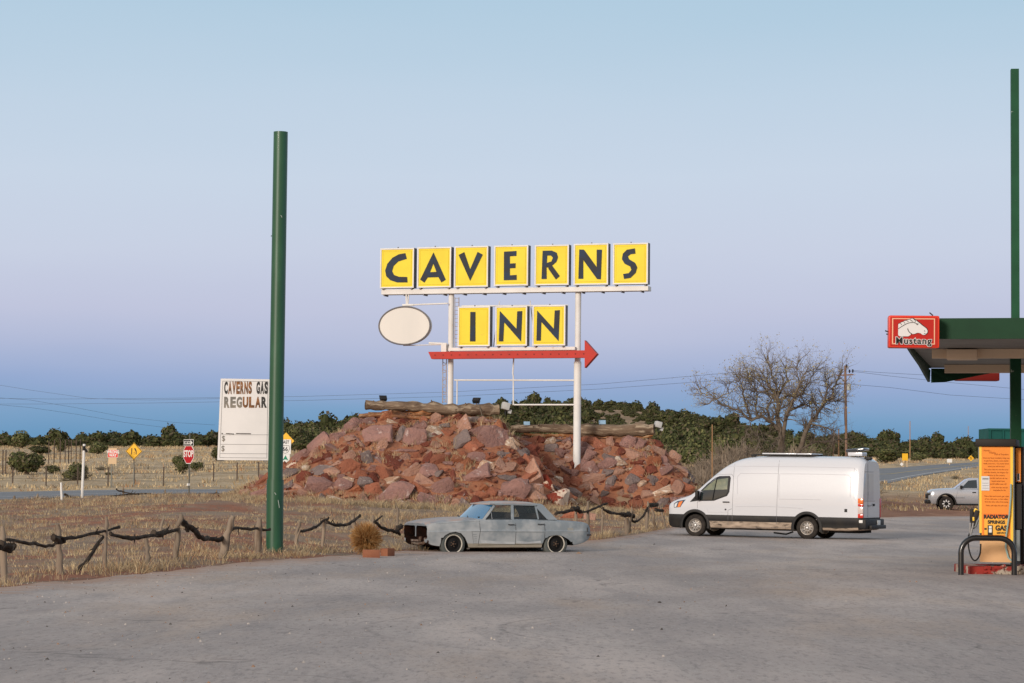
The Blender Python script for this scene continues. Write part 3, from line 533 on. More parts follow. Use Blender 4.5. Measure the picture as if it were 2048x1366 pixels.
def shrub(x,y,w_,h_,i,label,m=MSB,group='leafless brown shrubs',f=G,Y=None,name='leafless_shrub'):
    p=gpt(x,Y) if Y else hit(x,y,f,60,400)
    s_=p.y/F; o=link(name,SHR[i%3],None,p-Vector((0,0,.05))); o.material_slots[0].link='OBJECT'; o.material_slots[0].material=m; o.scale=(w_*s_,w_*s_,h_*s_*1.1); o.rotation_euler=(0,0,i*1.3); tag(o,label,'shrub',group); return o
for i in range(44):
    x=1395+(i*7.7); shrub(x,0,rr.uniform(55,105),rr.uniform(50,95),i,'tangled brown leafless shrub under the bare tree, behind the %s of the van'%('cab' if x<1500 else ('middle' if x<1620 else 'rear')),MSB,'leafless brown shrubs under the bare tree',Y=rr.uniform(125,215))
shrub(160,960,46,36,1,'leafless branching shrub beside the ragged dark bush',MSG); shrub(203,940,26,14,2,'small grey shrub left of the wrong way sign post',MSG); shrub(130,962,20,12,0,'small scraggly shrub left of the white pole',MSG); shrub(1910,958,16,12,1,'small grey shrub in the grass beside the right road',MSG)
# ---- grass
GS=[mat('straw',(.46,.345,.20),(.36,.265,.155),scale=3,rough=.9,spec=.1),mat('straw_pale',(.58,.46,.28),rough=.9,spec=.1),mat('straw_grey',(.23,.19,.145),rough=.95,spec=.1),mat('straw_red',(.38,.22,.12),rough=.95,spec=.1)]
def tufts(name,P,H,W,nb,wd,seed,label,mats=(0,1,2,3),pr=None,spread=.16):
    r=np.random.default_rng(seed); n=len(P); P=np.repeat(P,nb,0); H=np.repeat(H,nb)*r.uniform(.45,1.1,n*nb); 
    a=r.uniform(0,2*np.pi,n*nb); q=r.uniform(0,1,n*nb)**.5*spread*np.repeat(W,nb); base=P+np.stack([np.cos(a)*q,np.sin(a)*q,-.03+0*q],1)
    ln=r.normal(0,.33,n*nb)+.25; d=np.stack([np.cos(a)*ln,np.sin(a)*ln,np.ones(n*nb)],1); d/=np.linalg.norm(d,axis=1)[:,None]
    sd_=r.uniform(0,2*np.pi,n*nb); s_=np.stack([np.cos(sd_),np.sin(sd_),0*sd_],1)*(wd*r.uniform(.6,1.4,n*nb))[:,None]
    mid=base+d*H[:,None]*.55; tip=base+d*H[:,None]+np.stack([np.cos(a),np.sin(a),-.4+0*a],1)*(H*.22)[:,None]
    V=np.stack([base-s_,base+s_,mid+s_*.7,mid-s_*.7,tip+s_*.15,tip-s_*.15],1).reshape(-1,3); o=np.arange(n*nb)[:,None]*6; Fq=np.concatenate([o+np.array([0,1,2,3]),o+np.array([3,2,4,5])],0)
    c_=np.repeat(r.choice(len(mats),n,p=pr),nb); c2=np.where(r.uniform(0,1,n*nb)<.2,r.choice(len(mats),n*nb),c_); mi=np.concatenate([c2,c2])
    o=link(name,npmesh(name,V,Fq,[GS[i] for i in mats],mi)); tag(o,label,'grass',kind='stuff'); return o
def scatter(n,ulo,uhi,ylo,yhi,cond,seed,f=G):
    r=np.random.default_rng(seed); u=r.uniform(ulo,uhi,n*3); Y=np.sqrt(r.uniform(ylo**2,yhi**2,n*3)); X=u*Y; k_=cond(X,Y,u,r); X,Y=X[k_][:n],Y[k_][:n]; return np.stack([X,Y,f(X,Y)],1)
onm=lambda X,Y: MH(X,Y)>G(X,Y)+.05
c1=lambda X,Y,u,r:(Y>lotY(u)+.5+vnoise(X,Y,1.5,8)*1.2)&(vnoise(X,Y,4.2,11)+vnoise(X,Y,1.3,12)*.6>.56+r.uniform(-.25,.25,len(X)))&(~onm(X,Y))&(roadmask(X,Y)>0)
P=scatter(7000,-.27,.09,38,101,c1,1); h=.08+.20*vnoise(P[:,0],P[:,1],3.1,14)**1.5; tufts('dry_grass',P,h,np.ones(len(P)),16,.006,2,'dry straw coloured grass and low weeds between the log fence and the road',pr=[.18,.20,.50,.12])
# taller clumps along the fence foot
e1=lambda X,Y,u,r:(Y>lotY(u)+.4)&(Y<lotY(u)+2.6+vnoise(X,Y,3,5)*2.5)&(~onm(X,Y))&(vnoise(X,Y,2.2,21)+r.uniform(-.3,.3,len(X))>.38)
P=scatter(2600,-.27,.075,38,90,e1,4); tufts('fence_grass',P,.14+.24*vnoise(P[:,0],P[:,1],1.7,15),np.ones(len(P))*1.1,24,.006,5,'taller dry grass growing along the foot of the log fence',pr=[.45,.25,.22,.08])
# grass on the mound
P=scatter(420,-.13,.085,90,103,lambda X,Y,u,r:onm(X,Y)&(vnoise(X,Y,1.6,31)>.55),6,GM); tufts('mound_grass',P,np.full(len(P),.32),np.ones(len(P)),20,.007,7,'straw tufts growing between the boulders',mats=(0,1),pr=[.6,.4])
P=scatter(1500,-.12,.09,86,99,lambda X,Y,u,r:(MH(X,Y)>G(X,Y)-1.2)&(MH(X,Y)<G(X,Y)+.35)&(Y>lotY(u)+1),8,GM); tufts('mound_foot_grass',P,np.full(len(P),.32),np.ones(len(P)),18,.007,9,'dry grass around the foot of the rock heaps',mats=(0,1,2),pr=[.4,.3,.3])
# far field
P=scatter(9000,-.3,.3,124,330,lambda X,Y,u,r:(roadmask(X,Y)>0)&(Y>lotY(u)+14)&(vnoise(X,Y,12,41)+r.uniform(-.3,.3,len(X))>.35),10); tufts('field_grass',P,.22+.25*vnoise(P[:,0],P[:,1],9,42),np.ones(len(P))*3,9,.03,11,'pale dry grass covering the fields beyond the road',pr=[.4,.42,.12,.06])
# ---------------- rustic fences ----------------
MW1=mat('weathered_wood',(.20,.16,.125),(.30,.235,.175),scale=2,rough=.95,bump=.02,bscale=12,stretch=(1,1,.15),c3=(.14,.10,.07),s3=7,rand=.1)
MW2=mat('dark_branch',(.030,.024,.020),(.075,.058,.045),scale=5,rough=.95,bump=.03,bscale=12,rand=.1,c3=(.14,.11,.085),s3=4,thr3=(.6,.7))
def conv(z,cr): return (cr[0]+z[0]/cr[2],cr[1]+z[1]/cr[2])
def fence(name,label,cr,posts,rails,Yf,minr=.045):
    rf=random.Random(len(label)); fx=conv(posts[0][0],cr)[0]; root=empty(name,gpt(fx,Yf(fx)),0,label,'fence')
    inv=Matrix.Translation(-root.location)
    for q in posts:
        w_=q[-1] if isinstance(q[-1],(int,float)) else 30; pts=[conv(p,cr) for p in q if not isinstance(p,(int,float))]; Y=Yf(pts[0][0]); g_=gpt(pts[0][0],Y)
        P=[at(x,y,Y+rf.uniform(-.08,.08)) for x,y in pts]
        lo_=P[0].copy(); lo_.z=min(lo_.z,g_.z-.15) if lo_.z<g_.z+.6 else lo_.z; P[0]=lo_
        Q=[]
        for i in range(len(P)-1):
            for t in (0,.25,.5,.75): Q.append(P[i].lerp(P[i+1],t)+Vector((rf.gauss(0,.012),rf.gauss(0,.01),0)))
        Q.append(P[-1]); r0=w_/cr[2]*Y/F/2; rs=[r0*(1.12-.25*i/len(Q))*rf.uniform(.88,1.12) for i in range(len(Q))]; rs[-1]*=.75
        m=MB(); m.tube(Q,rs,9,rn=[1,.88,1.1,.95,1.05,.82,1.0]); o=m.build('post',MW1,root,smooth=50); o.data.transform(inv)
    for q in rails:
        w_=q[-1] if isinstance(q[-1],(int,float)) else 20; pts=[conv(p,cr) for p in q if not isinstance(p,(int,float))]
        P=[at(x,y,Yf(x)-.12) for x,y in pts]; Q=[]
        for i in range(len(P)-1):
            for t in (0,.2,.4,.6,.8):
                a_,b_,c_,d_=P[max(i-1,0)],P[i],P[i+1],P[min(i+2,len(P)-1)]
                Q.append(.5*((2*b_)+(c_-a_)*t+(2*a_-5*b_+4*c_-d_)*t*t+(3*b_-a_-3*c_+d_)*t**3)+Vector((rf.gauss(0,.01),rf.gauss(0,.01),rf.gauss(0,.009))))
        Q.append(P[-1]); r0=max(w_/cr[2]*Yf(pts[0][0])/F/2,minr*.6); rs=[r0*rf.uniform(.82,1.15)*(1-.3*abs(i/len(Q)-.3)) for i in range(len(Q))]; m=MB(); m.tube(Q,rs,7,rn=[1,.8,1.2,.9,1.1])
        for k_ in range(max(2,len(Q)//3)):   # broken stubs and splinters
            i=rf.randint(1,len(Q)-2); d=Vector((rf.gauss(0,1),rf.gauss(0,.5),rf.gauss(.2,1))).normalized(); m.tube([Q[i],Q[i]+d*rf.uniform(.07,.16)],[rs[i]*.5,.008],5)
        o=m.build('rail',MW2,root,smooth=50); o.data.transform(inv)
    return root
c1_=(0,740,3.105)
fence('log_fence','crooked fence of grey posts and dark branches at far left, ending at the green pole',c1_,
 [((25,1310),(15,970),42),((375,1280),(365,1100),(355,960),40),((640,1260),(655,1100),(660,910),26),((912,1235),(918,1130),(905,1040),28),((1000,1010),(1020,900),16),((1085,1210),(1105,1000),(1125,895),34),((1370,1170),(1415,1020),(1450,905),46),((1600,1165),(1612,920),42),((-250,1330),(-245,980),40)],
 [((-250,1040),(-100,1080),(0,1100),(60,1120),(92,1090),36),((40,1050),(180,1075),(300,1090),(390,1060),22),((330,1030),(420,1045),(560,1020),(740,975),24),((480,1255),(560,1150),(640,1035),26),((680,1015),(790,1045),(920,1030),(1110,990),26),((1120,925),(1200,990),(1270,1045),(1380,1045),(1440,985),34),((1440,985),(1560,985),(1675,990),20),((0,1080),(60,1100),(80,1085),50),((330,1030),(360,1060),(395,1060),40),((950,1010),(1000,1020),(1040,995),42),((1130,930),(1150,960),(1165,1000),30)],
 lambda x:float(np.interp(x,[-80,0,180,400,560],[38.5,41.2,45.5,51,56.5])))
c2_=(540,780,3.793)
fence('log_fence','broken stretch of branch fence behind the tumbleweed, between green pole and grey car',c2_,
 [((205,1270),(200,1110),(225,1000),28),((165,1165),(230,1060),16),((400,1190),(410,960),26),((640,1120),(632,940),34),((790,1060),(782,950),26),((978,1190),(967,1050),(965,890),24)],
 [((230,1075),(330,1050),(380,1010),(445,968),22),((430,1005),(520,1025),(600,1010),(682,952),26),((790,1000),(850,955),16),((800,1010),(880,1060),(960,1070),(985,1100),26),((1000,1030),(970,1050),(960,1080),40)],
 lambda x:float(np.interp(x,[580,650,700,820],[59.5,62.5,64.5,69])))
c3_=(1000,780,3.902)
fence('log_fence','branch fence strung between the rear of the grey car and the van',c3_,
 [((600,1040),(590,930),24),((685,1030),(685,870),26),((795,1085),(800,1000),(795,930),18),((990,1115),(990,1000),44),((1010,1000),(1028,910),16),((1145,1095),(1155,870),26),((1228,1065),(1188,930),22),((1300,1050),(1250,900),18)],
 [((430,965),(520,950),(600,925),24),((620,960),(700,940),(770,910),(835,885),20),((800,920),(850,955),(960,970),(1045,985),24),((1030,1010),(1060,1030),(1120,980),(1150,920),20),((1165,905),(1225,895),34),((1215,935),(1272,942),28),((560,930),(605,925),(620,950),40),((950,975),(1000,970),(1040,985),40)],
 lambda x:float(np.interp(x,[1100,1200,1330],[72,76,84])))
fence('log_fence','distant low branch fence along the near side of the road',c1_,
 [((85,848),(90,780),18),((235,815),(235,768),14),((400,800),(410,770),12),((765,800),(765,730),12),((1030,775),(1025,742),12),((1345,785),(1345,745),12)],
 [((-40,815),(0,820),(80,825),14),((130,835),(180,815),(235,790),10),((400,770),(420,780),(455,802),16),((690,785),(740,777),(860,768),(945,770),9),((720,740),(760,755),(840,770),10),((1010,770),(1060,765),5),((1300,775),(1345,760),5)],lambda x:98.0,.03)
# wire fence in the field
MSP=mat('rusty_steel_post',(.10,.075,.06),rough=.8)
def wirefence(label,L_,base,h_,wires=3):
    P=[hit(x,y,G,124,500) for x,y in L_]; root=empty('wire_fence',P[0],0,label,'fence'); inv=Matrix.Translation(-root.location)
    for p in P:
        m=MB(); m.box((0,0,h_/2),(.07,.07,h_)); o=m.build('post',MSP,root,smooth=None); o.location=p-root.location
    for k_ in range(wires):
        m=MB(); m.tube([p+Vector((0,0,h_*(.4+.27*k_))) for p in P],.008,3); o=m.build('wire',MSP,root,smooth=None); o.data.transform(inv)
wirefence('thin wire fence along the far verge of the road at left',[(-40,973),(25,973),(92,972),(155,972),(216,973),(268,973),(327,972),(427,963),(474,962),(517,961),(560,962)],0,1.1)
wirefence('line of close set thin posts up in the left field',[(97,930),(108,928),(120,928),(130,928),(137,927),(142,926),(152,925),(160,924)],0,1.9,2)
wirefence('short run of fence posts at the far left field edge',[(-6,950),(5,951),(11,951),(37,946)],0,1.7,2)
# ---------------- the big letter sign ----------------
MWH=mat('white_sign_paint',(.78,.77,.75),(.70,.68,.65),scale=1.2,rough=.55,c3=(.62,.54,.46),s3=5,thr3=(.68,.74)); MYE=mat('yellow_panel',(.83,.68,.035),(.77,.60,.03),scale=.8,rough=.45,c3=(.70,.52,.05),s3=4,thr3=(.66,.76))
MNV=mat('navy_letter',(.014,.020,.032),(.024,.024,.028),scale=.9,rough=.5,c3=(.010,.028,.065),s3=1.3,thr3=(.45,.6)); MGY=mat('panel_side_metal',(.16,.16,.18),(.22,.2,.19),scale=3,rough=.6,metal=.3); MRD=mat('red_enamel',(.50,.026,.014),(.40,.024,.014),scale=1.5,rough=.45)
MDK=mat('dark_iron',(.05,.05,.052),rough=.6); MYL2=mat('yellow_moulding',(.66,.49,.025),rough=.5)
TH=R(17); SP0=at(1152,700,99.7); sdir=Vector((math.cos(TH),-math.sin(TH),0)); snor=Vector((-math.sin(TH),-math.cos(TH),0))   # towards the camera
BIG=gpt(1152,99.7,GM)
def SP(zx,zy,cr=(720,460,2.732)):
    px,py=cr[0]+zx/cr[2],cr[1]+zy/cr[2]; d=ray(px,py); o=Vector((0,0,CAMZ)); t=(SP0-o).dot(snor)/d.dot(snor); p=o+d*t; q=p-BIG; return (q.dot(sdir),q.z)
sign=empty('letter_sign',BIG,-TH,'tall white steel sign with yellow letter panels reading CAVERNS INN over red arrow','sign')
def sfn(a,b,d): return (a,-d,b)      # d metres in front of the sign plane
def sprism(name,poly,d0,d1,m,parent=sign,smooth=None,raw=False):
    P=[SP(*p) for p in poly] if not raw else poly; q=MB(); q.prism(P,d0,d1,fn=sfn); return q.build(name,m,parent,smooth=smooth)
def stube(name,pts,w_,m=MWH,parent=sign,d=0.0,n=10):
    P=[SP(*p) for p in pts]; q=MB(); q.tube([(a,-d,b) for a,b in P],w_,n); return q.build(name,m,parent,smooth=50)
s8=99/F/2.732
# posts
a0=SP(485,345); a1=SP(478,1000); stube('post',[(485,340),(478,1010)],.125,d=-.35)
p0=SP(1180,335); p1=SP(1171,1345); q=MB(); q.tube([(p0[0],.35,p0[1]),((p0[0]*.62+p1[0]*.38),.35,(p0[1]*.62+p1[1]*.38))],.125,16); q.tube([((p0[0]*.62+p1[0]*.38),.35,(p0[1]*.62+p1[1]*.38)),(p1[0],.35,-.6)],.155,16); q.build('post',MWH,sign,smooth=50)
sprism('beam',[(115,325),(1573,305),(1573,330),(115,352)],-.55,-.02,MWH); sprism('beam',[(480,643),(1172,637),(1172,654),(480,660)],-.5,-.04,MWH)
q=MB()
for i in range(14): a,b=SP(130+i*108,352-i*1.7); q.box((a,.25,b-.03),(.05,.5,.07))
q.build('beam_bracket',MGY,sign,smooth=None)
def rect(cx0,cy0,cx1,cy1):
    a=SP(cx0,cy0); b=SP(cx1,cy0); c=SP(cx1,cy1); d=SP(cx0,cy1); return (a[0]+d[0])/2,(a[1]+b[1])/2,(b[0]+c[0])/2,(c[1]+d[1])/2
LET={'C':[(250,127),(215,133),(180,152),(152,185),(140,222),(146,253),(168,275),(205,287),(262,287),(260,257),(215,256),(188,246),(178,225),(186,197),(212,172),(258,158)],
'A':[(404,123),(471,272),(447,287),(431,258),(372,260),(354,288),(331,272),(403.4,123.5),(402.6,185),(385,231),(420,229),(403.2,184.5)],
'V':[(541,137),(572,121),(604,215),(645,120),(673,135),(604,278)],'E':[(789,119),(857,115),(857,142),(821,144),(821,184),(852,182),(852,208),(821,210),(821,248),(858,246),(858,273),(788,275)],
'R':[(1000,114),(1050,113),(1077,125),(1084,150),(1075,175),(1052,195),(1094,252),(1072,271),(1033,215),(1030,205),(1022,205),(1024,180),(1048,172),(1056,152),(1045,140),(1025,140),(1023,180.5),(1021.3,205.5),(1022,268),(994,268)],
'N':[(1200,107),(1226,108),(1295,203),(1295,108),(1324,108),(1318,270),(1297,268),(1222,165),(1222,267),(1195,267)],
'S':[(1504,101),(1507,130),(1480,133),(1466,145),(1472,160),(1505,180),(1517,205),(1508,235),(1480,262),(1445,268),(1439,241),(1470,236),(1485,218),(1478,200),(1448,185),(1433,160),(1438,130),(1460,108)],
'I':[(605,448),(633,448),(633,609),(603,609)],'N2':[(766,442),(857,540),(861,445),(889,443),(882,610),(790,505),(785,609),(761,609)],'N3':[(970,440),(1061,540),(1066,440),(1094,438),(1087,608),(993,503),(990,605),(966,605)]}
for k_,r_ in dict(C=(113,100,297,318),A=(316,94,500,315),V=(518,89,702,312),E=(735,85,921,305),R=(957,82,1143,302),N=(1170,75,1358,300),S=(1384,72,1575,297),I=(537,418,712,636),N2=(742,417,915,633),N3=(945,411,1124,632)).items():
    x0,z1,x1,z0=rect(*r_); cx,cz=(x0+x1)/2,(z0+z1)/2; W=x1-x0; H=z1-z0; q=MB()
    q.box((cx,.13,cz),(W,.34,H),mi=1); fw_=.055
    for (c,d) in (((cx,-.06,z1-fw_/2),(W,.05,fw_)),((cx,-.06,z0+fw_/2),(W,.05,fw_)),((x0+fw_/2,-.06,cz),(fw_,.05,H-2*fw_)),((x1-fw_/2,-.06,cz),(fw_,.05,H-2*fw_))): q.box(c,d)
    q.box((cx-.02,.10,z1+.03),(.04,.06,.07),mi=1)
    for sx_ in (-.42,.42): q.box((cx+W*sx_,.1,z0-.035),(.07,.3,.05),mi=1)
    f=q.build('letter_panel',[MWH,MGY],sign,smooth=None)
    q=MB(); q.box((cx,-.045,cz),(W-.11,.02,H-.11)); e=.13
    q.box((cx,-.057,z0+e),(W-.22,.012,.02),mi=1); q.box((x1-e,-.057,cz),(.02,.012,H-.24),mi=1); q.box((x0+e,-.056,cz),(.01,.008,H-.24),mi=1); q.box((cx,-.056,z1-e),(W-.24,.008,.01),mi=1)
    q.build('yellow_face',[MYE,MYL2],f,smooth=None); sprism('letter',LET[k_],.068,.075,MNV,f)
# red arrow
q=MB(); q.prism([SP(*p) for p in [(388,668),(1240,660),(1240,605),(1307,680),(1240,755),(1240,700),(405,707)]],.05,.38,fn=sfn)
o=q.build('arrow',MRD,sign,smooth=None)
MRD2=mat('dark_red_socket',(.20,.015,.01),rough=.5); q=MB()
for i in range(19): a,b=SP(425+i*45,686-i*.4); q.box((a,-.385,b),(.05,.015,.05))
q.build('bulb_socket',MRD2,o,smooth=None)
# oval board
a,b=SP(245,523); w_=SP(385,523)[0]-a; h_=SP(245,420)[1]-b; n=48; q=MB(); pr=[(a+w_*math.cos(2*math.pi*i/n),b+h_*math.sin(2*math.pi*i/n)) for i in range(n)]
q.prism(pr,-.2,.06,fn=sfn); o=q.build('oval_board',mat('oval_face',(.74,.71,.66),(.68,.66,.62),scale=1,rough=.6,stretch=(1,1,.2)),sign)
q=MB(); q.tube([(x,-.06,z) for x,z in pr+[pr[0]]],.035,8,cap=False); q.build('rim',MGY,o)
for p,w_ in (([(248,345),(250,412)],.04),([(262,345),(256,412)],.03),([(228,410),(290,408)],.05),([(270,408),(475,400)],.035),([(232,630),(385,627),(470,625)],.022),([(372,617),(470,622)],.05)): stube('bracket',p,w_,d=-.1)
sprism('junction_box',[(440,622),(468,622),(468,668),(440,668)],-.3,-.05,MWH)
for p,w_ in (([(500,818),(1158,819)],.035),([(824,640),(825,700),(820,780),(823,800),(823,955)],.032),([(515,820),(514,950)],.03),([(828,953),(1158,953)],.035),([(540,412),(1122,408)],.035),([(747,385),(714,636)],.022),([(915,382),(944,632)],.022)): stube('brace',p,w_,d=-.38)
# ladder
ld=MB()
for x in (506,528):
    A=SP(x,365); B=SP(x-1,640); ld.tube([(A[0],.3,A[1]),(B[0],.3,B[1])],.018,6)
for i in range(13): A=SP(506,370+i*22); B=SP(528,370+i*22); ld.tube([(A[0],.3,A[1]),(B[0],.3,B[1])],.012,5)
for x in (440,460):
    A=SP(x,655); B=SP(x-2,945); ld.tube([(A[0],.3,A[1]),(B[0],.3,B[1])],.02,6)
for i in range(15): A=SP(440,660+i*20); B=SP(460,670+i*20 if i%2 else 652+i*20); ld.tube([(A[0],.3,A[1]),(B[0],.3,B[1])],.014,5)
ld.build('ladder',mat('grey_ladder',(.42,.42,.43),(.35,.25,.2),scale=3,rough=.6),sign,smooth=50)
# ---------------- logs on the rock heaps, floodlights ----------------
MLG=mat('old_log',(.27,.195,.135),(.12,.08,.055),scale=2.0,rough=.95,bump=.05,bscale=9,stretch=(.18,1.6,1.6),c3=(.38,.30,.215),s3=5,thr3=(.5,.60)); MLR=mat('rotten_wood',(.36,.15,.06),(.12,.07,.05),scale=3,rough=.95,bump=.05,bscale=9,stretch=(.3,1,1),c3=(.5,.32,.18),s3=5); MLE=mat('log_end',(.06,.04,.03),(.12,.08,.05),scale=6,rough=.95)
def log(a,b,r0,r1,label,seed,name='log',ends=True,m=None,flat=1.0):
    rl=random.Random(seed); root=empty(name,a,0,label,'log'); d=b-a; Q=[]; rs=[]; n=26
    for i in range(n+1): t=i/n; Q.append(d*t+Vector((0,rl.gauss(0,.012),rl.gauss(0,.015)+.03*math.sin(t*7)))); rs.append((r0+(r1-r0)*t)*rl.uniform(.88,1.09))
    q=MB(); q.tube(Q,rs,14,rn=[1,.86,1.06,.92,1.05,.82,1.03],flat=flat)
    for i in range(5): k_=rl.randint(2,n-2); u=Vector((rl.gauss(0,.3),-.5,rl.uniform(.2,1))).normalized(); q.tube([Q[k_]+u*rs[k_]*.8,Q[k_]+u*(rs[k_]+.08)],[.035,.02],6)
    q.build('trunk_wood',m or MLG,root,smooth=50)
    if ends:
        q=MB(); dd=d.normalized(); q.tube([d+dd*.001,d+dd*.012],[r1*.82,r1*.80],12); q.tube([dd*-.012,dd*-.001],[r0*.8,r0*.82],12); q.build('cut_end',MLE,root)
    return root
LA=at(731,811,97.2); LB_=at(998,820,98.4); log(LA,LB_,.20,.25,'long weathered log lying on top of the left rock heap',1)
log(at(1022,858,101.8),at(1308,860,101.2),.17,.29,'long split log lying on top of the right rock heap',2)
def planks(a,b,label,seed,n,h):
    rl=random.Random(seed); q=MB(); d=b-a
    for i in range(n):
        t0=rl.uniform(0,.7); t1=min(1,t0+rl.uniform(.15,.5)); q.tube([a+d*t0+Vector((0,rl.uniform(-.25,.1),rl.uniform(-h,h))),a+d*(t0+t1)/2+Vector((0,rl.uniform(-.25,.1),rl.uniform(-h,h))),a+d*t1+Vector((0,rl.uniform(-.25,.1),rl.uniform(-h,h)))],[rl.uniform(.04,.08),rl.uniform(.05,.09),.03],6,rn=[1,.6,.9,.5])
    o=q.build('rotten_planks',MLR,None,smooth=40); return tag(o,label,'rotten wood')
planks(at(735,824,97.4),at(985,838,98.5),'reddish rotten split wood crushed beneath the left log',3,30,.13); planks(at(1040,872,101.9),at(1305,874,101.3),'reddish rotten split wood beneath the right log',4,22,.08)
log(at(718,831,96.9),at(925,838,97.2),.085,.07,'thin split pole lying below the left log, sticking out at left',5,name='split_pole',ends=False,m=MLR); log(at(905,832,97.0),at(992,846,97.2),.08,.05,'thin split pole slanting down below right half of the left log',6,name='split_pole',ends=False,m=MLR)
MBK2=mat('black_metal',(.02,.02,.022),rough=.5); MGB=mat('grey_housing',(.50,.50,.49),(.42,.42,.40),scale=5,rough=.55); MGL=mat('lamp_glass',(.30,.38,.45),rough=.1,spec=.8); MBL=mat('pale_blue_housing',(.32,.48,.62),rough=.4)
def flood(px,py,Y,s_,label,m,rz,tilt,kind):
    p=at(px,py,Y); o=empty('floodlight',p,rz,label,'floodlight',None)
    q=MB()
    rt_=Matrix.Rotation(tilt,3,'X')
    if kind=='small': 
        q.rbox((0,0,.06*s_),(.24*s_,.13*s_,.17*s_),.02*s_,rot=rt_); q.box((0,.06*s_,.09*s_),(.28*s_,.02,.19*s_),rot=rt_)
    else: q.rbox((0,0,.1*s_),(.40*s_,.26*s_,.26*s_),.03*s_,rot=rt_); q.box((0,-.15*s_,-.09*s_),(.2*s_,.1*s_,.14*s_),rot=rt_)
    q.build('housing',m,o)
    q=MB(); q.box(rt_@Vector((0,.075*s_ if kind=='small' else .14*s_,.08*s_)),(.22*s_,.012,.14*s_),rot=rt_); q.build('lens',MGL,o,smooth=None)
    q=MB(); q.tube([(-.1*s_,0,.02),(-.1*s_,0,-.12*s_),(.1*s_,0,-.12*s_),(.1*s_,0,.02)],.014*s_,6); q.tube([(0,0,-.12*s_),(0,0,-.22*s_)],.02*s_,6); q.build('bracket',MBK2,o); return o
flood(767,800,97.4,1.1,'small black floodlight on the left end of the left log',MBK2,.3,R(-35),'small'); flood(952,804,98.2,1.15,'small black floodlight near the right end of the left log',MBK2,-.3,R(-50),'small')
flood(1011,818,98.2,1.15,'big grey box floodlight fixed on the right end of the left log',MGB,R(100),R(15),'big'); flood(1316,854,101.2,1.0,'pale box floodlight fixed on the right end of the right log',MGB,R(100),R(15),'big')
flood(1054,851,101.7,.95,'small pale blue floodlight at the left end of the right log',MBL,.1,R(-30),'small'); flood(1205,849,101.4,1.05,'small pale blue floodlight midway along the right log',MBL,.1,R(-30),'small')
q=MB(); q.tube([at(x,y,Y) for x,y,Y in ((958,808,98.1),(965,835,97.6),(978,855,97),(1000,880,96),(1020,905,95.5))],.015,5); q.tube([at(x,y,Y) for x,y,Y in ((935,890,95.6),(925,905,95),(925,915,94.8),(935,925,94.4),(937,940,93.9))],.014,5)
tag(q.build('power_cable',mat('old_cable',(.16,.13,.10),rough=.8)),'loose cable hanging from the left log down over the boulders','cable')
# ---------------- green poles ----------------
MGN=mat('green_pole_paint',(.013,.083,.036),(.010,.066,.031),scale=.6,rough=.42,coat=.15,c3=(.018,.095,.045),s3=2,stretch=(1,1,.25)); MWR=mat('scratch',(.5,.55,.5),rough=.8)
GY=56.5; gb=gpt(549,GY); gt=at(561.5,264,GY); jn=at(550.5,960,GY)
gp=empty('green_pole',gb,0,'tall round green steel pole standing by the left fence, in front of the price board','pole')
q=MB(); q.tube([Vector((0,0,-.3)),jn-gb],.20,32); q.build('base_sleeve',MGN,gp,smooth=50)
q=MB(); q.tube([jn-gb,gt-gb],[.176,.168],32); q.tube([jn-gb-Vector((0,0,.01)),jn-gb+Vector((0,0,.012))],.203,32); q.build('shaft',MGN,gp,smooth=50)
q=MB(); 
for (x,y,l_) in ((558,1000,.18),(551,985,.05),(563,432,.05)):
    p=at(x,y,GY)-gb; p.y=-.2 if y>960 else -.175; q.tube([p,p+Vector((.03,0,-l_))],.006,4)
q.build('scratch',MWR,gp)
q=MB(); p=at(547.5,438,GY)-gb; q.rbox(p,(.05,.05,.12),.01); p=at(546.5,352,GY)-gb; q.rbox(p+Vector((.03,0,0)),(.05,.05,.08),.01); p=at(546,470,GY)-gb; q.tube([p,p+Vector((-.05,0,-.03))],.012,5); q.build('fitting',MGN,gp)
q=MB(); q.tube([(-.32,-.1,-.1),(-.32,-.1,.38)],.035,8); tag(q.build('red_stake',mat('dark_red_paint',(.14,.02,.018),rough=.6),None,loc=gb),'short dark red stake at the foot of the green pole','stake')
# price board hung behind the green pole
PB=at(440,757,57.3); br=R(-9); bd=Vector((math.cos(br),math.sin(br),0))
prb=empty('price_board',gb+Vector((0,.35,0)),0,'white price board lettered CAVERNS GAS REGULAR, mounted on the green pole','sign')
def BP(px,py,d=0):   # board plane
    nn=Vector((math.sin(br),-math.cos(br),0)); dd=ray(px,py); o=Vector((0,0,CAMZ)); t=(PB-o).dot(nn)/dd.dot(nn); return o+dd*t+nn*d-prb.location
lean=(BP(434.5,920)-BP(441.5,757)).normalized()
c00=BP(441.5,757); c10=BP(562,759); c01=BP(434.5,920); c11=BP(555,921)
def quadslab(q,a,b,c,d,th,mi=0,off=0):
    nn=Vector((math.sin(br),-math.cos(br),0)); q.add([p+nn*off for p in (a,b,c,d)]+[p+nn*(off-th) for p in (a,b,c,d)],[(0,1,2,3),(7,6,5,4),(0,4,5,1),(1,5,6,2),(2,6,7,3),(3,7,4,0)],mi)
MBD=mat('board_white',(.72,.71,.70),(.66,.655,.65),scale=1.5,rough=.5,c3=(.60,.57,.54),s3=6,thr3=(.7,.8)); q=MB(); quadslab(q,c00,c10,c11,c01,.16); q.build('panel',MBD,prb,smooth=None)
def bl(q,pts,w_=.010,off=.004):
    for i in range(len(pts)-1): q.tube([BP(*pts[i],d=off),BP(*pts[i+1],d=off)],w_/2,4,cap=True)
MLN=mat('thin_grey_line',(.33,.33,.33),rough=.7); MDL=mat('dark_line',(.08,.07,.06),rough=.7)
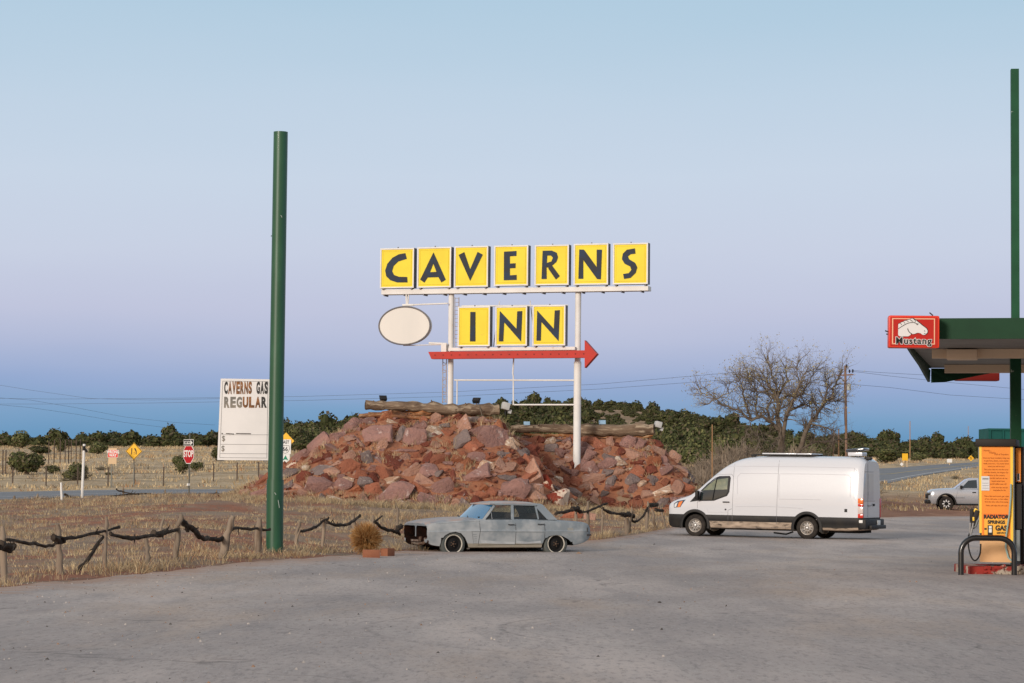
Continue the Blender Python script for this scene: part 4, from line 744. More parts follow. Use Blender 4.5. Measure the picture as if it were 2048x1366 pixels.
q=MB(); bl(q,[(445.5,762),(536,763),(533.5,916)]); bl(q,[(445.5,762),(439.5,915),(533.5,916)]); bl(q,[(442.5,869.5),(536.5,869.5)]); bl(q,[(441.5,888.5),(536,889)]); bl(q,[(440.5,907),(535,907.5)]); q.build('groove',MLN,prb,smooth=None)
q=MB(); bl(q,[(452,867),(468,868)],.02); bl(q,[(472,867),(502,867.5)],.02); bl(q,[(443,867),(446,867)],.02); q.build('rust_line',MDL,prb,smooth=None)
LC=[mat('letter_black',(.03,.03,.03),rough=.5),mat('letter_grey',(.15,.15,.14),(.24,.21,.17),scale=3,rough=.6),mat('letter_rust',(.33,.15,.06),(.12,.06,.03),scale=6,rough=.7)]
def bchar(s_,px,py,wpx,hpx,m,bold=.05):
    me=text_mesh(s_,1.0,1.0,bold,.006); xs=[v.co.x for v in me.vertices]; ys=[v.co.y for v in me.vertices]; W=max(xs)-min(xs); H=max(ys)-min(ys); mx_=(max(xs)+min(xs))/2; my_=(max(ys)+min(ys))/2; sc_=57.3/F
    for v in me.vertices: v.co=Vector(((v.co.x-mx_)/W*wpx*sc_,(v.co.y-my_)/H*hpx*sc_,v.co.z))
    me.materials.append(m); o=link('lettering',me,prb,BP(px,py,d=.004)); 
    nn=Vector((math.sin(br),-math.cos(br),0)); up=-lean; xx=bd; M=Matrix((xx,up-xx*up.dot(xx)*0,nn)).transposed(); o.rotation_euler=M.to_euler(); return o
def word(w_,x0,x1,y,h,cols):
    n=len(w_); st=(x1-x0)/n
    for i,c in enumerate(w_):
        if c!=' ': bchar(c,x0+st*(i+.5),y,st*.90,h,LC[cols[i]])
word('CAVERNS GAS',448,536.5,775.5,25,[0,2,2,2,2,2,2,0,0,0,0]); word('REGULAR',447.5,534.5,804.5,22,[1,1,1,2,2,2,0]); bchar('$',447,877.5,6.5,12,LC[1],.01); bchar('$',446,897.5,6.5,13,LC[1],.01)
q=MB(); 
for z in (.25,.75): p=c00.lerp(c01,z); e=c10.lerp(c11,z); q.tube([p+Vector((.3,.12,0)),e+Vector((0,.12,0))],.03,6)
q.build('mounting_bar',MGN,prb)
# ---------------- road signs ----------------
MPST=mat('sign_post_steel',(.13,.14,.13),(.20,.18,.15),scale=3,rough=.6,metal=.4); MST=mat('stop_red',(.42,.012,.018),rough=.45); MWS=mat('sign_white',(.74,.73,.70),rough=.5); MBS=mat('sign_black',(.02,.02,.02),rough=.5); MYS=mat('sign_yellow',(.80,.42,.02),(.85,.50,.04),scale=2,rough=.45); MRS=mat('sign_red',(.70,.05,.03),rough=.45); MPL=mat('plywood_back',(.62,.45,.28),rough=.8)
def roadsign(name,px,pyb,Y,label,rz,parts,post=(.03,),base=None):
    b=base or gpt(px,Y); o=empty(name,b,rz,label,'sign'); s_=Y/F
    return o,s_
def zrel(o,py,px=None): return at(px or 1024,py,o.location.y).z-o.location.z
# stop sign with one way plate
o,s_=roadsign('stop_sign',377,990,108,'red octagonal STOP sign with a small ONE WAY plate on top','',[]) if False else (None,None)
b=gpt(376.5,106); o=empty('stop_sign',b,R(-50),'red octagonal STOP sign with a small ONE WAY plate on top','sign'); s_=106/F
zc=at(378.5,908,106).z-b.z; q=MB(); q.box((0,.03,zc/2+.45),(.06,.04,zc+.95)); q.build('post',MPST,o,smooth=None); q=MB(); q.box((0,0,at(376,969,106).z-b.z),(.09,.11,.10)); q.build('reflector',MWS,o,smooth=None)
def ngon(r,n,a0): return [(r*math.cos(a0+2*math.pi*i/n),r*math.sin(a0+2*math.pi*i/n)) for i in range(n)]
RO=.46
q=MB(); q.prism([(x,z+zc) for x,z in ngon(RO,8,math.pi/8)],-.01,-.02); pl=q.build('border',MWS,o,smooth=None); q=MB(); q.prism([(x,z+zc) for x,z in ngon(RO*.93,8,math.pi/8)],-.021,-.026); q.build('octagon_plate',MST,o,smooth=None)
text('STOP','lettering',MWS,o,(0,-.031,zc),.40,.80,.03)
zo=at(378.5,885.5,106).z-b.z; q=MB(); q.box((0,-.03,zo),(.80,.012,.29),mi=0); q.box((0,-.039,zo),(.76,.006,.25),mi=1); ow=q.build('one_way_plate',[MWS,MBS],o,smooth=None)
q=MB(); q.prism([(-.35,zo-.065),(.17,zo-.065),(.17,zo-.11),(.35,zo),(.17,zo+.11),(.17,zo+.065),(-.35,zo+.065)],-.043,-.047); q.build('white_arrow',MWS,ow,smooth=None); text('ONE WAY','lettering',MBS,ow,(-.06,-.050,zo),.13,.85,.03)
ow.location=(0,0,0)
# lane ends warning diamond
def diamond(px,cy,r_px,Y,label,name='warning_sign',by=None):
    b=gpt(px,Y); o=empty(name,b,R(-10),label,'sign'); s_=Y/F; r_=r_px*s_; zc=at(px,cy,Y).z-b.z; q=MB(); q.box((.0,.03,zc/2),(.06,.04,zc)); q.build('post',MPST,o,smooth=None)
    q=MB(); q.prism([(0,zc-r_),(r_,zc),(0,zc+r_),(-r_,zc)],-.0,-.015); q.build('border',MYS,o,smooth=None); return o,zc,r_
o,zc,r_=diamond(266.5,902.5,17.5,133,'yellow diamond lane ends sign at left, between wrong way sign and stop sign')
q=MB()
for pl_ in ([(-.36,-.42),(-.24,-.42),(-.24,.42),(-.36,.42)],[(.26,-.42),(.38,-.42),(.38,.05),(.2,.42),(.06,.42),(.06,.30),(.26,-.02)],[(0,-.42),(.08,-.42),(.08,-.30),(0,-.30)],[(0,-.2),(.08,-.2),(.08,-.08),(0,-.08)]): q.prism([(x*r_*.85,z*r_*.85+zc) for x,z in pl_],-.018,-.024)
q.build('lane_symbol',MBS,o,smooth=None)
q=MB(); a_=.93
for i in range(4):
    c=[(0,zc-r_*a_),(r_*a_,zc),(0,zc+r_*a_),(-r_*a_,zc)]; p0,p1=c[i],c[(i+1)%4]; q.tube([(p0[0],-.018,p0[1]),(p1[0],-.018,p1[1])],.012,4)
q.build('border_line',MBS,o,smooth=None)
o,zc,r_=diamond(1942,916.5,6.0,262,'small yellow diamond two way sign at the far end of the right road'); q=MB()
for x,d in ((-.22,1),(.22,-1)): q.prism([((x+u)*r_,zc+v*d*r_) for u,v in ((-.06,-.5),(.06,-.5),(.06,.15),(.2,.15),(0,.5),(-.2,.15),(-.06,.15))][::d],-.018,-.03)
q.build('arrow_symbol',MBS,o,smooth=None)
# wrong way
b=gpt(222,132); o=empty('wrong_way_sign',b,R(-8),'red WRONG WAY sign mounted over a pale board, beyond the left road','sign'); s_=132/F; z=lambda py: at(222,py,132).z-b.z
q=MB(); q.box((0,.05,z(915)/2),(.07,.05,z(915))); q.build('post',MPST,o,smooth=None)
q=MB(); q.box((.05,0,z(912)),(17*s_,.02,(928-896)*s_)); q.build('back_board',MPL,o,smooth=None)
q=MB(); q.box((.08,-.025,z(907.5)),(21.5*s_,.012,15.5*s_)); wp=q.build('border',MWS,o,smooth=None); q=MB(); q.box((.08,-.037,z(907.5)),(20*s_,.01,14*s_)); q.build('red_plate',MRS,o,smooth=None)
text('WRONG','lettering',MWS,o,(.08,-.046,z(904.3)),.21,.85,.04); text('WAY','lettering',MWS,o,(.08,-.046,z(910.8)),.21,.85,.04)
# route marker assembly half hidden behind the green pole
b=gpt(570,118); o=empty('route_marker',b,R(-12),'stack of route signs reading EAST and 66, peeking out right of the green pole','sign'); s_=118/F; z=lambda py: at(570,py,118).z-b.z
q=MB(); q.tube([(0,.05,0),(0,.05,z(878))],.035,6); q.build('post',MPST,o)
q=MB(); zz=z(882); r_=.42; q.prism([(0,zz-r_),(r_,zz),(0,zz+r_),(-r_,zz)],0.04,.03); q.build('warning_plate',MYS,o,smooth=None)
q=MB(); q.box((-.02,0,z(884.5)),(.58,.02,.27)); e_=q.build('direction_plate',MWS,o,smooth=None); text('EAST','lettering',MBS,e_,(-.02,-.014,z(884.5)),.22,.8,.02)
q=MB(); q.box((-.02,0,z(899)),(.56,.02,.44)); e_=q.build('shield_plate',MWS,o,smooth=None); text('66','lettering',MBS,e_,(-.02,-.014,z(898.5)),.3,.9,.02); q=MB(); q.tube([(x-.02,-.014,z(898.5)+zz_) for x,zz_ in ((-.2,.17),(0,.19),(.2,.17),(.22,0),(.13,-.15),(0,-.2),(-.13,-.15),(-.22,0),(-.2,.17))],.01,4); q.build('shield_outline',MBS,e_)
q=MB(); q.box((-.04,0,z(917)),(.50,.02,.42)); e_=q.build('arrow_plate',MWS,o,smooth=None); q=MB(); q.prism([(-.16,z(917)-.12),(0,z(917)+.16),(.16,z(917)-.12),(.05,z(917)-.05),(-.05,z(917)-.05)],-.014,-.02); q.build('green_arrow',mat('sign_green',(.01,.22,.12),rough=.5),e_,smooth=None)
# marker posts
def marker(pts,Y,w_,label,cap=False):
    P=[at(x,y,Y) for x,y in pts]; g_=gpt(pts[0][0],Y); P[0].z=g_.z-.1; o=empty('marker_post',P[0],0,label,'post'); q=MB(); q.tube([p-P[0] for p in P],w_,8); q.build('shaft',MWS,o)
    if cap: c=at(pts[-1][0]-.5,900,Y)-P[0]; q=MB(); q.tube([c+Vector((0,0,.16)),c-Vector((0,0,.02))],w_*1.15,8); q.tube([c+Vector((0,-.02,.1)),c+Vector((.13,-.02,-.08))],.05,5); q.build('black_wrap',MBS,o)
    return o
marker([(164,1000),(165.5,960),(168.5,888)],97,.055,'tall thin white marker pole with a black wrap near its top',True); marker([(124,1000),(122,965)],96,.045,'short white marker post beside the left road')
def board(px,py,w_,h_,Y,label,m,name='road_board',posts=2):
    b=gpt(px,Y); s_=Y/F; o=empty(name,b,0,label,'sign'); z=at(px,py,Y).z-b.z; q=MB(); q.box((0,0,z),(w_*s_,.03,h_*s_)); q.build('panel',m,o,smooth=None); q=MB()
    for i in range(posts): x=(i-.5*(posts-1))*w_*s_*.7; q.box((x,.04,z/2),(.08,.05,z))
    q.build('post',MPL,o,smooth=None); return o,z
o,z=board(1810,914,11.5,14,250,'square yellow sign on two posts beside the right road',MYS); q=MB(); r_=.2; q.prism([(-.35,z-.75-r_),(-.35+r_,z-.75),(-.35,z-.75+r_),(-.35-r_,z-.75)],-.02,-.04); q.build('diamond_tag',MWS,o,smooth=None)
board(1899,921.5,10,7,262,'small white board near the far end of the right road',MWS,posts=1); board(1746,918.5,9,6,245,'small cream board just right of the van roof',MPL,posts=1)
# ---------------- utility poles and wires ----------------
MUP=mat('pole_wood',(.17,.10,.07),(.26,.17,.12),scale=3,rough=.9,stretch=(2,2,.2)); MOP=mat('pale_pole_wood',(.42,.25,.13),(.34,.2,.11),scale=3,rough=.9,stretch=(2,2,.2)); MIN=mat('insulator',(.03,.025,.03),rough=.3); MTF=mat('transformer_grey',(.40,.42,.40),rough=.5)
def upole(px,top,Y,wpx,label,m=MUP,arm=None,px2=None):
    b=gpt(px2 or px,Y); t=at(px,top,Y); s_=Y/F; o=empty('utility_pole',b,0,label,'pole'); q=MB(); q.tube([Vector((0,0,-.2)),t-b],[wpx*s_*.55,wpx*s_*.42],10); q.build('shaft',m,o,smooth=50)
    return o,b,t,s_
o,b,t,s_=upole(1690.5,731,150,5.4,'dark wooden utility pole with crossarm and insulators right of the bare tree',px2=1694)
c=at(1690,750,150)-b; q=MB(); q.box(c,(34*s_,.12,2.6*s_),rot=Matrix.Rotation(R(-3),3,'Y')); q.tube([c+Vector((-.35,0,-.05)),c+Vector((0,0,-.5))],.02,5); q.tube([c+Vector((.35,0,-.05)),c+Vector((0,0,-.5))],.02,5); q.build('crossarm',MUP,o,smooth=None)
for x,y in ((1682.5,744.5),(1699,742.5),(1705.5,742),(1693.5,732)):
    p=at(x,y,150)-b; q=MB(); q.lathe([(0.0,-.12),(.05,-.1),(.03,-.06),(.075,0),(.03,.03),(.07,.07),(0.0,.12)],10,'Z',c=p); q.build('insulator',MIN,o)
p=at(1696.5,774,150)-b; q=MB(); q.lathe([(0,-.22),(.13,-.2),(.13,.17),(0,.22)],14,'Z',c=p+Vector((.03,-.1,0))); q.tube([p+Vector((.03,-.1,.2)),p+Vector((.05,-.1,.34))],.02,5); q.build('transformer',MTF,o)
q=MB(); q.tube([at(x,y,149.8)-b for x,y in ((1688.5,765),(1687.5,800),(1689.5,850))],.015,4); q.tube([at(x,y,149.8)-b for x,y in ((1692,802),(1690,806),(1693,812))],.02,4); q.build('down_wire',MIN,o)
upole(1424.5,849,128,2.6,'thin orange brown pole at left below the bare tree',MOP); upole(1666.5,868,140,2.4,'short pale pole under the bare tree, left of the utility pole',MOP); upole(1677.5,858,142,3.0,'pale pole close left of the utility pole',MOP)
o,b,t,s_=upole(1820,842,330,1.8,'distant reddish wooden pole above the trees right of the van',MOP); o,b,t,s_=upole(1936.5,852,380,1.2,'faint far wooden pole above the trees near the fuel pump',MOP)
MWI=mat('wire_grey',(.11,.13,.17),rough=.8)
def wire(pts,Y0,Y1,label,r_=.016):
    n=len(pts); q=MB(); P=[at(x,y,Y0+(Y1-Y0)*i/(n-1)) for i,(x,y) in enumerate(pts)]; Q=[]
    for i in range(n-1):
        for k_ in range(6): t=k_/6; Q.append(P[i].lerp(P[i+1],t)-Vector((0,0,4*t*(1-t)*.0)))
    Q.append(P[-1]); q.tube(Q,r_,3,cap=False); return tag(q.build('power_line',MWI,None,smooth=None,fixn=False),label,'power line','power lines across the sky')
wire([(-40,764),(60,780),(180,797),(300,800),(545,795)],300,260,'power line sagging from the top left above the other left lines'); wire([(-40,796),(100,798),(300,797),(600,793),(900,784),(1200,768),(1500,742)],300,220,'long power line level across the sky behind the sign posts'); wire([(-40,808),(100,808),(300,806),(600,801),(900,793),(1200,778),(1500,756)],300,220,'lower long power line level across the sky behind the sign')
wire([(-40,793),(60,800),(150,815),(250,834),(350,845),(430,850)],300,340,'power line slanting down rightward toward the left tree line'); wire([(-40,806),(60,815),(150,828),(250,845),(330,855)],300,340,'lowest power line slanting down toward the left tree line')
wire([(1706,741),(1760,745),(1850,750),(1900,754)],150,170,'upper power line running right from the utility pole',.011); wire([(1700,742),(1780,752),(1900,765),(2060,780)],150,170,'second power line running right from the utility pole',.011); wire([(1697,768),(1780,775),(1900,790),(2060,800)],150,170,'lower power line running right from the utility pole',.011); wire([(1430,757),(1500,750),(1600,742),(1683,744)],230,150,'power line reaching the utility pole crossarm from the left',.013)
# ---------------- canopy over the pumps ----------------
CR=R(10); CY=42.0; c0=at(1800,668,CY); CZ=at(1900,678,CY).z
cn=empty('fuel_canopy',Vector((c0.x,c0.y,0)),0,'green edged flat fuel canopy with white underside at right edge','canopy',rot=(0,0,-R(12.4)))
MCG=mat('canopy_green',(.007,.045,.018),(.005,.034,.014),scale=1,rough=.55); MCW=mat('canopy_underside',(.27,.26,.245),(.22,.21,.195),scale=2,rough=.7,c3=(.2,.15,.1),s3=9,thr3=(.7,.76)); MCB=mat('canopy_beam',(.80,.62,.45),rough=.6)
H=.36; D=10.6; Wd=13.0
q=MB(); q.box((Wd/2,.03,CZ+H/2-.01),(Wd,.06,H)); q.box((Wd/2,D,CZ+H/2),(Wd,.06,H)); q.box((.03,D/2,CZ+H/2-.01),(.06,D-.07,H),); q.build('fascia',MCG,cn,smooth=None)
# bent fascia sheet on the left side hanging lower
q=MB(); q.add([(0,.3,CZ),(0,D,CZ-.05),(0,D*.97,CZ-.32),(0,D*.6,CZ-.16),(0,D*.35,CZ-.10),(.05,.3,CZ),(.05,D,CZ-.05),(.05,D*.97,CZ-.32),(.05,D*.6,CZ-.16),(.05,D*.35,CZ-.10)],[(0,1,2,3,4),(9,8,7,6,5),(0,4,9,5),(4,3,8,9),(3,2,7,8),(2,1,6,7)]); q.build('loose_side_panel',MCG,cn,smooth=None)
q=MB(); q.prism([(0.06,CZ-.01),(.06,CZ-.32),(.35,CZ-.31),(.8,CZ-.22),(1.3,CZ-.12),(1.7,CZ-.01)],D+.0,D+.03); q.build('loose_rear_panel',MCG,cn,smooth=None)
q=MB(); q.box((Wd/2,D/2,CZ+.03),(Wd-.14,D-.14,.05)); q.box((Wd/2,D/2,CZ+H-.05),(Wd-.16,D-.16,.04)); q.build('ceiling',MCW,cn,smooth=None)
for yb in (3.4,9.3):
    q=MB(); q.box((Wd/2+.15,yb,CZ-.085),(Wd-.5,.16,.17)); q.build('beam',MCB,cn,smooth=None)
q=MB(); p=at(1924,700,45); q.rbox((0,0,0),(.56,.50,.185),.02); o=q.build('canopy_lamp',MCB,None); o.location=(p.x,p.y,CZ-.10-.01); o.rotation_euler=(0,0,-R(12.4)); tag(o,'beige box lamp under the front edge of the green canopy','lamp')
b=gpt(2032,48); t=at(2032,137,48)
cp=empty('canopy_column',b,-R(6),'tall square green steel column rising through the canopy at far right','column'); q=MB(); 
q.box((0,0,(CZ)/2-.1),(.205,.205,CZ+.2)); q.box((0,0,CZ+(t.z-CZ)/2+.3),(.155,.155,t.z-CZ-.6+.0)); q.build('shaft',mat('column_green',(.015,.088,.04),(.010,.06,.028),scale=1,rough=.5,c3=(.35,.42,.36),s3=4,thr3=(.70,.74)),cp,smooth=None)
q=MB(); q.box((-.03,0,t.z-.45),(.13,.17,1.5)) ; 
# red brand sign
MRF=mat('sign_red_face',(.46,.022,.016),rough=.4); MRE=mat('sign_red_rim',(.72,.05,.025),rough=.35); MCR=mat('sign_cream_line',(.80,.45,.28),rough=.5); MHW=mat('horse_white',(.70,.68,.66),rough=.5)
def mfn(cr=(1760,620,12.8)):
    Yp=41.5; s_=Yp/F/cr[2]; return lambda zx,zy:((zx-870)*s_,-(zy-545)*s_)
ms=at(1760+870/12.8,620+545/12.8,41.5); mu=empty('canopy_sign',ms,0,'red sign with white horse head above black lettering, on the canopy corner','sign',rot=(0,R(.3),-R(4))); m2=mfn()
def mprism(q,pts,d0,d1,mi=0): q.prism([m2(*p) for p in pts],-d0,-d1,mi=mi)
q=MB(); a=m2(225,140); b_=m2(1515,970); W=b_[0]-a[0]; Hh=a[1]-b_[1]; cx,cz=(a[0]+b_[0])/2,(a[1]+b_[1])/2
q.rbox((cx,.12,cz),(W,.30,Hh),.03); q.build('housing',MRE,mu); q=MB(); mprism(q,[(265,190),(1455,190),(1455,925),(265,925)],.035,.04); q.build('face',MRF,mu,smooth=None)
q=MB(); 
for r_ in ([(305,215),(1395,215),(1395,240),(305,240)],[(305,240),(335,240),(335,885),(305,885)],[(1370,240),(1395,240),(1395,885),(1370,885)],[(305,860),(460,860),(460,885),(335,885)],[(1235,860),(1370,860),(1370,885),(1235,885)]): mprism(q,r_,.044,.047)
q.build('border_line',MCR,mu,smooth=None)
HO=[(462,380),(470,365),(520,345),(535,325),(590,310),(610,290),(675,275),(690,262),(755,250),(780,225),(835,222),(880,255),(920,275),(960,310),(1010,345),(1060,390),(1130,440),(1180,480),(1208,530),(1205,570),(1185,605),(1165,605),(1160,625),(1120,642),(1070,632),(1030,600),(985,590),(935,590),(890,612),(840,622),(795,618),(775,640),(740,672),(700,682),(500,682),(470,665),(460,640)]
q=MB(); ctr=(830,460); mprism(q,[(x+(8 if x>ctr[0] else -8)+8,y+(7 if y>500 else -14)) for x,y in HO],.044,.047); q.build('horse_outline',MBS,mu,smooth=None)
q=MB(); mprism(q,HO,.050,.053); ho=q.build('horse_head',MHW,mu,smooth=None)
q=MB()
def mline(pts,w_,d=.056): q.tube([(m2(*p)[0],-d,m2(*p)[1]) for p in pts],w_,4)
mline([(462,490),(520,450),(600,400),(680,355),(760,330),(850,325),(915,345),(935,375),(965,385)],.005); mline([(700,480),(720,540),(760,590),(810,615)],.006); mline([(512,350),(545,375),(545,395)],.004); mline([(600,310),(630,340),(625,360)],.004); mline([(680,275),(715,300),(710,320)],.004); mline([(765,250),(800,285),(840,295)],.005); mline([(840,225),(890,270),(900,300),(880,320)],.004); mline([(915,355),(975,360)],.005); mline([(1115,600),(1150,605)],.004); mline([(1130,520),(1125,540),(1145,550)],.004)
q.build('mane_lines',MBS,ho,smooth=None)
x0,z0=m2(850,800); text('Mustang','lettering_edge',MHW,mu,(x0,-.050,z0),.162,1.0,.075,1.14,.004); text('Mustang','lettering',MBS,mu,(x0,-.056,z0),.162,1.0,.02,1.14,.004)
for p,d in (((1360,130),(-.06,0,.05)),((215,560),(-.05,0,.02)),((215,620),(-.03,0,.0))): a=m2(*p); q=MB(); q.tube([(a[0],.05,a[1]),(a[0]+d[0],.05,a[1]+d[2])],.012,5); q.build('clip',MDK,mu)
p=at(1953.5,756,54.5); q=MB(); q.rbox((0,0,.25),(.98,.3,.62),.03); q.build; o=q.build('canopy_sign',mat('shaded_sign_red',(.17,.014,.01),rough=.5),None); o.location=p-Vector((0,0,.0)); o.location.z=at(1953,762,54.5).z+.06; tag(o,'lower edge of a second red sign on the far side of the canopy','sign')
# teal bin far right
PBN=gpt(2012,95); s_=95/F; zt=at(2012,857,95).z-PBN.z; bn=empty('teal_container',PBN,0,'tall teal green metal container behind the fuel pump','container'); MTL=mat('teal_paint',(.010,.095,.08),(.008,.07,.062),scale=2,rough=.6)
q=MB(); q.box((.55,1,zt-1.3),(2.45,2,2.6)); q.build('box',MTL,bn,smooth=None); q=MB()
for x in (-.62,-.1,.42,.94): q.box((x,-.03,zt-1.3),(.06,.06,2.6))
q.box((.55,-.035,zt-.04),(2.5,.07,.08)); q.build('rib',MTL,bn,smooth=None)
# ---------------- fuel pump ----------------
PY=44.5; pb=gpt(1994,PY); ps=PY/F
pu=empty('fuel_pump',pb,-R(15),'orange fuel pump with black cap, handwritten style notices and pump icon','fuel pump')
def pp(px,py,d=0):   # pump front plane (faces the camera)
    v=at(px,py,PY+d)-pb; return v
MOR=mat('orange_panel',(.86,.28,.035),(.80,.25,.03),scale=2,rough=.4); MYR=mat('yellow_trim',(.85,.55,.06),rough=.35); MPT=mat('tan_lower_panel',(.60,.36,.17),(.50,.30,.15),scale=3,rough=.45,metal=.2); MPB=mat('pump_black',(.022,.018,.016),rough=.55); MPG=mat('pump_grey',(.20,.22,.22),rough=.5); MOT=mat('dark_orange_text',(.42,.12,.02),rough=.6); MPW=mat('paper',(.66,.66,.66),rough=.8); MHO=mat('rubber_hose',(.02,.02,.02),rough=.5); MHG=mat('pale_green_hose',(.30,.42,.38),rough=.5); MIR=mat('kerb_red',(.33,.04,.03),(.22,.035,.03),scale=4,rough=.85,c3=(.40,.34,.27),s3=3.0,thr3=(.50,.56))
def fbox(q,x0,y0,x1,y1,d0,d1,mi=0):   # box spanning pixel rect, from depth d0 to d1 behind the front plane
    a=at(x0,y1,PY)-pb; b=at(x1,y0,PY)-pb; q.box(((a.x+b.x)/2,(d0+d1)/2,(a.z+b.z)/2),(b.x-a.x,d1-d0,b.z-a.z),mi=mi)
q=MB(); fbox(q,1961,892,2026,1124,0,.95); q.build('cabinet',MPB,pu,smooth=None)
q=MB(); q.rbox((pp(1992,885).x,.46,pp(1992,885.5).z),((2034-1954)*ps,1.12,(893-878)*ps),.02); q.build('cap',MPB,pu)
q=MB(); fbox(q,1964,894,2021,1080,-.03,-.004); f=q.build('orange_panel',MOR,pu,smooth=None)
q=MB(); fbox(q,1959.5,893,1964,1066,-.035,.0); fbox(q,2021,893,2025.5,1082,-.035,.0); q.build('yellow_trim',MYR,pu,smooth=None)
q=MB(); fbox(q,1960.5,1081,2023,1124,-.03,-.002); q.build('lower_panel',MPT,pu,smooth=None)
q=MB(); fbox(q,2025.6,895,2027.5,1124,-.02,.3); fbox(q,1957.6,893,1959.4,1060,-.02,.3); q.build('edge_trim',MPG,pu,smooth=None)
# notices: the printed words
def ptext(s_,px,py,h,sx,m=MOT,b_=.0,parent=f,d=.036): 
    v=pp(px,py); return text(s_,'lettering',m,parent,(v.x,-d,v.z),h,sx,b_)
for s_,x,y in (('Howdy.....',1976,901),('Helping.....',1987,905.5),('Out of Travelers',2003,909)): ptext(s_,x,y,.040,.95)
for i,s_ in enumerate(('Now you have traveled a long way','to get here, please, come inside','really soon to a. You never know','when you will be back')): ptext(s_,1992.5,916+i*5.6,.038,.90 if i<3 else .9)
for i,s_ in enumerate(('Take your time to see the caves','and the caverns, the largest dry','caverns in the country','from the road you can see','largest motel room','and 65 million years old')): ptext(s_,1992.5+(4 if i>2 else 0),939+i*5.8,.038,.90 if i<3 else .8)
for i,s_ in enumerate(('of the area that was the','inspiration for the','Disney Car Movies')[:2]): ptext(s_,1999,975+i*5.4,.038,.8)
for i,s_ in enumerate(('Take a hike and stretch, get a bite','of hot cold water, or hot coffee,','food the other side of the pump')): ptext(s_,1993,992.5+i*5.6,.038,.85)
ptext('Relax, and enjoy the old road',1993,1011,.038,.85)
q=MB(); fbox(q,1963.5,952.5,1979.5,981,-.042,-.036); pa=q.build('paper_notice',MPW,f,smooth=None); q=MB()
for i,y in enumerate((956,959,966,971,976)): fbox(q,1965.5,y,1977.5,y+(2 if i<1 else .6),-.046,-.043)
q.build('notice_print',mat('print_grey',(.25,.25,.26),rough=.8),pa,smooth=None)
q=MB(); fbox(q,1967.5,1028,2018.5,1070,-.038,-.034,1); fbox(q,1969,1036,2017,1069.5,-.040,-.0385,0); lb=q.build('notice_board',[mat('amber',(.85,.42,.05),rough=.4),mat('deep_orange',(.72,.16,.02),rough=.4)],f,smooth=None)
ptext('RADIATOR',1992.5,1034,.098,.92,MBS,.05,lb,.045); ptext('SPRINGS',1993,1044.5,.082,1.0,MBS,.05,lb,.045); ptext('GAS',2002.5,1056.5,.125,.9,MBS,.05,lb,.045); ptext('&',2016,1054,.05,.9,MBS,.03,lb,.045); ptext('SERVICE',2003,1066,.05,.95,MBS,.03,lb,.045)
q=MB(); fbox(q,1976,1050.5,1986,1070,-.045,-.042,0); fbox(q,1978.3,1052,1984,1057,-.048,-.0455,1); fbox(q,1978.3,1058,1984,1065,-.048,-.0455,1); fbox(q,1969.5,1056,1974,1059.5,-.045,-.042,0); q.build('pump_icon',[MBS,MWS],lb,smooth=None)
# right side face with number and grey nozzle housing
q=MB(); fbox(q,2029.5,896,2039,964,.25,.34); sp_=q.build('side_panel',MOR,pu,smooth=None); q=MB(); fbox(q,2026,893,2044,1124,.345,.9); q.build('rear_cabinet',MPB,pu,smooth=None)
v=pp(2034.5,954); q=MB(); fbox(q,2031.5,947,2037,962,.235,.248); nb=q.build('number_plate',MWS,sp_,smooth=None); text('1','lettering',MBS,nb,(v.x,.232,v.z),.15,1.0,.05)
q=MB(); fbox(q,2027.5,1060,2038,1122,.1,.33); q.build('grey_side_housing',MPG,pu,smooth=None); q=MB(); fbox(q,2028,968,2041,1058,.12,.33); q.build('nozzle_recess',MPB,pu,smooth=None)
q=MB(); q.tube([pp(x,y,-.1) for x,y in ((2024,968),(2024,990),(2021,1030),(2015,1070),(2014,1095),(2019,1115),(2026,1122))],.016,8); q.build('side_hose',MHG,pu)
# left nozzle and its hose
q=MB(); q.rbox(pp(1951,1037),(10*ps,.10,34*ps),.02,rot=Matrix.Rotation(R(18),3,'Y')); q.tube([pp(1944,1020),pp(1946,1058)],.035,8); q.rbox(pp(1944.5,1031),(8*ps,.09,26*ps),.02); nz=q.build('nozzle_boot',MPB,pu); q=MB(); q.rbox(pp(1952,1021),(7*ps,.06,8*ps),.01,rot=Matrix.Rotation(R(35),3,'Y')); q.rbox(pp(1948,1038),(4*ps,.11,8*ps),.01); q.build('yellow_guard',MYR,nz)
q=MB(); q.tube([pp(x,y,-.05) for x,y in ((1943,1046),(1942,1062),(1944,1070))],.022,8); q.tube([pp(x,y,-.05) for x,y in ((1949,1046),(1945,1066))],.018,8); q.build('nozzle_spout',mat('steel',(.45,.47,.48),rough=.3,metal=.8),nz)
q=MB(); q.tube([pp(x,y,-.02) for x,y in ((1956,1040),(1952,1052),(1946,1055))],.03,6); q.build('boot_bracket',MPG,nz)
P=[(1943,1062),(1938.5,1075),(1939,1095),(1944,1114),(1951,1121.5),(1958,1116),(1962,1104),(1963,1085)]; q=MB(); Q=[]
for i in range(len(P)-1):
    for k_ in range(5):
        t=k_/5; p0=P[max(i-1,0)];p1=P[i];p2=P[i+1];p3=P[min(i+2,len(P)-1)]
        f_=lambda a,b,c,d:.5*((2*b)+(-a+c)*t+(2*a-5*b+4*c-d)*t*t+(-a+3*b-3*c+d)*t**3)
        Q.append(pp(f_(p0[0],p1[0],p2[0],p3[0]),f_(p0[1],p1[1],p2[1],p3[1]),-.03))
q.tube(Q,.014,8); q.build('hose',MHO,pu)
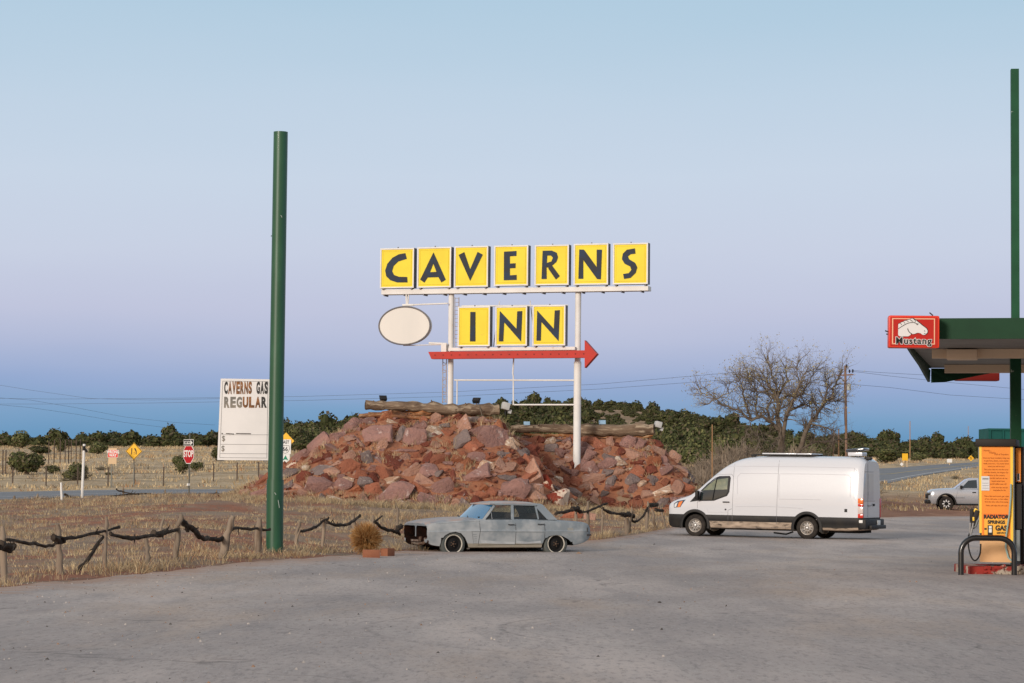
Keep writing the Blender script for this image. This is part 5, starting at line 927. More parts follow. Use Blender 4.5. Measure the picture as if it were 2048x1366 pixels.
# island kerb, pipe guard, second pump
ik=empty('pump_island',gpt(1994,PY-.25),0,'red painted chipped concrete kerb under the fuel pump','kerb'); q=MB(); q.rbox((.75,.75,.07),(2.5,1.6,.17),.02); q.build('kerb',MIR,ik)
q=MB(); rl=random.Random(4)
for i in range(26): q.rbox((rl.uniform(-.25,.45),-.06+rl.uniform(-.02,.01),rl.uniform(.02,.17)),(rl.uniform(.05,.14),.05,rl.uniform(.03,.07)),.015,rot=Matrix.Rotation(rl.uniform(-1,1),3,'Y'))
q.build('crumbled_edge',MIR,ik)
GP=Vector((0,0,0)); gY=PY-.7; q=MB(); P=[]; a=gpt(1922,gY); b=gpt(2028.5,gY); top=at(1975,1076,gY).z; w_=b.x-a.x; rr_=.27
P=[Vector((0,0,-.1)),Vector((0,0,top-a.z-rr_))]+[Vector((rr_-rr_*math.cos(t),0,top-a.z-rr_+rr_*math.sin(t))) for t in np.linspace(.2,math.pi/2,7)]+[Vector((w_-rr_+rr_*math.sin(t),0,top-a.z-rr_+rr_*math.cos(t))) for t in np.linspace(0,math.pi/2-.2,7)]+[Vector((w_,0,top-a.z-rr_)),Vector((w_,0,-.1))]
q.tube(P,.052,14); tag(q.build('pipe_guard',mat('black_pipe',(.012,.012,.012),rough=.28,coat=.3),None,loc=a,smooth=50),'thick black bent pipe guard in front of the fuel pump','guard')
p2=gpt(2062,PY+2.2); o=empty('fuel_pump',p2,0,'sliver of another orange fuel pump cut off by the right edge','fuel pump'); q=MB(); q.box((0,.3,1.15),(.42,.8,1.3)); q.build('orange_panel',MOR,o,smooth=None); q=MB(); q.box((0,.3,.3),(.46,.84,.39)); q.box((0,.32,1.95),(.5,.9,.14)); q.box((-.05,-.12,1.35),(.5,.1,.45)); q.build('cabinet',MPB,o,smooth=None); q=MB(); q.box((0,-.115,.55),(.42,.02,.6)); q.build('red_panel',MRS,o,smooth=None)
# ---------------- tumbleweed, blocks ----------------
TP=gpt(731,57.5); rt=random.Random(9); q=MB()
for i in range(1500):
    d=Vector((rt.gauss(0,1),rt.gauss(0,1),rt.gauss(0,1))).normalized(); r_=rt.uniform(.05,.2); p=Vector((0,0,.40))+Vector((d.x*.38,d.y*.38,d.z*.36))*r_; pts=[p]; dd=(d+Vector((0,0,.25))).normalized()
    L_=.40*rt.uniform(.75,1.0)
    for k_ in range(3): dd=(dd+Vector((rt.gauss(0,.28),rt.gauss(0,.28),rt.gauss(0,.28)))).normalized(); p=p+dd*L_/3; p.z=max(p.z,.0); pts.append(p)
    q.tube(pts,[.007,.006,.005,.003],3,cap=False,mi=i%3)
tag(q.build('tumbleweed',[mat('tumble_a',(.34,.175,.06),rough=.9),mat('tumble_b',(.30,.14,.045),rough=.9),mat('tumble_c',(.44,.27,.12),rough=.9)],None,loc=TP,smooth=None,fixn=False),'round orange brown tumbleweed beside the front of the grey car','tumbleweed')
MBR=mat('clay_block',(.30,.125,.07),(.25,.10,.06),scale=5,rough=.9,bump=.01,bscale=40)
for px,Y,rz,lb,w_ in ((742.5,56.2,.05,'terracotta block standing in front of the tumbleweed',.40),(775,57.6,1.1,'smaller terracotta block between the tumbleweed and the grey car',.34)):
    q=MB(); q.rbox((0,0,.10),(w_,.2,.2),.008); tag(q.build('clay_block',MBR,None,loc=gpt(px,Y),rot=(0,0,rz)),lb,'block')
# litter and stones on the lot
rl=random.Random(21); MSTN=[mat('dark_stone',(.09,.085,.08),rough=.9),mat('pale_stone',(.42,.38,.34),rough=.9),mat('brown_stone',(.28,.18,.12),rough=.9)]
V=[];Fc=[];mi=[]
for i in range(1500):
    u=rl.uniform(-.22,.22); t=1-rl.random()**2.2*.65 if rl.random()<.8 else rl.uniform(.25,1); Yb=float(lotY(u)); Y=Yb*min(t+.02,1.02); X=u*Y; z=float(G0(X,Y))+.02; s_=rl.choice([.007,.009,.012,.018])*rl.uniform(.7,1.4); P=(tet*s_*2)@np.array(Matrix.Rotation(rl.uniform(0,6),3,'Z')).T+np.array([X,Y,z]); o=len(V); V+=list(P); Fc+=[tuple(j+o for j in f) for f in tf]; mi+=[rl.choice([0,1,1,2,2])]*6
tag(link('loose_gravel',npmesh('loose_gravel',V,Fc,MSTN,mi)),'loose gravel scattered over the worn lot','gravel',kind='stuff')
for px,py,w_,lb,k_ in ((1319,1206,8,'small dark clod lying alone in the middle of the lot',0),(1323,1260,5,'tiny dark stone on the open lot below the small dark clod',0),(1308,1089,5,'small black piece of litter left of the van front wheel',0),(1158,1107,13,'small tan board scrap on the ground behind the grey car',2),(983,1279,4,'tiny pale pebble on the lot near the tyre tracks',1),(1452,1213,4,'tiny dark stone on the lot right of the small dark clod',0)):
    h=hit(px,py,lambda X,Y:G0(X,Y)+.02,15,120); s_=h.y/F*w_; o=link('stone',ROCKS[px%18],None,h+Vector((0,0,.01))); o.scale=(s_,s_*.8,max(.03,s_*.35)); o.material_slots[0].link='OBJECT'; o.material_slots[0].material=MSTN[k_]; tag(o,lb,'stone')
# ---------------- vehicles ----------------
def pch(xs,ys,q):
    xs=np.array(xs,float); ys=np.array(ys,float); h=np.diff(xs); dl=np.diff(ys)/h; d=np.zeros(len(xs)); 
    for i in range(1,len(xs)-1):
        if dl[i-1]*dl[i]>0: w1=2*h[i]+h[i-1]; w2=h[i]+2*h[i-1]; d[i]=(w1+w2)/(w1/dl[i-1]+w2/dl[i])
    d[0]=dl[0]; d[-1]=dl[-1]; q=np.clip(q,xs[0],xs[-1]); i=np.clip(np.searchsorted(xs,q)-1,0,len(xs)-2); t=(q-xs[i])/h[i]
    return ys[i]*(1+2*t)*(1-t)**2+h[i]*d[i]*t*(1-t)**2+ys[i+1]*t*t*(3-2*t)+h[i]*d[i+1]*t*t*(t-1)
def loftmesh(xs,secfn):
    S=[secfn(x) for x in xs]; n=len(S[0]); V=[];Fs=[]
    for x,s in zip(xs,S):
        ring=[(x,-y,z) for y,z in s]+[(x,y,z) for y,z in reversed(s[1:-1])]
        V+=ring
    m=2*n-2
    for i in range(len(xs)-1):
        for k_ in range(m): Fs.append((i*m+k_,i*m+(k_+1)%m,(i+1)*m+(k_+1)%m,(i+1)*m+k_))
    # end caps as strips between the two halves
    for base,fl in ((0,False),((len(xs)-1)*m,True)):
        for k_ in range(n-1):
            a=base+k_; b=base+k_+1; c=base+(m-k_-1)%m if k_+1<n-1 else base+k_+1; d=base+(m-k_)%m
            f=[a,b,c,d]; g=[];[g.append(v) for v in f if v not in g]
            if len(g)>2: Fs.append(tuple(g if fl else g[::-1]))
    return V,Fs
def cut(obj,cutters):
    par=obj.parent; obj.parent=None
    for c in cutters:
        md=obj.modifiers.new('b','BOOLEAN'); md.operation='DIFFERENCE'; md.object=c; md.solver='EXACT'
    dg=bpy.context.evaluated_depsgraph_get(); dg.update(); me=bpy.data.meshes.new_from_object(obj.evaluated_get(dg)); old=obj.data; obj.modifiers.clear(); obj.data=me; obj.parent=par
    for c in cutters: bpy.data.objects.remove(c)
def cutprism(poly,y0,y1):
    q=MB(); q.prism(poly,y0,y1); return q.build('cutter',MDK,None,smooth=None)
def islands(o):
    bm=bmesh.new(); bm.from_mesh(o.data); bm.faces.ensure_lookup_table(); seen=set(); gr=[]
    for f in bm.faces:
        if f.index in seen: continue
        st=[f]; seen.add(f.index); g_=[]
        while st:
            a=st.pop(); g_.append(a.index)
            for e in a.edges:
                for b_ in e.link_faces:
                    if b_.index not in seen: seen.add(b_.index); st.append(b_)
        gr.append(set(g_))
    bm.free()
    if len(gr)<2: return
    src=o.data
    for k_,g_ in enumerate(gr):
        b2=bmesh.new(); b2.from_mesh(src); b2.faces.ensure_lookup_table(); bmesh.ops.delete(b2,geom=[f for f in b2.faces if f.index not in g_],context='FACES'); m=src.copy(); b2.to_mesh(m); b2.free()
        if k_==0: o.data=m
        else: link(o.name.split('.')[0],m,o.parent)
class Veh:
    def __init__(s,name,label,cat,anchor_px,Y,local,yaw,pitch=0.0,z=None):
        p=at(anchor_px[0],anchor_px[1],Y); Rm=(Matrix.Rotation(yaw,3,'Z')@Matrix.Rotation(pitch,3,'Y')); loc=p-Rm@Vector(local); s.o=empty(name,loc,0,label,cat,rot=Rm.to_euler()); s.M=Matrix.Translation(loc)@Rm.to_4x4(); s.I=s.M.inverted()
    def plane(s,px,py,axis,val):
        o=s.I@Vector((0,0,CAMZ)); d=s.I.to_3x3()@ray(px,py); t=(val-o[axis])/d[axis]; return o+d*t
    def setbvh(s,me):
        s.b=BVHTree.FromPolygons([v.co for v in me.vertices],[p.vertices for p in me.polygons])
    def rc(s,o,d):
        h=s.b.ray_cast(Vector(o),Vector(d)); return (h[0],h[1]) if h[0] is not None else (None,None)
    def proj(s,a,b,side='L',off=.004):
        if side=='L': h,n=s.rc((a,-3,b),(0,1,0)); o=Vector((0,-1,0))
        elif side=='T': h,n=s.rc((a,b,5),(0,0,-1)); o=Vector((0,0,1))
        else: h,n=s.rc((9 if side=='B' else -5,a,b),(-1 if side=='B' else 1,0,0)); o=Vector((1 if side=='B' else -1,0,0))
        if h is None: return None
        if n.dot(o)<0: n=-n
        return h+n*off
    def line(s,pts,w_,mat_,name,side='L',parent=None,off=.002,q=None):
        own=q is None; q=q or MB()
        for (a,b) in zip(pts[:-1],pts[1:]):
            n=max(2,int(math.dist(a,b)/.12)+1); P=[s.proj(a[0]+(b[0]-a[0])*i/n,a[1]+(b[1]-a[1])*i/n,side,off) for i in range(n+1)]; P=[p for p in P if p is not None]
            if len(P)>1: q.tube(P,w_/2,4,flat=1)
        if own: return q.build(name,mat_,parent or s.o,smooth=None)
    def patch(s,poly,mat_,name,side='L',parent=None,off=.006,cuts=2,smooth=60):
        bm=bmesh.new(); vs=[bm.verts.new((a,b,0)) for a,b in poly]; bm.faces.new(vs); bmesh.ops.triangulate(bm,faces=bm.faces,ngon_method='EAR_CLIP')
        for _ in range(cuts): 
            L_=[e for e in bm.edges if e.calc_length()>.12]
            if L_: bmesh.ops.subdivide_edges(bm,edges=L_,cuts=1); bmesh.ops.triangulate(bm,faces=bm.faces)
        bad=[]
        for v in bm.verts:
            p=s.proj(v.co.x,v.co.y,side,off)
            if p is None: bad.append(v)
            else: v.co=p
        if bad: bmesh.ops.delete(bm,geom=bad,context='VERTS')
        ex=bmesh.ops.extrude_face_region(bm,geom=bm.faces[:]); d=Vector((0,.004,0)) if side=='L' else (Vector((-.004,0,0)) if side=='B' else Vector((.004,0,0)))
        for g_ in ex['geom']:
            if isinstance(g_,bmesh.types.BMVert): g_.co+=d
        bmesh.ops.recalc_face_normals(bm,faces=bm.faces)
        me=bpy.data.meshes.new(name); bm.to_mesh(me); bm.free(); me.materials.append(mat_)
        if smooth: me.polygons.foreach_set('use_smooth',[True]*len(me.polygons)); me.set_sharp_from_angle(angle=R(smooth))
        return link(name,me,parent or s.o)
def split(me,pred,name,mats,parent,inv=False):
    bm=bmesh.new(); bm.from_mesh(me); dl=[f for f in bm.faces if bool(pred(f.calc_center_median()))==inv]; bmesh.ops.delete(bm,geom=dl,context='FACES'); m=bpy.data.meshes.new(name); bm.to_mesh(m); bm.free(); m.materials.clear()
    for q in mats: m.materials.append(q)
    return link(name,m,parent)
MTY=mat('tyre_rubber',(.022,.020,.019),(.05,.042,.036),scale=6,rough=.85,bump=.004,bscale=40); MTB=mat('wheel_black',(.012,.011,.011),rough=.7); MWL=mat('wheel_well',(.010,.010,.010),rough=.95)
# ---- white van
van=Veh('cargo_van','white high roof cargo van with dusty black sills parked beside the rock heaps','van',(1390.5,1073),78.4,(1.02,-1.0,0),-R(25),pitch=R(.35))
V_=van.o
MVW=mat('van_white',(.60,.615,.65),rough=.22,coat=.6,spec=.5); MVB=mat('van_cladding',(.016,.016,.018),(.03,.027,.024),scale=2,rough=.5); MVD=mat('dusty_sill',(.50,.40,.31),(.28,.22,.17),scale=3,rough=.7,stretch=(1,1,3),c3=(.07,.055,.045),s3=2,thr3=(.54,.64))
MGLs=mat('tinted_glass',(.012,.02,.022),rough=.04,spec=.9,coat=.5); MSM=mat('panel_gap',(.19,.19,.20),rough=.7); MCH=mat('plastic_black',(.015,.015,.016),rough=.45)
kx=[0,.05,.18,.45,.75,1.0,1.3,1.66,1.95,2.25,2.55,2.9,3.4,6.0,6.36,6.50,6.60]; kt=[.98,1.05,1.14,1.24,1.34,1.51,1.77,2.08,2.30,2.465,2.56,2.615,2.64,2.64,2.62,2.58,2.50]; kw=[.74,.86,.965,1.01,1.02,1.03,1.03,1.03,1.03,1.03,1.03,1.03,1.03,1.03,1.025,1.005,.95]; kb=[.40,.33,.28,.27,.27,.27,.28,.28,.28,.28,.28,.28,.28,.28,.30,.31,.33]
def vsec(x):
    zt=float(pch(kx,kt,x)); w_=float(pch(kx,kw,x)); zb=float(pch(kx,kb,x)); s=[(0,zb),(.80*w_,zb),(.95*w_,zb+.03),(.99*w_,zb+.10),(w_,.515),(w_*1.006,.53),(w_*1.006,.70),(w_,.715)]
    for fy,fz in ((1.0,.0),(1.0,.12),(1.0,.25),(.997,.38),(.99,.5),(.98,.62),(.965,.72),(.945,.80),(.915,.87),(.86,.93),(.77,.968),(.6,.988),(.3,.998),(0,1.0)):
        z=.86+(zt-.86)*fz; s.append((w_*fy*(1-.10*max(0,z-1.3)/1.4),z))
    return s
xs=sorted(set([0,.02,.05,.1,.18,.3]+[round(x,2) for x in np.arange(.4,6.4,.1)]+[6.4,6.46,6.52,6.56,6.58,6.60]))
Vv,Fv=loftmesh(xs,vsec); q=MB(); q.add(Vv,Fv); body=q.build('body',MVW,V_)
ZX=lambda zx,zy:(1300+zx/4.096,880+zy/4.096)
def vp(zx,zy,y=-1.02): p=van.plane(*ZX(zx,zy),1,y); return (p.x,p.z)
def vr(zx,zy,x=6.6): p=van.plane(*ZX(zx,zy),0,x); return (p.y,p.z)
WF=vp(370,712,-1.0); WR_=vp(1286,737,-1.0); print('van wheels',WF,WR_); wx0,wx1=WF[0],WR_[0]
cs=[]
for wx in (wx0,wx1):
    q=MB(); q.prism([(wx+.43*math.cos(2*math.pi*i/40),.37+.43*math.sin(2*math.pi*i/40)) for i in range(40)],-1.3,1.3); cs.append(q.build('cutter',MDK,None,smooth=None))
cut(body,cs); van.setbvh(body.data)
me=body.data; me.materials.clear()
isarch=lambda c: any(abs(math.hypot(c.x-wx,c.z-.37)-.43)<.012 and abs(c.y)<1.02 for wx in (wx0,wx1)) and c.z<.81
wl=split(me,isarch,'wheel_arch',[MWL],V_)
clad=lambda c:(not isarch(c)) and ((.51<c.z<.716) or (c.x<.9 and c.z<.716) or (c.x>wx1+.3 and .37<c.z<.716) or c.z<.29)
sill=lambda c:(not isarch(c)) and (not clad(c)) and c.z<=.515
cl_=split(me,clad,'side_cladding',[MVB],V_); si_=split(me,sill,'sill',[MVD],V_)
b2=split(me,lambda c: not(isarch(c) or clad(c) or sill(c)),'body',[MVW],V_); bpy.data.objects.remove(body); b2.name='body'
for o_ in (b2,cl_,si_): o_.data.polygons.foreach_set('use_smooth',[True]*len(o_.data.polygons)); o_.data.set_sharp_from_angle(angle=R(30))
# flared arch mouldings
for wx in (wx0,wx1):
    q=MB(); n=22; P=[]
    for i in range(n+1):
        t=R(-12)+R(204)*i/n; P.append((t,))
    for i,(t,) in enumerate(P):
        for r_,y in ((.425,-1.00),(.425,-1.055),(.47,-1.062),(.515,-1.045),(.515,-.99)): q.v.append((wx+r_*math.cos(t),y,.37+r_*math.sin(t)))
    for i in range(n):
        for k_ in range(4): q.f.append((i*5+k_,i*5+k_+1,(i+1)*5+k_+1,(i+1)*5+k_)); q.m.append(0)
    q.build('arch_moulding',MVB,V_,smooth=50)
def wheel(parent,c,r,w_,rimr,rimmat,tyre=MTY,side=-1,kind='steel',ww=None,name='wheel'):
    # rim is the wheel mesh, the tyre its child; c = centre
    q=MB(); y=side*w_/2
    q.lathe([(0,y*.80),(rimr*.20,y*.84),(rimr*.28,y*.70),(rimr*.55,y*.55),(rimr*.78,y*.40),(rimr*.86,y*.50),(rimr*.95,y*.86),(rimr*1.02,y*.9),(rimr*1.02,-y*.9),(0,-y*.9)],32,'Y',c=c)
    rim=q.build(name,rimmat,parent,smooth=40)
    q=MB()
    if kind=='steel':
        for i in range(10): t=2*math.pi*i/10; q.lathe([(0,0),(rimr*.085,0),(rimr*.085,.012)],10,'Y',c=(c[0]+rimr*.66*math.cos(t),c[1]+y*.56,c[2]+rimr*.66*math.sin(t)))
        q.build('hole',MTB,rim,smooth=None); q=MB()
        for i in range(8): t=2*math.pi*(i+.5)/8; q.lathe([(0,-.012),(rimr*.055,-.012),(rimr*.055,.01)],6,'Y',c=(c[0]+rimr*.40*math.cos(t),c[1]+y*.70,c[2]+rimr*.40*math.sin(t)))
        q.lathe([(0,-.03),(rimr*.16,-.02),(rimr*.2,.02)],16,'Y',c=(c[0],c[1]+y*.86,c[2])); q.build('hub',MHUB,rim)
    elif kind=='bare':
        for i in range(5): t=2*math.pi*i/5; q.lathe([(0,-.02),(rimr*.07,-.02),(rimr*.07,.01)],8,'Y',c=(c[0]+rimr*.30*math.cos(t),c[1]+y*.74,c[2]+rimr*.30*math.sin(t)))
        q.lathe([(0,-.03),(rimr*.14,-.02),(rimr*.16,.02)],14,'Y',c=(c[0],c[1]+y*.8,c[2])); q.build('hub',mat('rusty_hub',(.13,.085,.06),rough=.7,metal=.4) if 'rusty_hub' not in bpy.data.materials else bpy.data.materials['rusty_hub'],rim)
    elif kind=='alloy':
        for i in range(8):
            t=2*math.pi*i/8; rt_=Matrix.Rotation(-t,3,'Y'); q.box(Vector(c)+Vector((0,y*.86,0))+rt_@Vector((rimr*.72,0,0)),(rimr*.5,.02,rimr*.30),rot=rt_)
        q.build('spoke',MALY,rim,smooth=None)
    q=MB(); h_=w_/2; q.lathe([(rimr,-h_*.75),(rimr*1.04,-h_*.95),((r+rimr)/2,-h_*1.02),(r*.93,-h_*.92),(r*.985,-h_*.72),(r,-h_*.4),(r,h_*.4),(r*.985,h_*.72),(r*.93,h_*.92),((r+rimr)/2,h_*1.02),(rimr*1.04,h_*.95),(rimr,h_*.75)],40,'Y',c=c); ty=q.build('tyre',tyre,rim,smooth=40); return rim,ty
MHUB=mat('hub_silver',(.62,.61,.60),rough=.35,metal=.6); MRIM=mat('steel_rim',(.40,.385,.37),(.30,.25,.20),scale=8,rough=.45,metal=.5); MALY=mat('alloy_silver',(.72,.73,.74),rough=.3,metal=.3)
for wx in (wx0,wx1):
    wheel(V_,(wx,-.90,.36),.36,.235,.215,MRIM); wheel(V_,(wx,.90,.36),.36,.235,.215,MRIM,side=1)
q=MB(); q.box(((wx0+wx1)/2,0,.30),(wx1-wx0-.9,1.5,.10)); q.box((wx1,0,.33),(.12,1.5,.12)); q.box((5.9,0,.28),(1.0,1.3,.12)); q.tube([(3.6,-.75,.18),(4.0,-.72,.14),(4.2,-.6,.22)],.03,6); q.build('underbody',MWL,V_,smooth=None)
# glazing
fr=van.patch([vp(*p) for p in [(404,500),(412,415),(462,362),(522,312),(562,296),(648,294),(657,310),(650,425),(632,458),(525,498)]],MCH,'window_frame',off=.004)
van.patch([vp(*p) for p in [(418,490),(424,415),(470,368),(530,320),(566,306),(636,304),(645,314),(638,420),(622,450),(520,488)]],MGLs,'window_glass',parent=fr,off=.011)
van.line([vp(544,314),vp(516,488)],.035,MCH,'window_divider',parent=fr,off=.016)
van.patch([vp(*p) for p in [(326,507),(398,425),(402,497)]],MCH,'corner_panel',off=.005)
# interior sunshade seen through the cab window
van.patch([vp(*p) for p in [(428,415),(470,374),(532,326),(636,312),(632,405),(540,408),(440,412)]],mat('sun_shade',(.20,.21,.13),(.10,.13,.09),scale=5,rough=.25,coat=.6),'sun_shade',parent=fr,off=.0125)
q=MB(); a=vp(405,452); q.rbox((a[0]-.02,-1.16,a[1]),(.10,.20,.30),.03); q.box((a[0]+.02,-1.06,a[1]-.1),(.06,.12,.05)); q.build('side_mirror',MCH,V_)
hl=van.patch([vp(*p) for p in [(192,520),(222,500),(290,488),(270,515),(248,550),(194,554)]],mat('headlamp_dark',(.03,.06,.10),rough=.1,coat=1),'headlight',off=.006)
van.patch([vp(*p) for p in [(236,508),(268,500),(246,548),(224,550)]],mat('amber_lens',(.75,.20,.03),rough=.2,coat=.5),'indicator',parent=hl,off=.013); van.patch([vp(*p) for p in [(200,524),(226,510),(214,548),(198,549)]],mat('lamp_clear',(.65,.66,.68),rough=.15,coat=.8),'lamp_lens',parent=hl,off=.013)
q=MB(); a=vp(598,505); b_=vp(652,509); q.rbox(((a[0]+b_[0])/2,-1.045,a[1]-.01),(b_[0]-a[0],.05,.035),.01); q.build('door_handle',MCH,V_)
q=MB(); a=vp(620,569); q.lathe([(0,-.01),(.028,-.008),(.028,.02)],14,'Y',c=(a[0],-1.035,a[1])); q.build('lock_cap',MCH,V_)
a=vp(1605,578); van.patch([(a[0]-.045,a[1]-.05),(a[0]+.045,a[1]-.05),(a[0]+.045,a[1]+.05),(a[0]-.045,a[1]+.05)],MCH,'power_inlet',off=.008)
q=MB()
for ln in ([(680,168),(680,400),(676,560),(672,712)],[(1046,140),(1044,400),(1036,690)],[(390,500),(388,590)],[(640,610),(640,700)],[(672,562),(640,575),(638,612)],[(520,290),(566,282),(664,280),(678,300)],[(480,720),(1165,718)]): van.line([vp(*p) for p in ln],.009,MSM,'',q=q)
q.build('door_gap',MSM,V_,smooth=None)
MCR2=mat('crease_grey',(.58,.58,.61),rough=.35); q=MB()
for ln in ([(560,222),(680,214),(1040,216),(1400,222),(1665,229),(1690,260)],[(716,440),(712,300),(735,274),(1040,274)],[(1060,276),(1400,280),(1620,287),(1640,305),(1640,470)],[(1060,484),(1250,486),(1400,490)],[(1665,232),(1672,480),(1690,500)],[(700,545),(1000,545),(1250,560)],[(1055,276),(1055,470)],[(470,560),(478,590),(640,590)]): van.line([vp(*p) for p in ln],.012,MCR2,'',q=q)
q.build('body_crease',MCR2,V_,smooth=None)
# rear end
MTR=mat('tail_red',(.55,.025,.012),rough=.2,coat=.6); MTA=mat('tail_amber',(.75,.17,.03),rough=.2,coat=.6); MTC=mat('tail_clear',(.60,.50,.47),rough=.2,coat=.6)
xz=lambda p:van.plane(*ZX(*p),1,-1.0)
z1=xz((1712,478)).z; z2=xz((1712,640)).z
tl=None
for (f0,f1,m_,nm) in ((0,.28,MTA,'tail_light'),(.28,.42,MTR,'red_lens'),(.42,.78,MTC,'clear_lens'),(.78,1,MTR,'red_lens')):
    za=z1+(z2-z1)*f0; zb_=z1+(z2-z1)*f1; q=MB(); q.rbox((6.535,-.955,(za+zb_)/2),(.17,.13,za-zb_-.004),.02); o_=q.build(nm,m_,tl or V_); tl=tl or o_
q=MB(); q.rbox((6.535,.955,(z1+z2)/2),(.17,.13,z1-z2),.02); q.build('tail_light',MTR,V_)
for (a,b_) in (((1738,1782)),((1788,1830))):
    pl_=[vr(a,275),vr(b_,275),vr(b_,490),vr(a,490)]; van.patch(pl_,mat('rear_panel_blue',(.50,.54,.60),rough=.12,coat=.6) if 'rear_panel_blue' not in bpy.data.materials else bpy.data.materials['rear_panel_blue'],'rear_window_panel',side='B',off=.006)
q=MB()
for ln in ([vr(1784,165),vr(1784,640)],[vr(1735,260),vr(1830,262)],[vr(1728,500),vr(1840,500)],[vr(1735,275),vr(1735,490)]): van.line(ln,.012,MSM,'',side='B',q=q)
q.build('rear_door_gap',MSM,V_,smooth=None)
q=MB(); a=vr(1795,538); q.box((6.62,a[0],a[1]),(.02,.34,.035)); q.build('rear_emblem_bar',mat('chrome_grey',(.35,.35,.36),rough=.3,metal=.5),V_,smooth=None)
q=MB(); a=vr(1828,532); q.rbox((6.63,a[0],a[1]),(.03,.14,.07),.01); q.build('rear_handle',MCH,V_)
q=MB(); q.rbox((6.60,0,.52),(.24,2.06,.30),.05); q.rbox((6.70,.1,.42),(.24,1.6,.12),.02); q.build('rear_bumper',MVB,V_)
q=MB(); a=van.plane(*ZX(1735,662),1,-1.04); q.rbox((6.56,-1.035,.60),(.12,.02,.09),.01); q.build('white_sticker',MWS,V_); q=MB(); q.rbox((6.735,.35,.55),(.02,.32,.16),.008); q.build('number_plate',MWS,V_)
q=MB(); q.box((6.50,0,2.59),(.14,.34,.05)); a=vp(1785,153,-.2); q.rbox((a[0]+.05,-.35,a[1]),(.22,.16,.10),.03); q.build('rear_camera',MCH,V_)
# roof fittings
zr=2.66
def rf(zx,zy): p=van.plane(*ZX(zx,zy),1,-.55); return p
a=rf(820,137); b_=rf(1340,130); q=MB(); 
for (s0,s1) in ((930,1210),(1215,1335)):
    u=rf(s0,123).x; v=rf(s1,123).x; q.rbox(((u+v)/2,-.1,zr+.045),(v-u,1.15,.04),.01)
q.build('roof_panel',mat('solar_white',(.62,.64,.68),rough=.25,coat=.4),V_)
q=MB()
for s0 in (960,1195,1320): u=rf(s0,135).x; q.box((u,-.1,zr+.01),(.06,1.1,.04))
u=rf(860,137).x; v=rf(1380,133).x; q.box(((u+v)/2,-.60,zr+.01),(v-u,.04,.04)); q.box(((u+v)/2,.4,zr+.01),(v-u,.04,.04)); u=rf(842,137).x; q.rbox((u,-.45,zr-.02),(.16,.12,.07),.02); q.build('roof_rail',MCH,V_,smooth=None)
u=rf(1600,130); v=rf(1755,100); q=MB(); cx=(u.x+v.x)/2; q.rbox((cx,-.25,zr+.06),(v.x-u.x-.14,.55,.12),.03); vb=q.build('roof_fan',MVW,V_); q=MB(); q.rbox((cx,-.25,zr+.19),(v.x-u.x,.6,.09),.04,rot=Matrix.Rotation(R(-6),3,'Y')); q.build('fan_lid',mat('smoke_lid',(.03,.035,.045),rough=.12,coat=.8),vb)
# ---- abandoned grey sedan
car=Veh('abandoned_sedan','abandoned grey old sedan with missing grille and flat whitewall tyres','car',(905,1110.5),61.3,(.70,-.80,0),R(24))
C_=car.o
MPT2=mat('primer_grey',(.20,.235,.262),(.26,.29,.31),scale=1.3,rough=.55,c3=(.38,.40,.41),s3=1.1,thr3=(.48,.60),bump=.002,bscale=5)
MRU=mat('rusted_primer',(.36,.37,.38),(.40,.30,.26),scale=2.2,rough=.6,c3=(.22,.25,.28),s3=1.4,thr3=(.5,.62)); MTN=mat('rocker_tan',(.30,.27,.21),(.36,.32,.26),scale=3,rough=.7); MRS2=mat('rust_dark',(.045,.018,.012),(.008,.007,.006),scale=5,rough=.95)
sx=[0,.05,.15,.5,1.3,2.4,3.3,3.9,4.3,4.5,4.6]; st=[.76,.80,.83,.87,.915,.915,.90,.875,.85,.80,.70]; sw=[.80,.845,.87,.89,.90,.90,.90,.885,.86,.81,.72]; sb=[.34,.28,.235,.20,.18,.18,.18,.22,.28,.35,.42]
def csec(x):
    zt=float(pch(sx,st,x)); w_=float(pch(sx,sw,x)); zb=float(pch(sx,sb,x)); cr=.045*math.exp(-((x-.6)/.9)**2)+.01
    mid=lambda f: zb+(zt-zb)*f
    return [(0,zb),(.84*w_,zb),(.93*w_,zb+.02),(.955*w_,mid(.16)),(.975*w_,mid(.36)),(1.0*w_,mid(.55)),(1.006*w_,mid(.60)),(.985*w_,mid(.635)),(.98*w_,mid(.78)),(.975*w_,mid(.90)),(.955*w_,mid(.965)),(.90*w_,zt),(.75*w_,zt-.004+cr*.35),(.5*w_,zt+cr*.75),(.25*w_,zt+cr),(0,zt+cr*1.15)]
xs=sorted(set([0,.02,.05,.1,.15]+[round(x,3) for x in np.arange(.2,4.4,.08)]+[4.4,4.46,4.52,4.56,4.6]))
Vv,Fv=loftmesh(xs,csec); q=MB(); q.add(Vv,Fv); cb=q.build('body',MPT2,C_)
CX=lambda zx,zy:(720+zx/3.938,960+zy/3.938)
def cp2(zx,zy,y=-.88): p=car.plane(*CX(zx,zy),1,y); return (p.x,p.z)
def cf(zx,zy,x=.03): p=car.plane(*CX(zx,zy),0,x); return (p.y,p.z)
print('car ext',cp2(560,345),cp2(1835,380),cp2(738,510),cp2(1545,515),cp2(1050,195,-.66),cp2(1545,305),cf(310,400),cf(552,400))
fa=[cp2(*p) for p in [(636,640),(634,520),(645,470),(668,438),(705,415),(750,407),(795,420),(828,455),(850,500),(864,545),(868,640)]]; ra=[cp2(*p) for p in [(1432,640),(1438,510),(1455,468),(1490,442),(1545,432),(1595,440),(1645,468),(1688,505),(1720,640)]]
cs=[]
for poly in (fa,ra): cs.append(cutprism(poly,-1.2,-.50)); cs.append(cutprism(poly,.50,1.2))
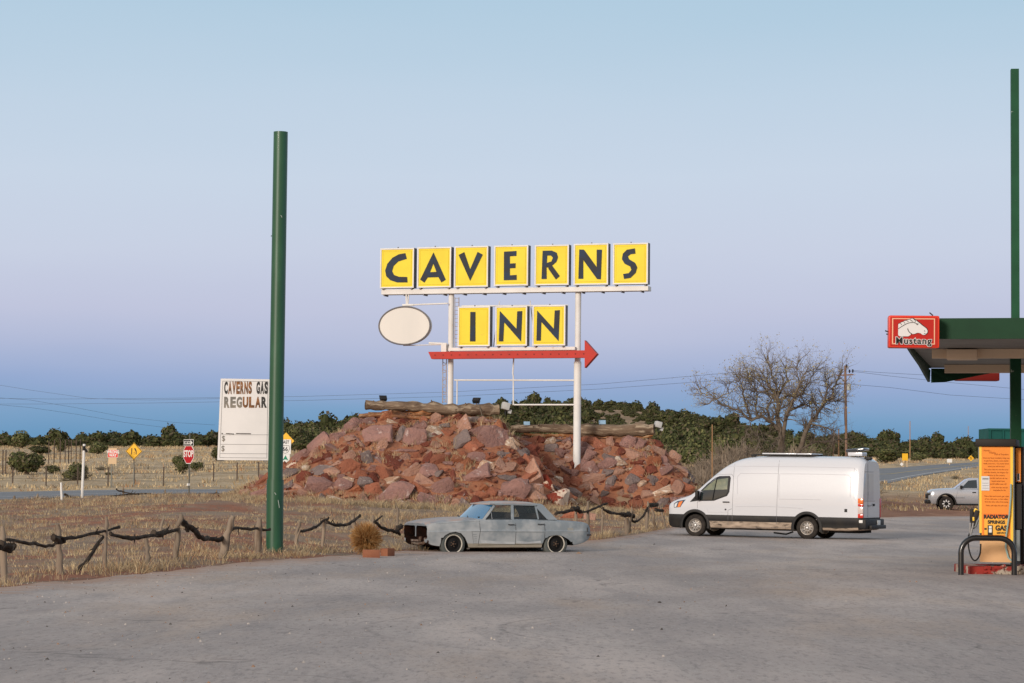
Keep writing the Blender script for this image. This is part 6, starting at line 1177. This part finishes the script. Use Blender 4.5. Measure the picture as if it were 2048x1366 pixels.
for (y0,y1,z0,z1_) in ((-.79,-.06,.40,.735),(.01,.79,.40,.735)):
    q=MB(); q.rbox((.18,(y0+y1)/2,(z0+z1_)/2),(.9,y1-y0,z1_-z0),.07); cs.append(q.build('cutter',MDK,None,smooth=None))
q=MB(); q.rbox((.1,.02,.33),(.7,1.30,.26),.05); cs.append(q.build('cutter',MDK,None,smooth=None))
cut(cb,cs); car.setbvh(cb.data)
from math import hypot
dark=lambda c:(c.x<.64 and c.x>.012 and abs(c.y)<.80 and .18<c.z<.745) or (abs(abs(c.y)-.50)<.01 and c.z<.66) 
def inarch(c):
    if abs(c.y)<.505 or abs(c.y)>.878: return False
    if c.z<.215 or c.z>.66: return False
    def near(poly):
        for (a,b) in zip(poly[:-1],poly[1:]):
            vx,vz=b[0]-a[0],b[1]-a[1]; t=max(0,min(1,((c.x-a[0])*vx+(c.z-a[1])*vz)/(vx*vx+vz*vz))); 
            if hypot(c.x-a[0]-vx*t,c.z-a[1]-vz*t)<.012: return True
        return False
    return near(fa) or near(ra)
me=cb.data; dk=lambda c: dark(c) or inarch(c)
rock=lambda c:(not dk(c)) and c.z<.285 and .9<c.x<3.3 and c.z>.0
split(me,lambda c: dark(c) and c.z>.40 and c.y<-.02,'lamp_cavity',[MRS2],C_); split(me,lambda c: dark(c) and c.z>.40 and c.y>=-.02,'lamp_cavity',[MRS2],C_); split(me,lambda c: dark(c) and c.z<=.40,'engine_bay_liner',[MRS2],C_)
for xs0,ys0 in ((0,-1),(0,1),(1,-1),(1,1)): split(me,lambda c: inarch(c) and not dark(c) and (c.x>2)==bool(xs0) and c.y*ys0>0,'wheel_arch',[MWL],C_)
rk=split(me,rock,'rocker_panel',[MTN],C_); b2=split(me,lambda c: not dk(c) and not rock(c),'body',[MPT2,MRU],C_); bpy.data.objects.remove(cb); b2.name='body'
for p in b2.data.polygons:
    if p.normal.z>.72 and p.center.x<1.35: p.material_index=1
for o_ in (b2,rk): o_.data.polygons.foreach_set('use_smooth',[True]*len(o_.data.polygons)); o_.data.set_sharp_from_angle(angle=R(32))
MWW=mat('whitewall',(.62,.58,.50),(.48,.44,.37),scale=6,rough=.7); MTO=mat('old_tyre',(.075,.085,.085),(.12,.125,.115),scale=5,rough=.9,c3=(.03,.03,.03),s3=4)
fw=cp2(738,512,-.86); rw=cp2(1546,516,-.86)
for wx in (fw[0],rw[0]):
    for sd_ in (-1,1):
        rim,ty=wheel(C_,(wx,sd_*.74,.285),.335,.21,.205,MTB,tyre=MTO,side=sd_,kind='bare')
        for m_ in (ty.data,):
            for v in m_.vertices:   # flat tyre: squashed on the ground and bulging
                if v.co.z<.03: 
                    v.co.y+= (v.co.y-sd_*.74)*.25; v.co.z=.002+(v.co.z+.05)*.02
        q=MB(); q.lathe([(.216,sd_*.104),(.220,sd_*.113),(.238,sd_*.117),(.242,sd_*.108)],40,'Y',c=(wx,sd_*.74,.285)); q.build('whitewall_ring',MWW,ty,smooth=50)
for o_ in [c for c in C_.children if c.name.startswith(('lamp_cavity','engine_bay','wheel_arch'))]: islands(o_)
# greenhouse
RW=.64; 
def gy(z): return .835-(z-.90)*.47
def strip(poly,name,m=MPT2,th=.035,sides=(-1,1)):
    for sd_ in sides:
        q=MB(); n=len(poly); q.prism(poly,0,th,fn=lambda a,b,d:(a,sd_*(gy(b)-d),b)); q.build(name,m,C_,smooth=None)
g=lambda zx,zy,y=-.78: cp2(zx,zy,y)
Ab=g(962,312,-.83); Ab2=g(990,312,-.83); At=g(1052,196,-.66); At2=g(1066,208,-.66); Cb=g(1548,306,-.83); Cb2=g(1478,312,-.83); Ct=g(1412,192,-.66); rz=At[1]+.035
print('gh',Ab,At,Ct,Cb)
strip([Ab,(Ab2[0]-.02,.90),At2,At],'front_pillar'); B0=g(1192,312,-.83)[0]; B1=g(1213,312,-.83)[0]; Bt0=g(1190,208,-.66)[0]; Bt1=g(1209,208,-.66)[0]
strip([(B0,.90),(B1,.90),(Bt1,rz-.03),(Bt0,rz-.03)],'centre_pillar')
Q0=g(1402,312,-.83)[0]; Q1=g(1411,312,-.83)[0]; strip([(Q0,.90),(Q1,.90),(Q1-.01,rz-.08),(Q0-.02,rz-.05)],'window_divider')
strip([(Q0+.01,rz-.09),(Ct[0]-.04,rz-.035),(Ct[0]+.10,rz-.02),(Cb[0]+.02,.90),(Cb2[0]+.0,.90)],'rear_pillar')
strip([(At[0]-.01,rz),(At2[0],rz-.04),(Bt0,rz-.035),(Ct[0]-.12,rz-.05),(Ct[0]+.10,rz-.02),(Ct[0]+.02,rz+.005)],'roof_rail')
q=MB(); xs_=np.linspace(At[0]-.10,Ct[0]+.06,12)
def rsec(x):
    t=(x-xs_[0])/(xs_[-1]-xs_[0]); ed=min(1,min(t,1-t)*5+.12); zz=rz+.062*math.sin(math.pi*min(1,max(0,t*.9+.08)))**.5*ed; w_=RW+.018-(.03 if t>.9 else 0)
    return [(0,rz-.03),(w_*.97,rz-.03),(w_,rz+.0),(w_*.95,rz+(zz-rz)*.45),(w_*.8,rz+(zz-rz)*.8),(w_*.4,zz),(0,zz+.004)]
Vv,Fv=loftmesh(list(xs_),rsec); q.add(Vv,Fv); q.build('roof',MRU,C_,smooth=50)
def glassmat(name,tint,op,rough=.05,dust_refl=(.4,.45,.5)):
    m=bpy.data.materials.new(name); m.use_nodes=True; t=m.node_tree; n=t.nodes; l=t.links; n.clear(); o=n.new('ShaderNodeOutputMaterial'); a=n.new('ShaderNodeMixShader'); tr_=n.new('ShaderNodeBsdfTransparent'); pb_=n.new('ShaderNodeBsdfPrincipled'); tr_.inputs[0].default_value=(*tint,1); pb_.inputs['Base Color'].default_value=(*dust_refl,1); pb_.inputs['Roughness'].default_value=rough; pb_.inputs['Coat Weight'].default_value=1; pb_.inputs['Specular IOR Level'].default_value=1
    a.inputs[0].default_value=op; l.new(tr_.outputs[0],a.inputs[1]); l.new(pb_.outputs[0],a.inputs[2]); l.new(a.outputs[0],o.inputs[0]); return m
MWSC=glassmat('windscreen_glass',(.25,.4,.5),.9,.12,(.03,.15,.30)); MSG2=glassmat('side_glass',(.75,.8,.8),.18,.05,(.1,.12,.13))  # windscreen: blue reflection painted into the pane's base colour, along with light dirt
def sheet(name,rows,m,parent=C_):
    n=len(rows[0]); V=[p for r_ in rows for p in r_]; Fs=[(i*n+j,i*n+j+1,(i+1)*n+j+1,(i+1)*n+j) for i in range(len(rows)-1) for j in range(n-1)]; q=MB(); q.add(V,Fs); return q.build(name,m,parent,smooth=60)
def wsrow(xb,zb_,hw,bow): return [(xb-bow*(1-(s_*s_)),hw*s_,zb_) for s_ in np.linspace(-1,1,9)]
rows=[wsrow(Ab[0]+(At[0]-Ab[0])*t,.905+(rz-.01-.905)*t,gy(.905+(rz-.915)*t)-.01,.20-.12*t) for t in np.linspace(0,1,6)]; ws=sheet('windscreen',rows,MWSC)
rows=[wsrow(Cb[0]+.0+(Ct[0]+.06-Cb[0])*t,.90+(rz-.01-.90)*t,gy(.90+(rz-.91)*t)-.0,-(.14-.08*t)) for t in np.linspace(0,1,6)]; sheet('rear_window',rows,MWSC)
for sd_ in (-1,1):
    for poly in ([Ab2,(B0,.90),(Bt0,rz-.04),(At2[0],rz-.04)],[(B1,.90),(Q0,.90),(Q0-.02,rz-.05),(Bt1,rz-.04)],[(Q1,.90),(Cb2[0],.90),(Q1,rz-.10)]):
        q=MB(); q.add([(a,sd_*(gy(b)-.018),b) for a,b in poly],[tuple(range(len(poly)))]); q.build('side_window',MSG2,C_,smooth=None,fixn=False)
for sd_ in (-1,1):
    for a,b in zip([Ab2,(Q0,.905),(Q0-.02,rz-.055),(At2[0]+.01,rz-.045)],[(B0+.0,.905),(Cb2[0],.905),(Bt1,rz-.045),(Ab2[0]+.01,.91)]): q=MB(); q.tube([(a[0],sd_*(gy(a[1])+.004),a[1]),(b[0],sd_*(gy(b[1])+.004),b[1])],.007,4); q.build('window_trim',MDK,C_,smooth=None)
q=MB(); v0=g(1043,225,-.8)[0]; q.tube([(v0,-gy(1.22)+.01,1.22),(v0-.02,-gy(.91)+.0,.91)],.008,5); q.build('quarter_light_bar',mat('dull_chrome',(.42,.42,.42),rough=.4,metal=.6),C_)
# interior
MIN2=mat('dark_interior',(.018,.016,.015),rough=.9); MSE=mat('seat_brown',(.06,.045,.04),rough=.9)
q=MB(); q.box(((Ab[0]+Cb[0])/2+.05,0,.895),(Cb[0]-Ab[0]-.1,1.5,.10)); q.build('cabin_floor',MIN2,C_,smooth=None)
q=MB(); q.rbox((Bt0+.02,0,.97),(.16,1.3,.22),.05,rot=Matrix.Rotation(R(14),3,'Y')); q.build('front_seat',MSE,C_); q=MB(); q.rbox((Q0+.20,0,.96),(.18,1.3,.20),.05,rot=Matrix.Rotation(R(18),3,'Y')); q.build('rear_seat',MSE,C_)
q=MB(); q.rbox((Ab[0]+.12,0,.93),(.3,1.35,.09),.03); q.build('dashboard',MIN2,C_)
q=MB(); q.tube([(Ab[0]+.34+.10*math.cos(t)*.5,-.36+.19*math.sin(t),.99+.17*math.cos(t)*.8) for t in np.linspace(0,2*math.pi,24)],.012,6,cap=False); q.build('steering_wheel',MIN2,C_)
# seams and details
q=MB()
for ln in ([(942,322),(945,400),(930,535)],[(1226,315),(1226,505)],[(1452,320),(1455,400),(1452,470),(1432,530)],[(930,512),(1432,505)]): car.line([cp2(*p) for p in ln],.010,MDK,'',q=q)
q.build('door_gap',MDK,C_,smooth=None)
q=MB()
for ln in ([(875,405),(1450,412)],[(880,408),(905,540)]): car.line([cp2(*p) for p in ln],.008,MSM,'',q=q)
for i in range(5): car.line([cp2(888+i*4,430+i*17),cp2(918+i*1,428+i*17)],.008,MSM,'',q=q)
q.build('side_crease',mat('shade_line',(.17,.19,.2),rough=.7),C_,smooth=None)
q=MB(); car.line([cp2(600,345),cp2(800,330),cp2(940,322)],.02,None,'',q=q,off=.0); q.build('fender_edge',MPT2,C_,smooth=None)
for (x0,x1,y) in ((1165,1212,351),(1398,1445,348)):
    a=cp2(x0,y); b_=cp2(x1,y); q=MB(); q.tube([(a[0],-.915,a[1]),(b_[0],-.915,b_[1])],.012,6); q.tube([(a[0]+.02,-.88,a[1]),(a[0]+.02,-.92,a[1])],.015,6); q.build('door_handle',MDK,C_)
car.patch([cp2(*p) for p in [(1636,377),(1683,377),(1683,415),(1636,415)]],mat('filler_door',(.30,.30,.28),rough=.7),'fuel_door',off=.004)
for poly in ([(945,470),(1060,482),(1220,488),(1222,505),(1100,503),(960,498)],[(1235,478),(1330,488),(1425,478),(1428,495),(1300,503),(1237,500)]):
    car.patch([cp2(*p) for p in poly],mat('sanded_patch',(.50,.52,.53),(.38,.40,.42),scale=4,rough=.5) if 'sanded_patch' not in bpy.data.materials else bpy.data.materials['sanded_patch'],'sanded_patch',off=.0022)
q=MB(); a=cp2(1800,390); q.tube([(a[0]-.01,-.845,a[1]+.05),(a[0]-.01,-.845,a[1]-.06)],.016,6); q.build('tail_trim',MDK,C_); q=MB(); a=cp2(1808,433); q.rbox((4.52,-.78,a[1]),(.12,.1,.05),.015); q.build('tail_bracket',MDK,C_)
q=MB()
for y0 in (-.35,.25): q.tube([(Ab[0]-.20,y0,.935),(Ab[0]-.10,y0+.25,.985),(Ab[0]-.06,y0+.42,.98)],.008,5)
q.build('wiper',MDK,C_)
# gutted nose: radiator support, lamp buckets, hanging valance
q=MB(); q.box((.12,-.03,.55),(.05,.05,.34)); q.box((.14,-.55,.36),(.08,.42,.06),rot=Matrix.Rotation(R(12),3,'X')); q.box((.14,.30,.35),(.08,.5,.05)); q.build('radiator_support',mat('rusty_primer_bar',(.28,.25,.22),(.16,.09,.06),scale=6,rough=.85),C_,smooth=None)
for y0 in (-.60,-.36,.36,.60):
    q=MB(); q.lathe([(.09,0),(.10,.10),(.05,.12),(0,.13)],16,'Z',c=(0,0,0)); o_=q.build('lamp_bucket',MRS2,C_); o_.rotation_euler=(0,math.pi/2,0); o_.location=(.16,y0,.58)
q=MB(); q.rbox((.42,0,.45),(.3,1.2,.4),.03); q.build('engine_block',MRS2,C_)
q=MB(); q.tube([(.05,-.74,.40),(.02,-.55,.31),(.03,-.2,.27),(.04,.3,.29)],[.035,.05,.04,.03],7,rn=[1,.6,.9,.5]); q.build('torn_valance',mat('torn_sheet',(.22,.19,.15),(.12,.06,.04),scale=6,rough=.85),C_)
q=MB(); q.box((2.3,0,.14),(1.2,.9,.10)); q.box((1.1,.3,.13),(.7,.5,.12)); q.build('chassis',MRS2,C_,smooth=None)
# ---- silver pickup behind the pump
pk=Veh('pickup_truck','silver pickup truck with black wheel arches, half hidden behind the fuel pump','pickup truck',(1888,1022.5),140,(.88,-.93,0),-R(5)); K_=pk.o; K_.scale=(1.06,1.06,1.08)
MSV=mat('silver_paint',(.47,.50,.54),rough=.22,metal=.35,coat=.8)
tx=[0,.06,.2,.6,1.2,1.5,3.7,3.8,5.3,5.4]; tt_=[.96,1.08,1.13,1.18,1.21,1.23,1.22,1.24,1.22,1.18]; tw_=[.74,.84,.90,.93,.935,.935,.935,.935,.93,.90]; tb_=[.50,.44,.40,.38,.40,.40,.40,.42,.50,.55]
def ksec(x):
    zt=float(np.interp(x,tx,tt_)); w_=float(np.interp(x,tx,tw_)); zb=float(np.interp(x,tx,tb_)); m=lambda f: zb+(zt-zb)*f
    return [(0,zb),(.9*w_,zb),(.97*w_,m(.12)),(1.0*w_,m(.35)),(1.0*w_,m(.6)),(.985*w_,m(.85)),(.95*w_,m(.95)),(.85*w_,zt),(.5*w_,zt+.02),(0,zt+.03)]
Vv,Fv=loftmesh([0,.03,.08,.2]+[.35+.1*i for i in range(50)]+[5.38,5.4],ksec); q=MB(); q.add(Vv,Fv); kb_=q.build('body',MSV,K_)
cs=[]
for wx in (.95,4.45): q=MB(); q.prism([(wx+.48*math.cos(2*math.pi*i/32),.42+.48*math.sin(2*math.pi*i/32)) for i in range(32)],-1.2,1.2); cs.append(q.build('cutter',MDK,None,smooth=None))
cut(kb_,cs); pk.setbvh(kb_.data); me=kb_.data; ia=lambda c: any(abs(math.hypot(c.x-wx,c.z-.42)-.48)<.015 for wx in (.95,4.45)) and abs(c.y)<.92
split(me,ia,'wheel_arch',[MWL],K_); b2=split(me,lambda c: not ia(c),'body',[MSV],K_); bpy.data.objects.remove(kb_); b2.name='body'; b2.data.polygons.foreach_set('use_smooth',[True]*len(b2.data.polygons)); b2.data.set_sharp_from_angle(angle=R(32))
q=MB()
def cab(x,dw=0):
    t=(x-1.35); 
    return None
prof=[(1.45,1.20),(2.10,1.72),(2.35,1.79),(3.3,1.79),(3.6,1.70),(3.75,1.22)]
def hwz(z): return .89-(z-1.2)*.34
q=MB(); n=len(prof); V=[(x,-hwz(z),z) for x,z in prof]+[(x,hwz(z),z) for x,z in prof]; q.add(V,[tuple(range(n)),tuple(range(2*n-1,n-1,-1))]+[(i,i+1,n+i+1,n+i) for i in range(n-1)]+[(n-1,0,n,2*n-1)]); q.build('cab',MSV,K_,smooth=25)
for poly in ([(1.76,1.25),(2.16,1.65),(2.60,1.69),(2.62,1.25)],[(2.70,1.25),(2.70,1.69),(3.25,1.69),(3.5,1.25)]):
    q=MB(); q.prism(poly,0,.012,fn=lambda a,b,d:(a,-(hwz(b)+.012-d),b)); q.build('side_window',MGLs,K_,smooth=None)
q=MB(); q.add([(1.48,-.72,1.23),(1.48,.72,1.23),(2.07,.62,1.70),(2.07,-.62,1.70)],[(0,1,2,3)]); o_=q.build('windscreen',MGLs,K_,smooth=None); o_.location=(-.012,0,.012)
for wx in (.95,4.45):
    for sd_ in (-1,1):
        wheel(K_,(wx,sd_*.82,.40),.40,.26,.225,MTB,side=sd_,kind='alloy')
        q=MB(); q.tube([(wx+.50*math.cos(t),sd_*.95,.42+.50*math.sin(t)) for t in np.linspace(R(-8),R(188),18)],.045,6); q.build('arch_moulding',MVB,K_,smooth=50)
q=MB(); q.rbox((1.75,-1.02,1.30),(.14,.18,.18),.04); q.build('side_mirror',MCH,K_); q=MB(); q.rbox((.12,-.76,.92),(.30,.18,.15),.04); hl=q.build('headlight',MGLs,K_); q=MB(); q.rbox((.22,-.85,.95),(.16,.03,.06),.01); q.build('indicator',mat('amber_small',(.6,.15,.04),rough=.3),hl)
q=MB(); q.rbox((.02,0,.50),(.22,1.7,.22),.06); q.build('front_bumper',MVB,K_); q=MB(); q.rbox((-.02,0,.80),(.08,1.2,.25),.03); q.build('grille',MVB,K_)
q=MB(); 
for ln in ([(2.66,1.22),(2.66,.5)],[(1.62,1.22),(1.50,.85),(1.52,.5)]): pk.line(ln,.012,MSM,'',q=q)
q.build('door_gap',MSM,K_,smooth=None); q=MB(); q.rbox((2.45,-.96,1.02),(.2,.04,.05),.012); q.build('door_handle',MCH,K_)
q=MB(); pk.line([(1.35,.72),(1.95,.73)],.03,None,'',q=q); q.build('door_badge',MSM,K_,smooth=None); q=MB(); q.box((2.7,-.86,.36),(2.3,.1,.08)); q.box((2.7,0,.38),(4.4,1.2,.12)); q.build('step_and_chassis',MWL,K_,smooth=None)
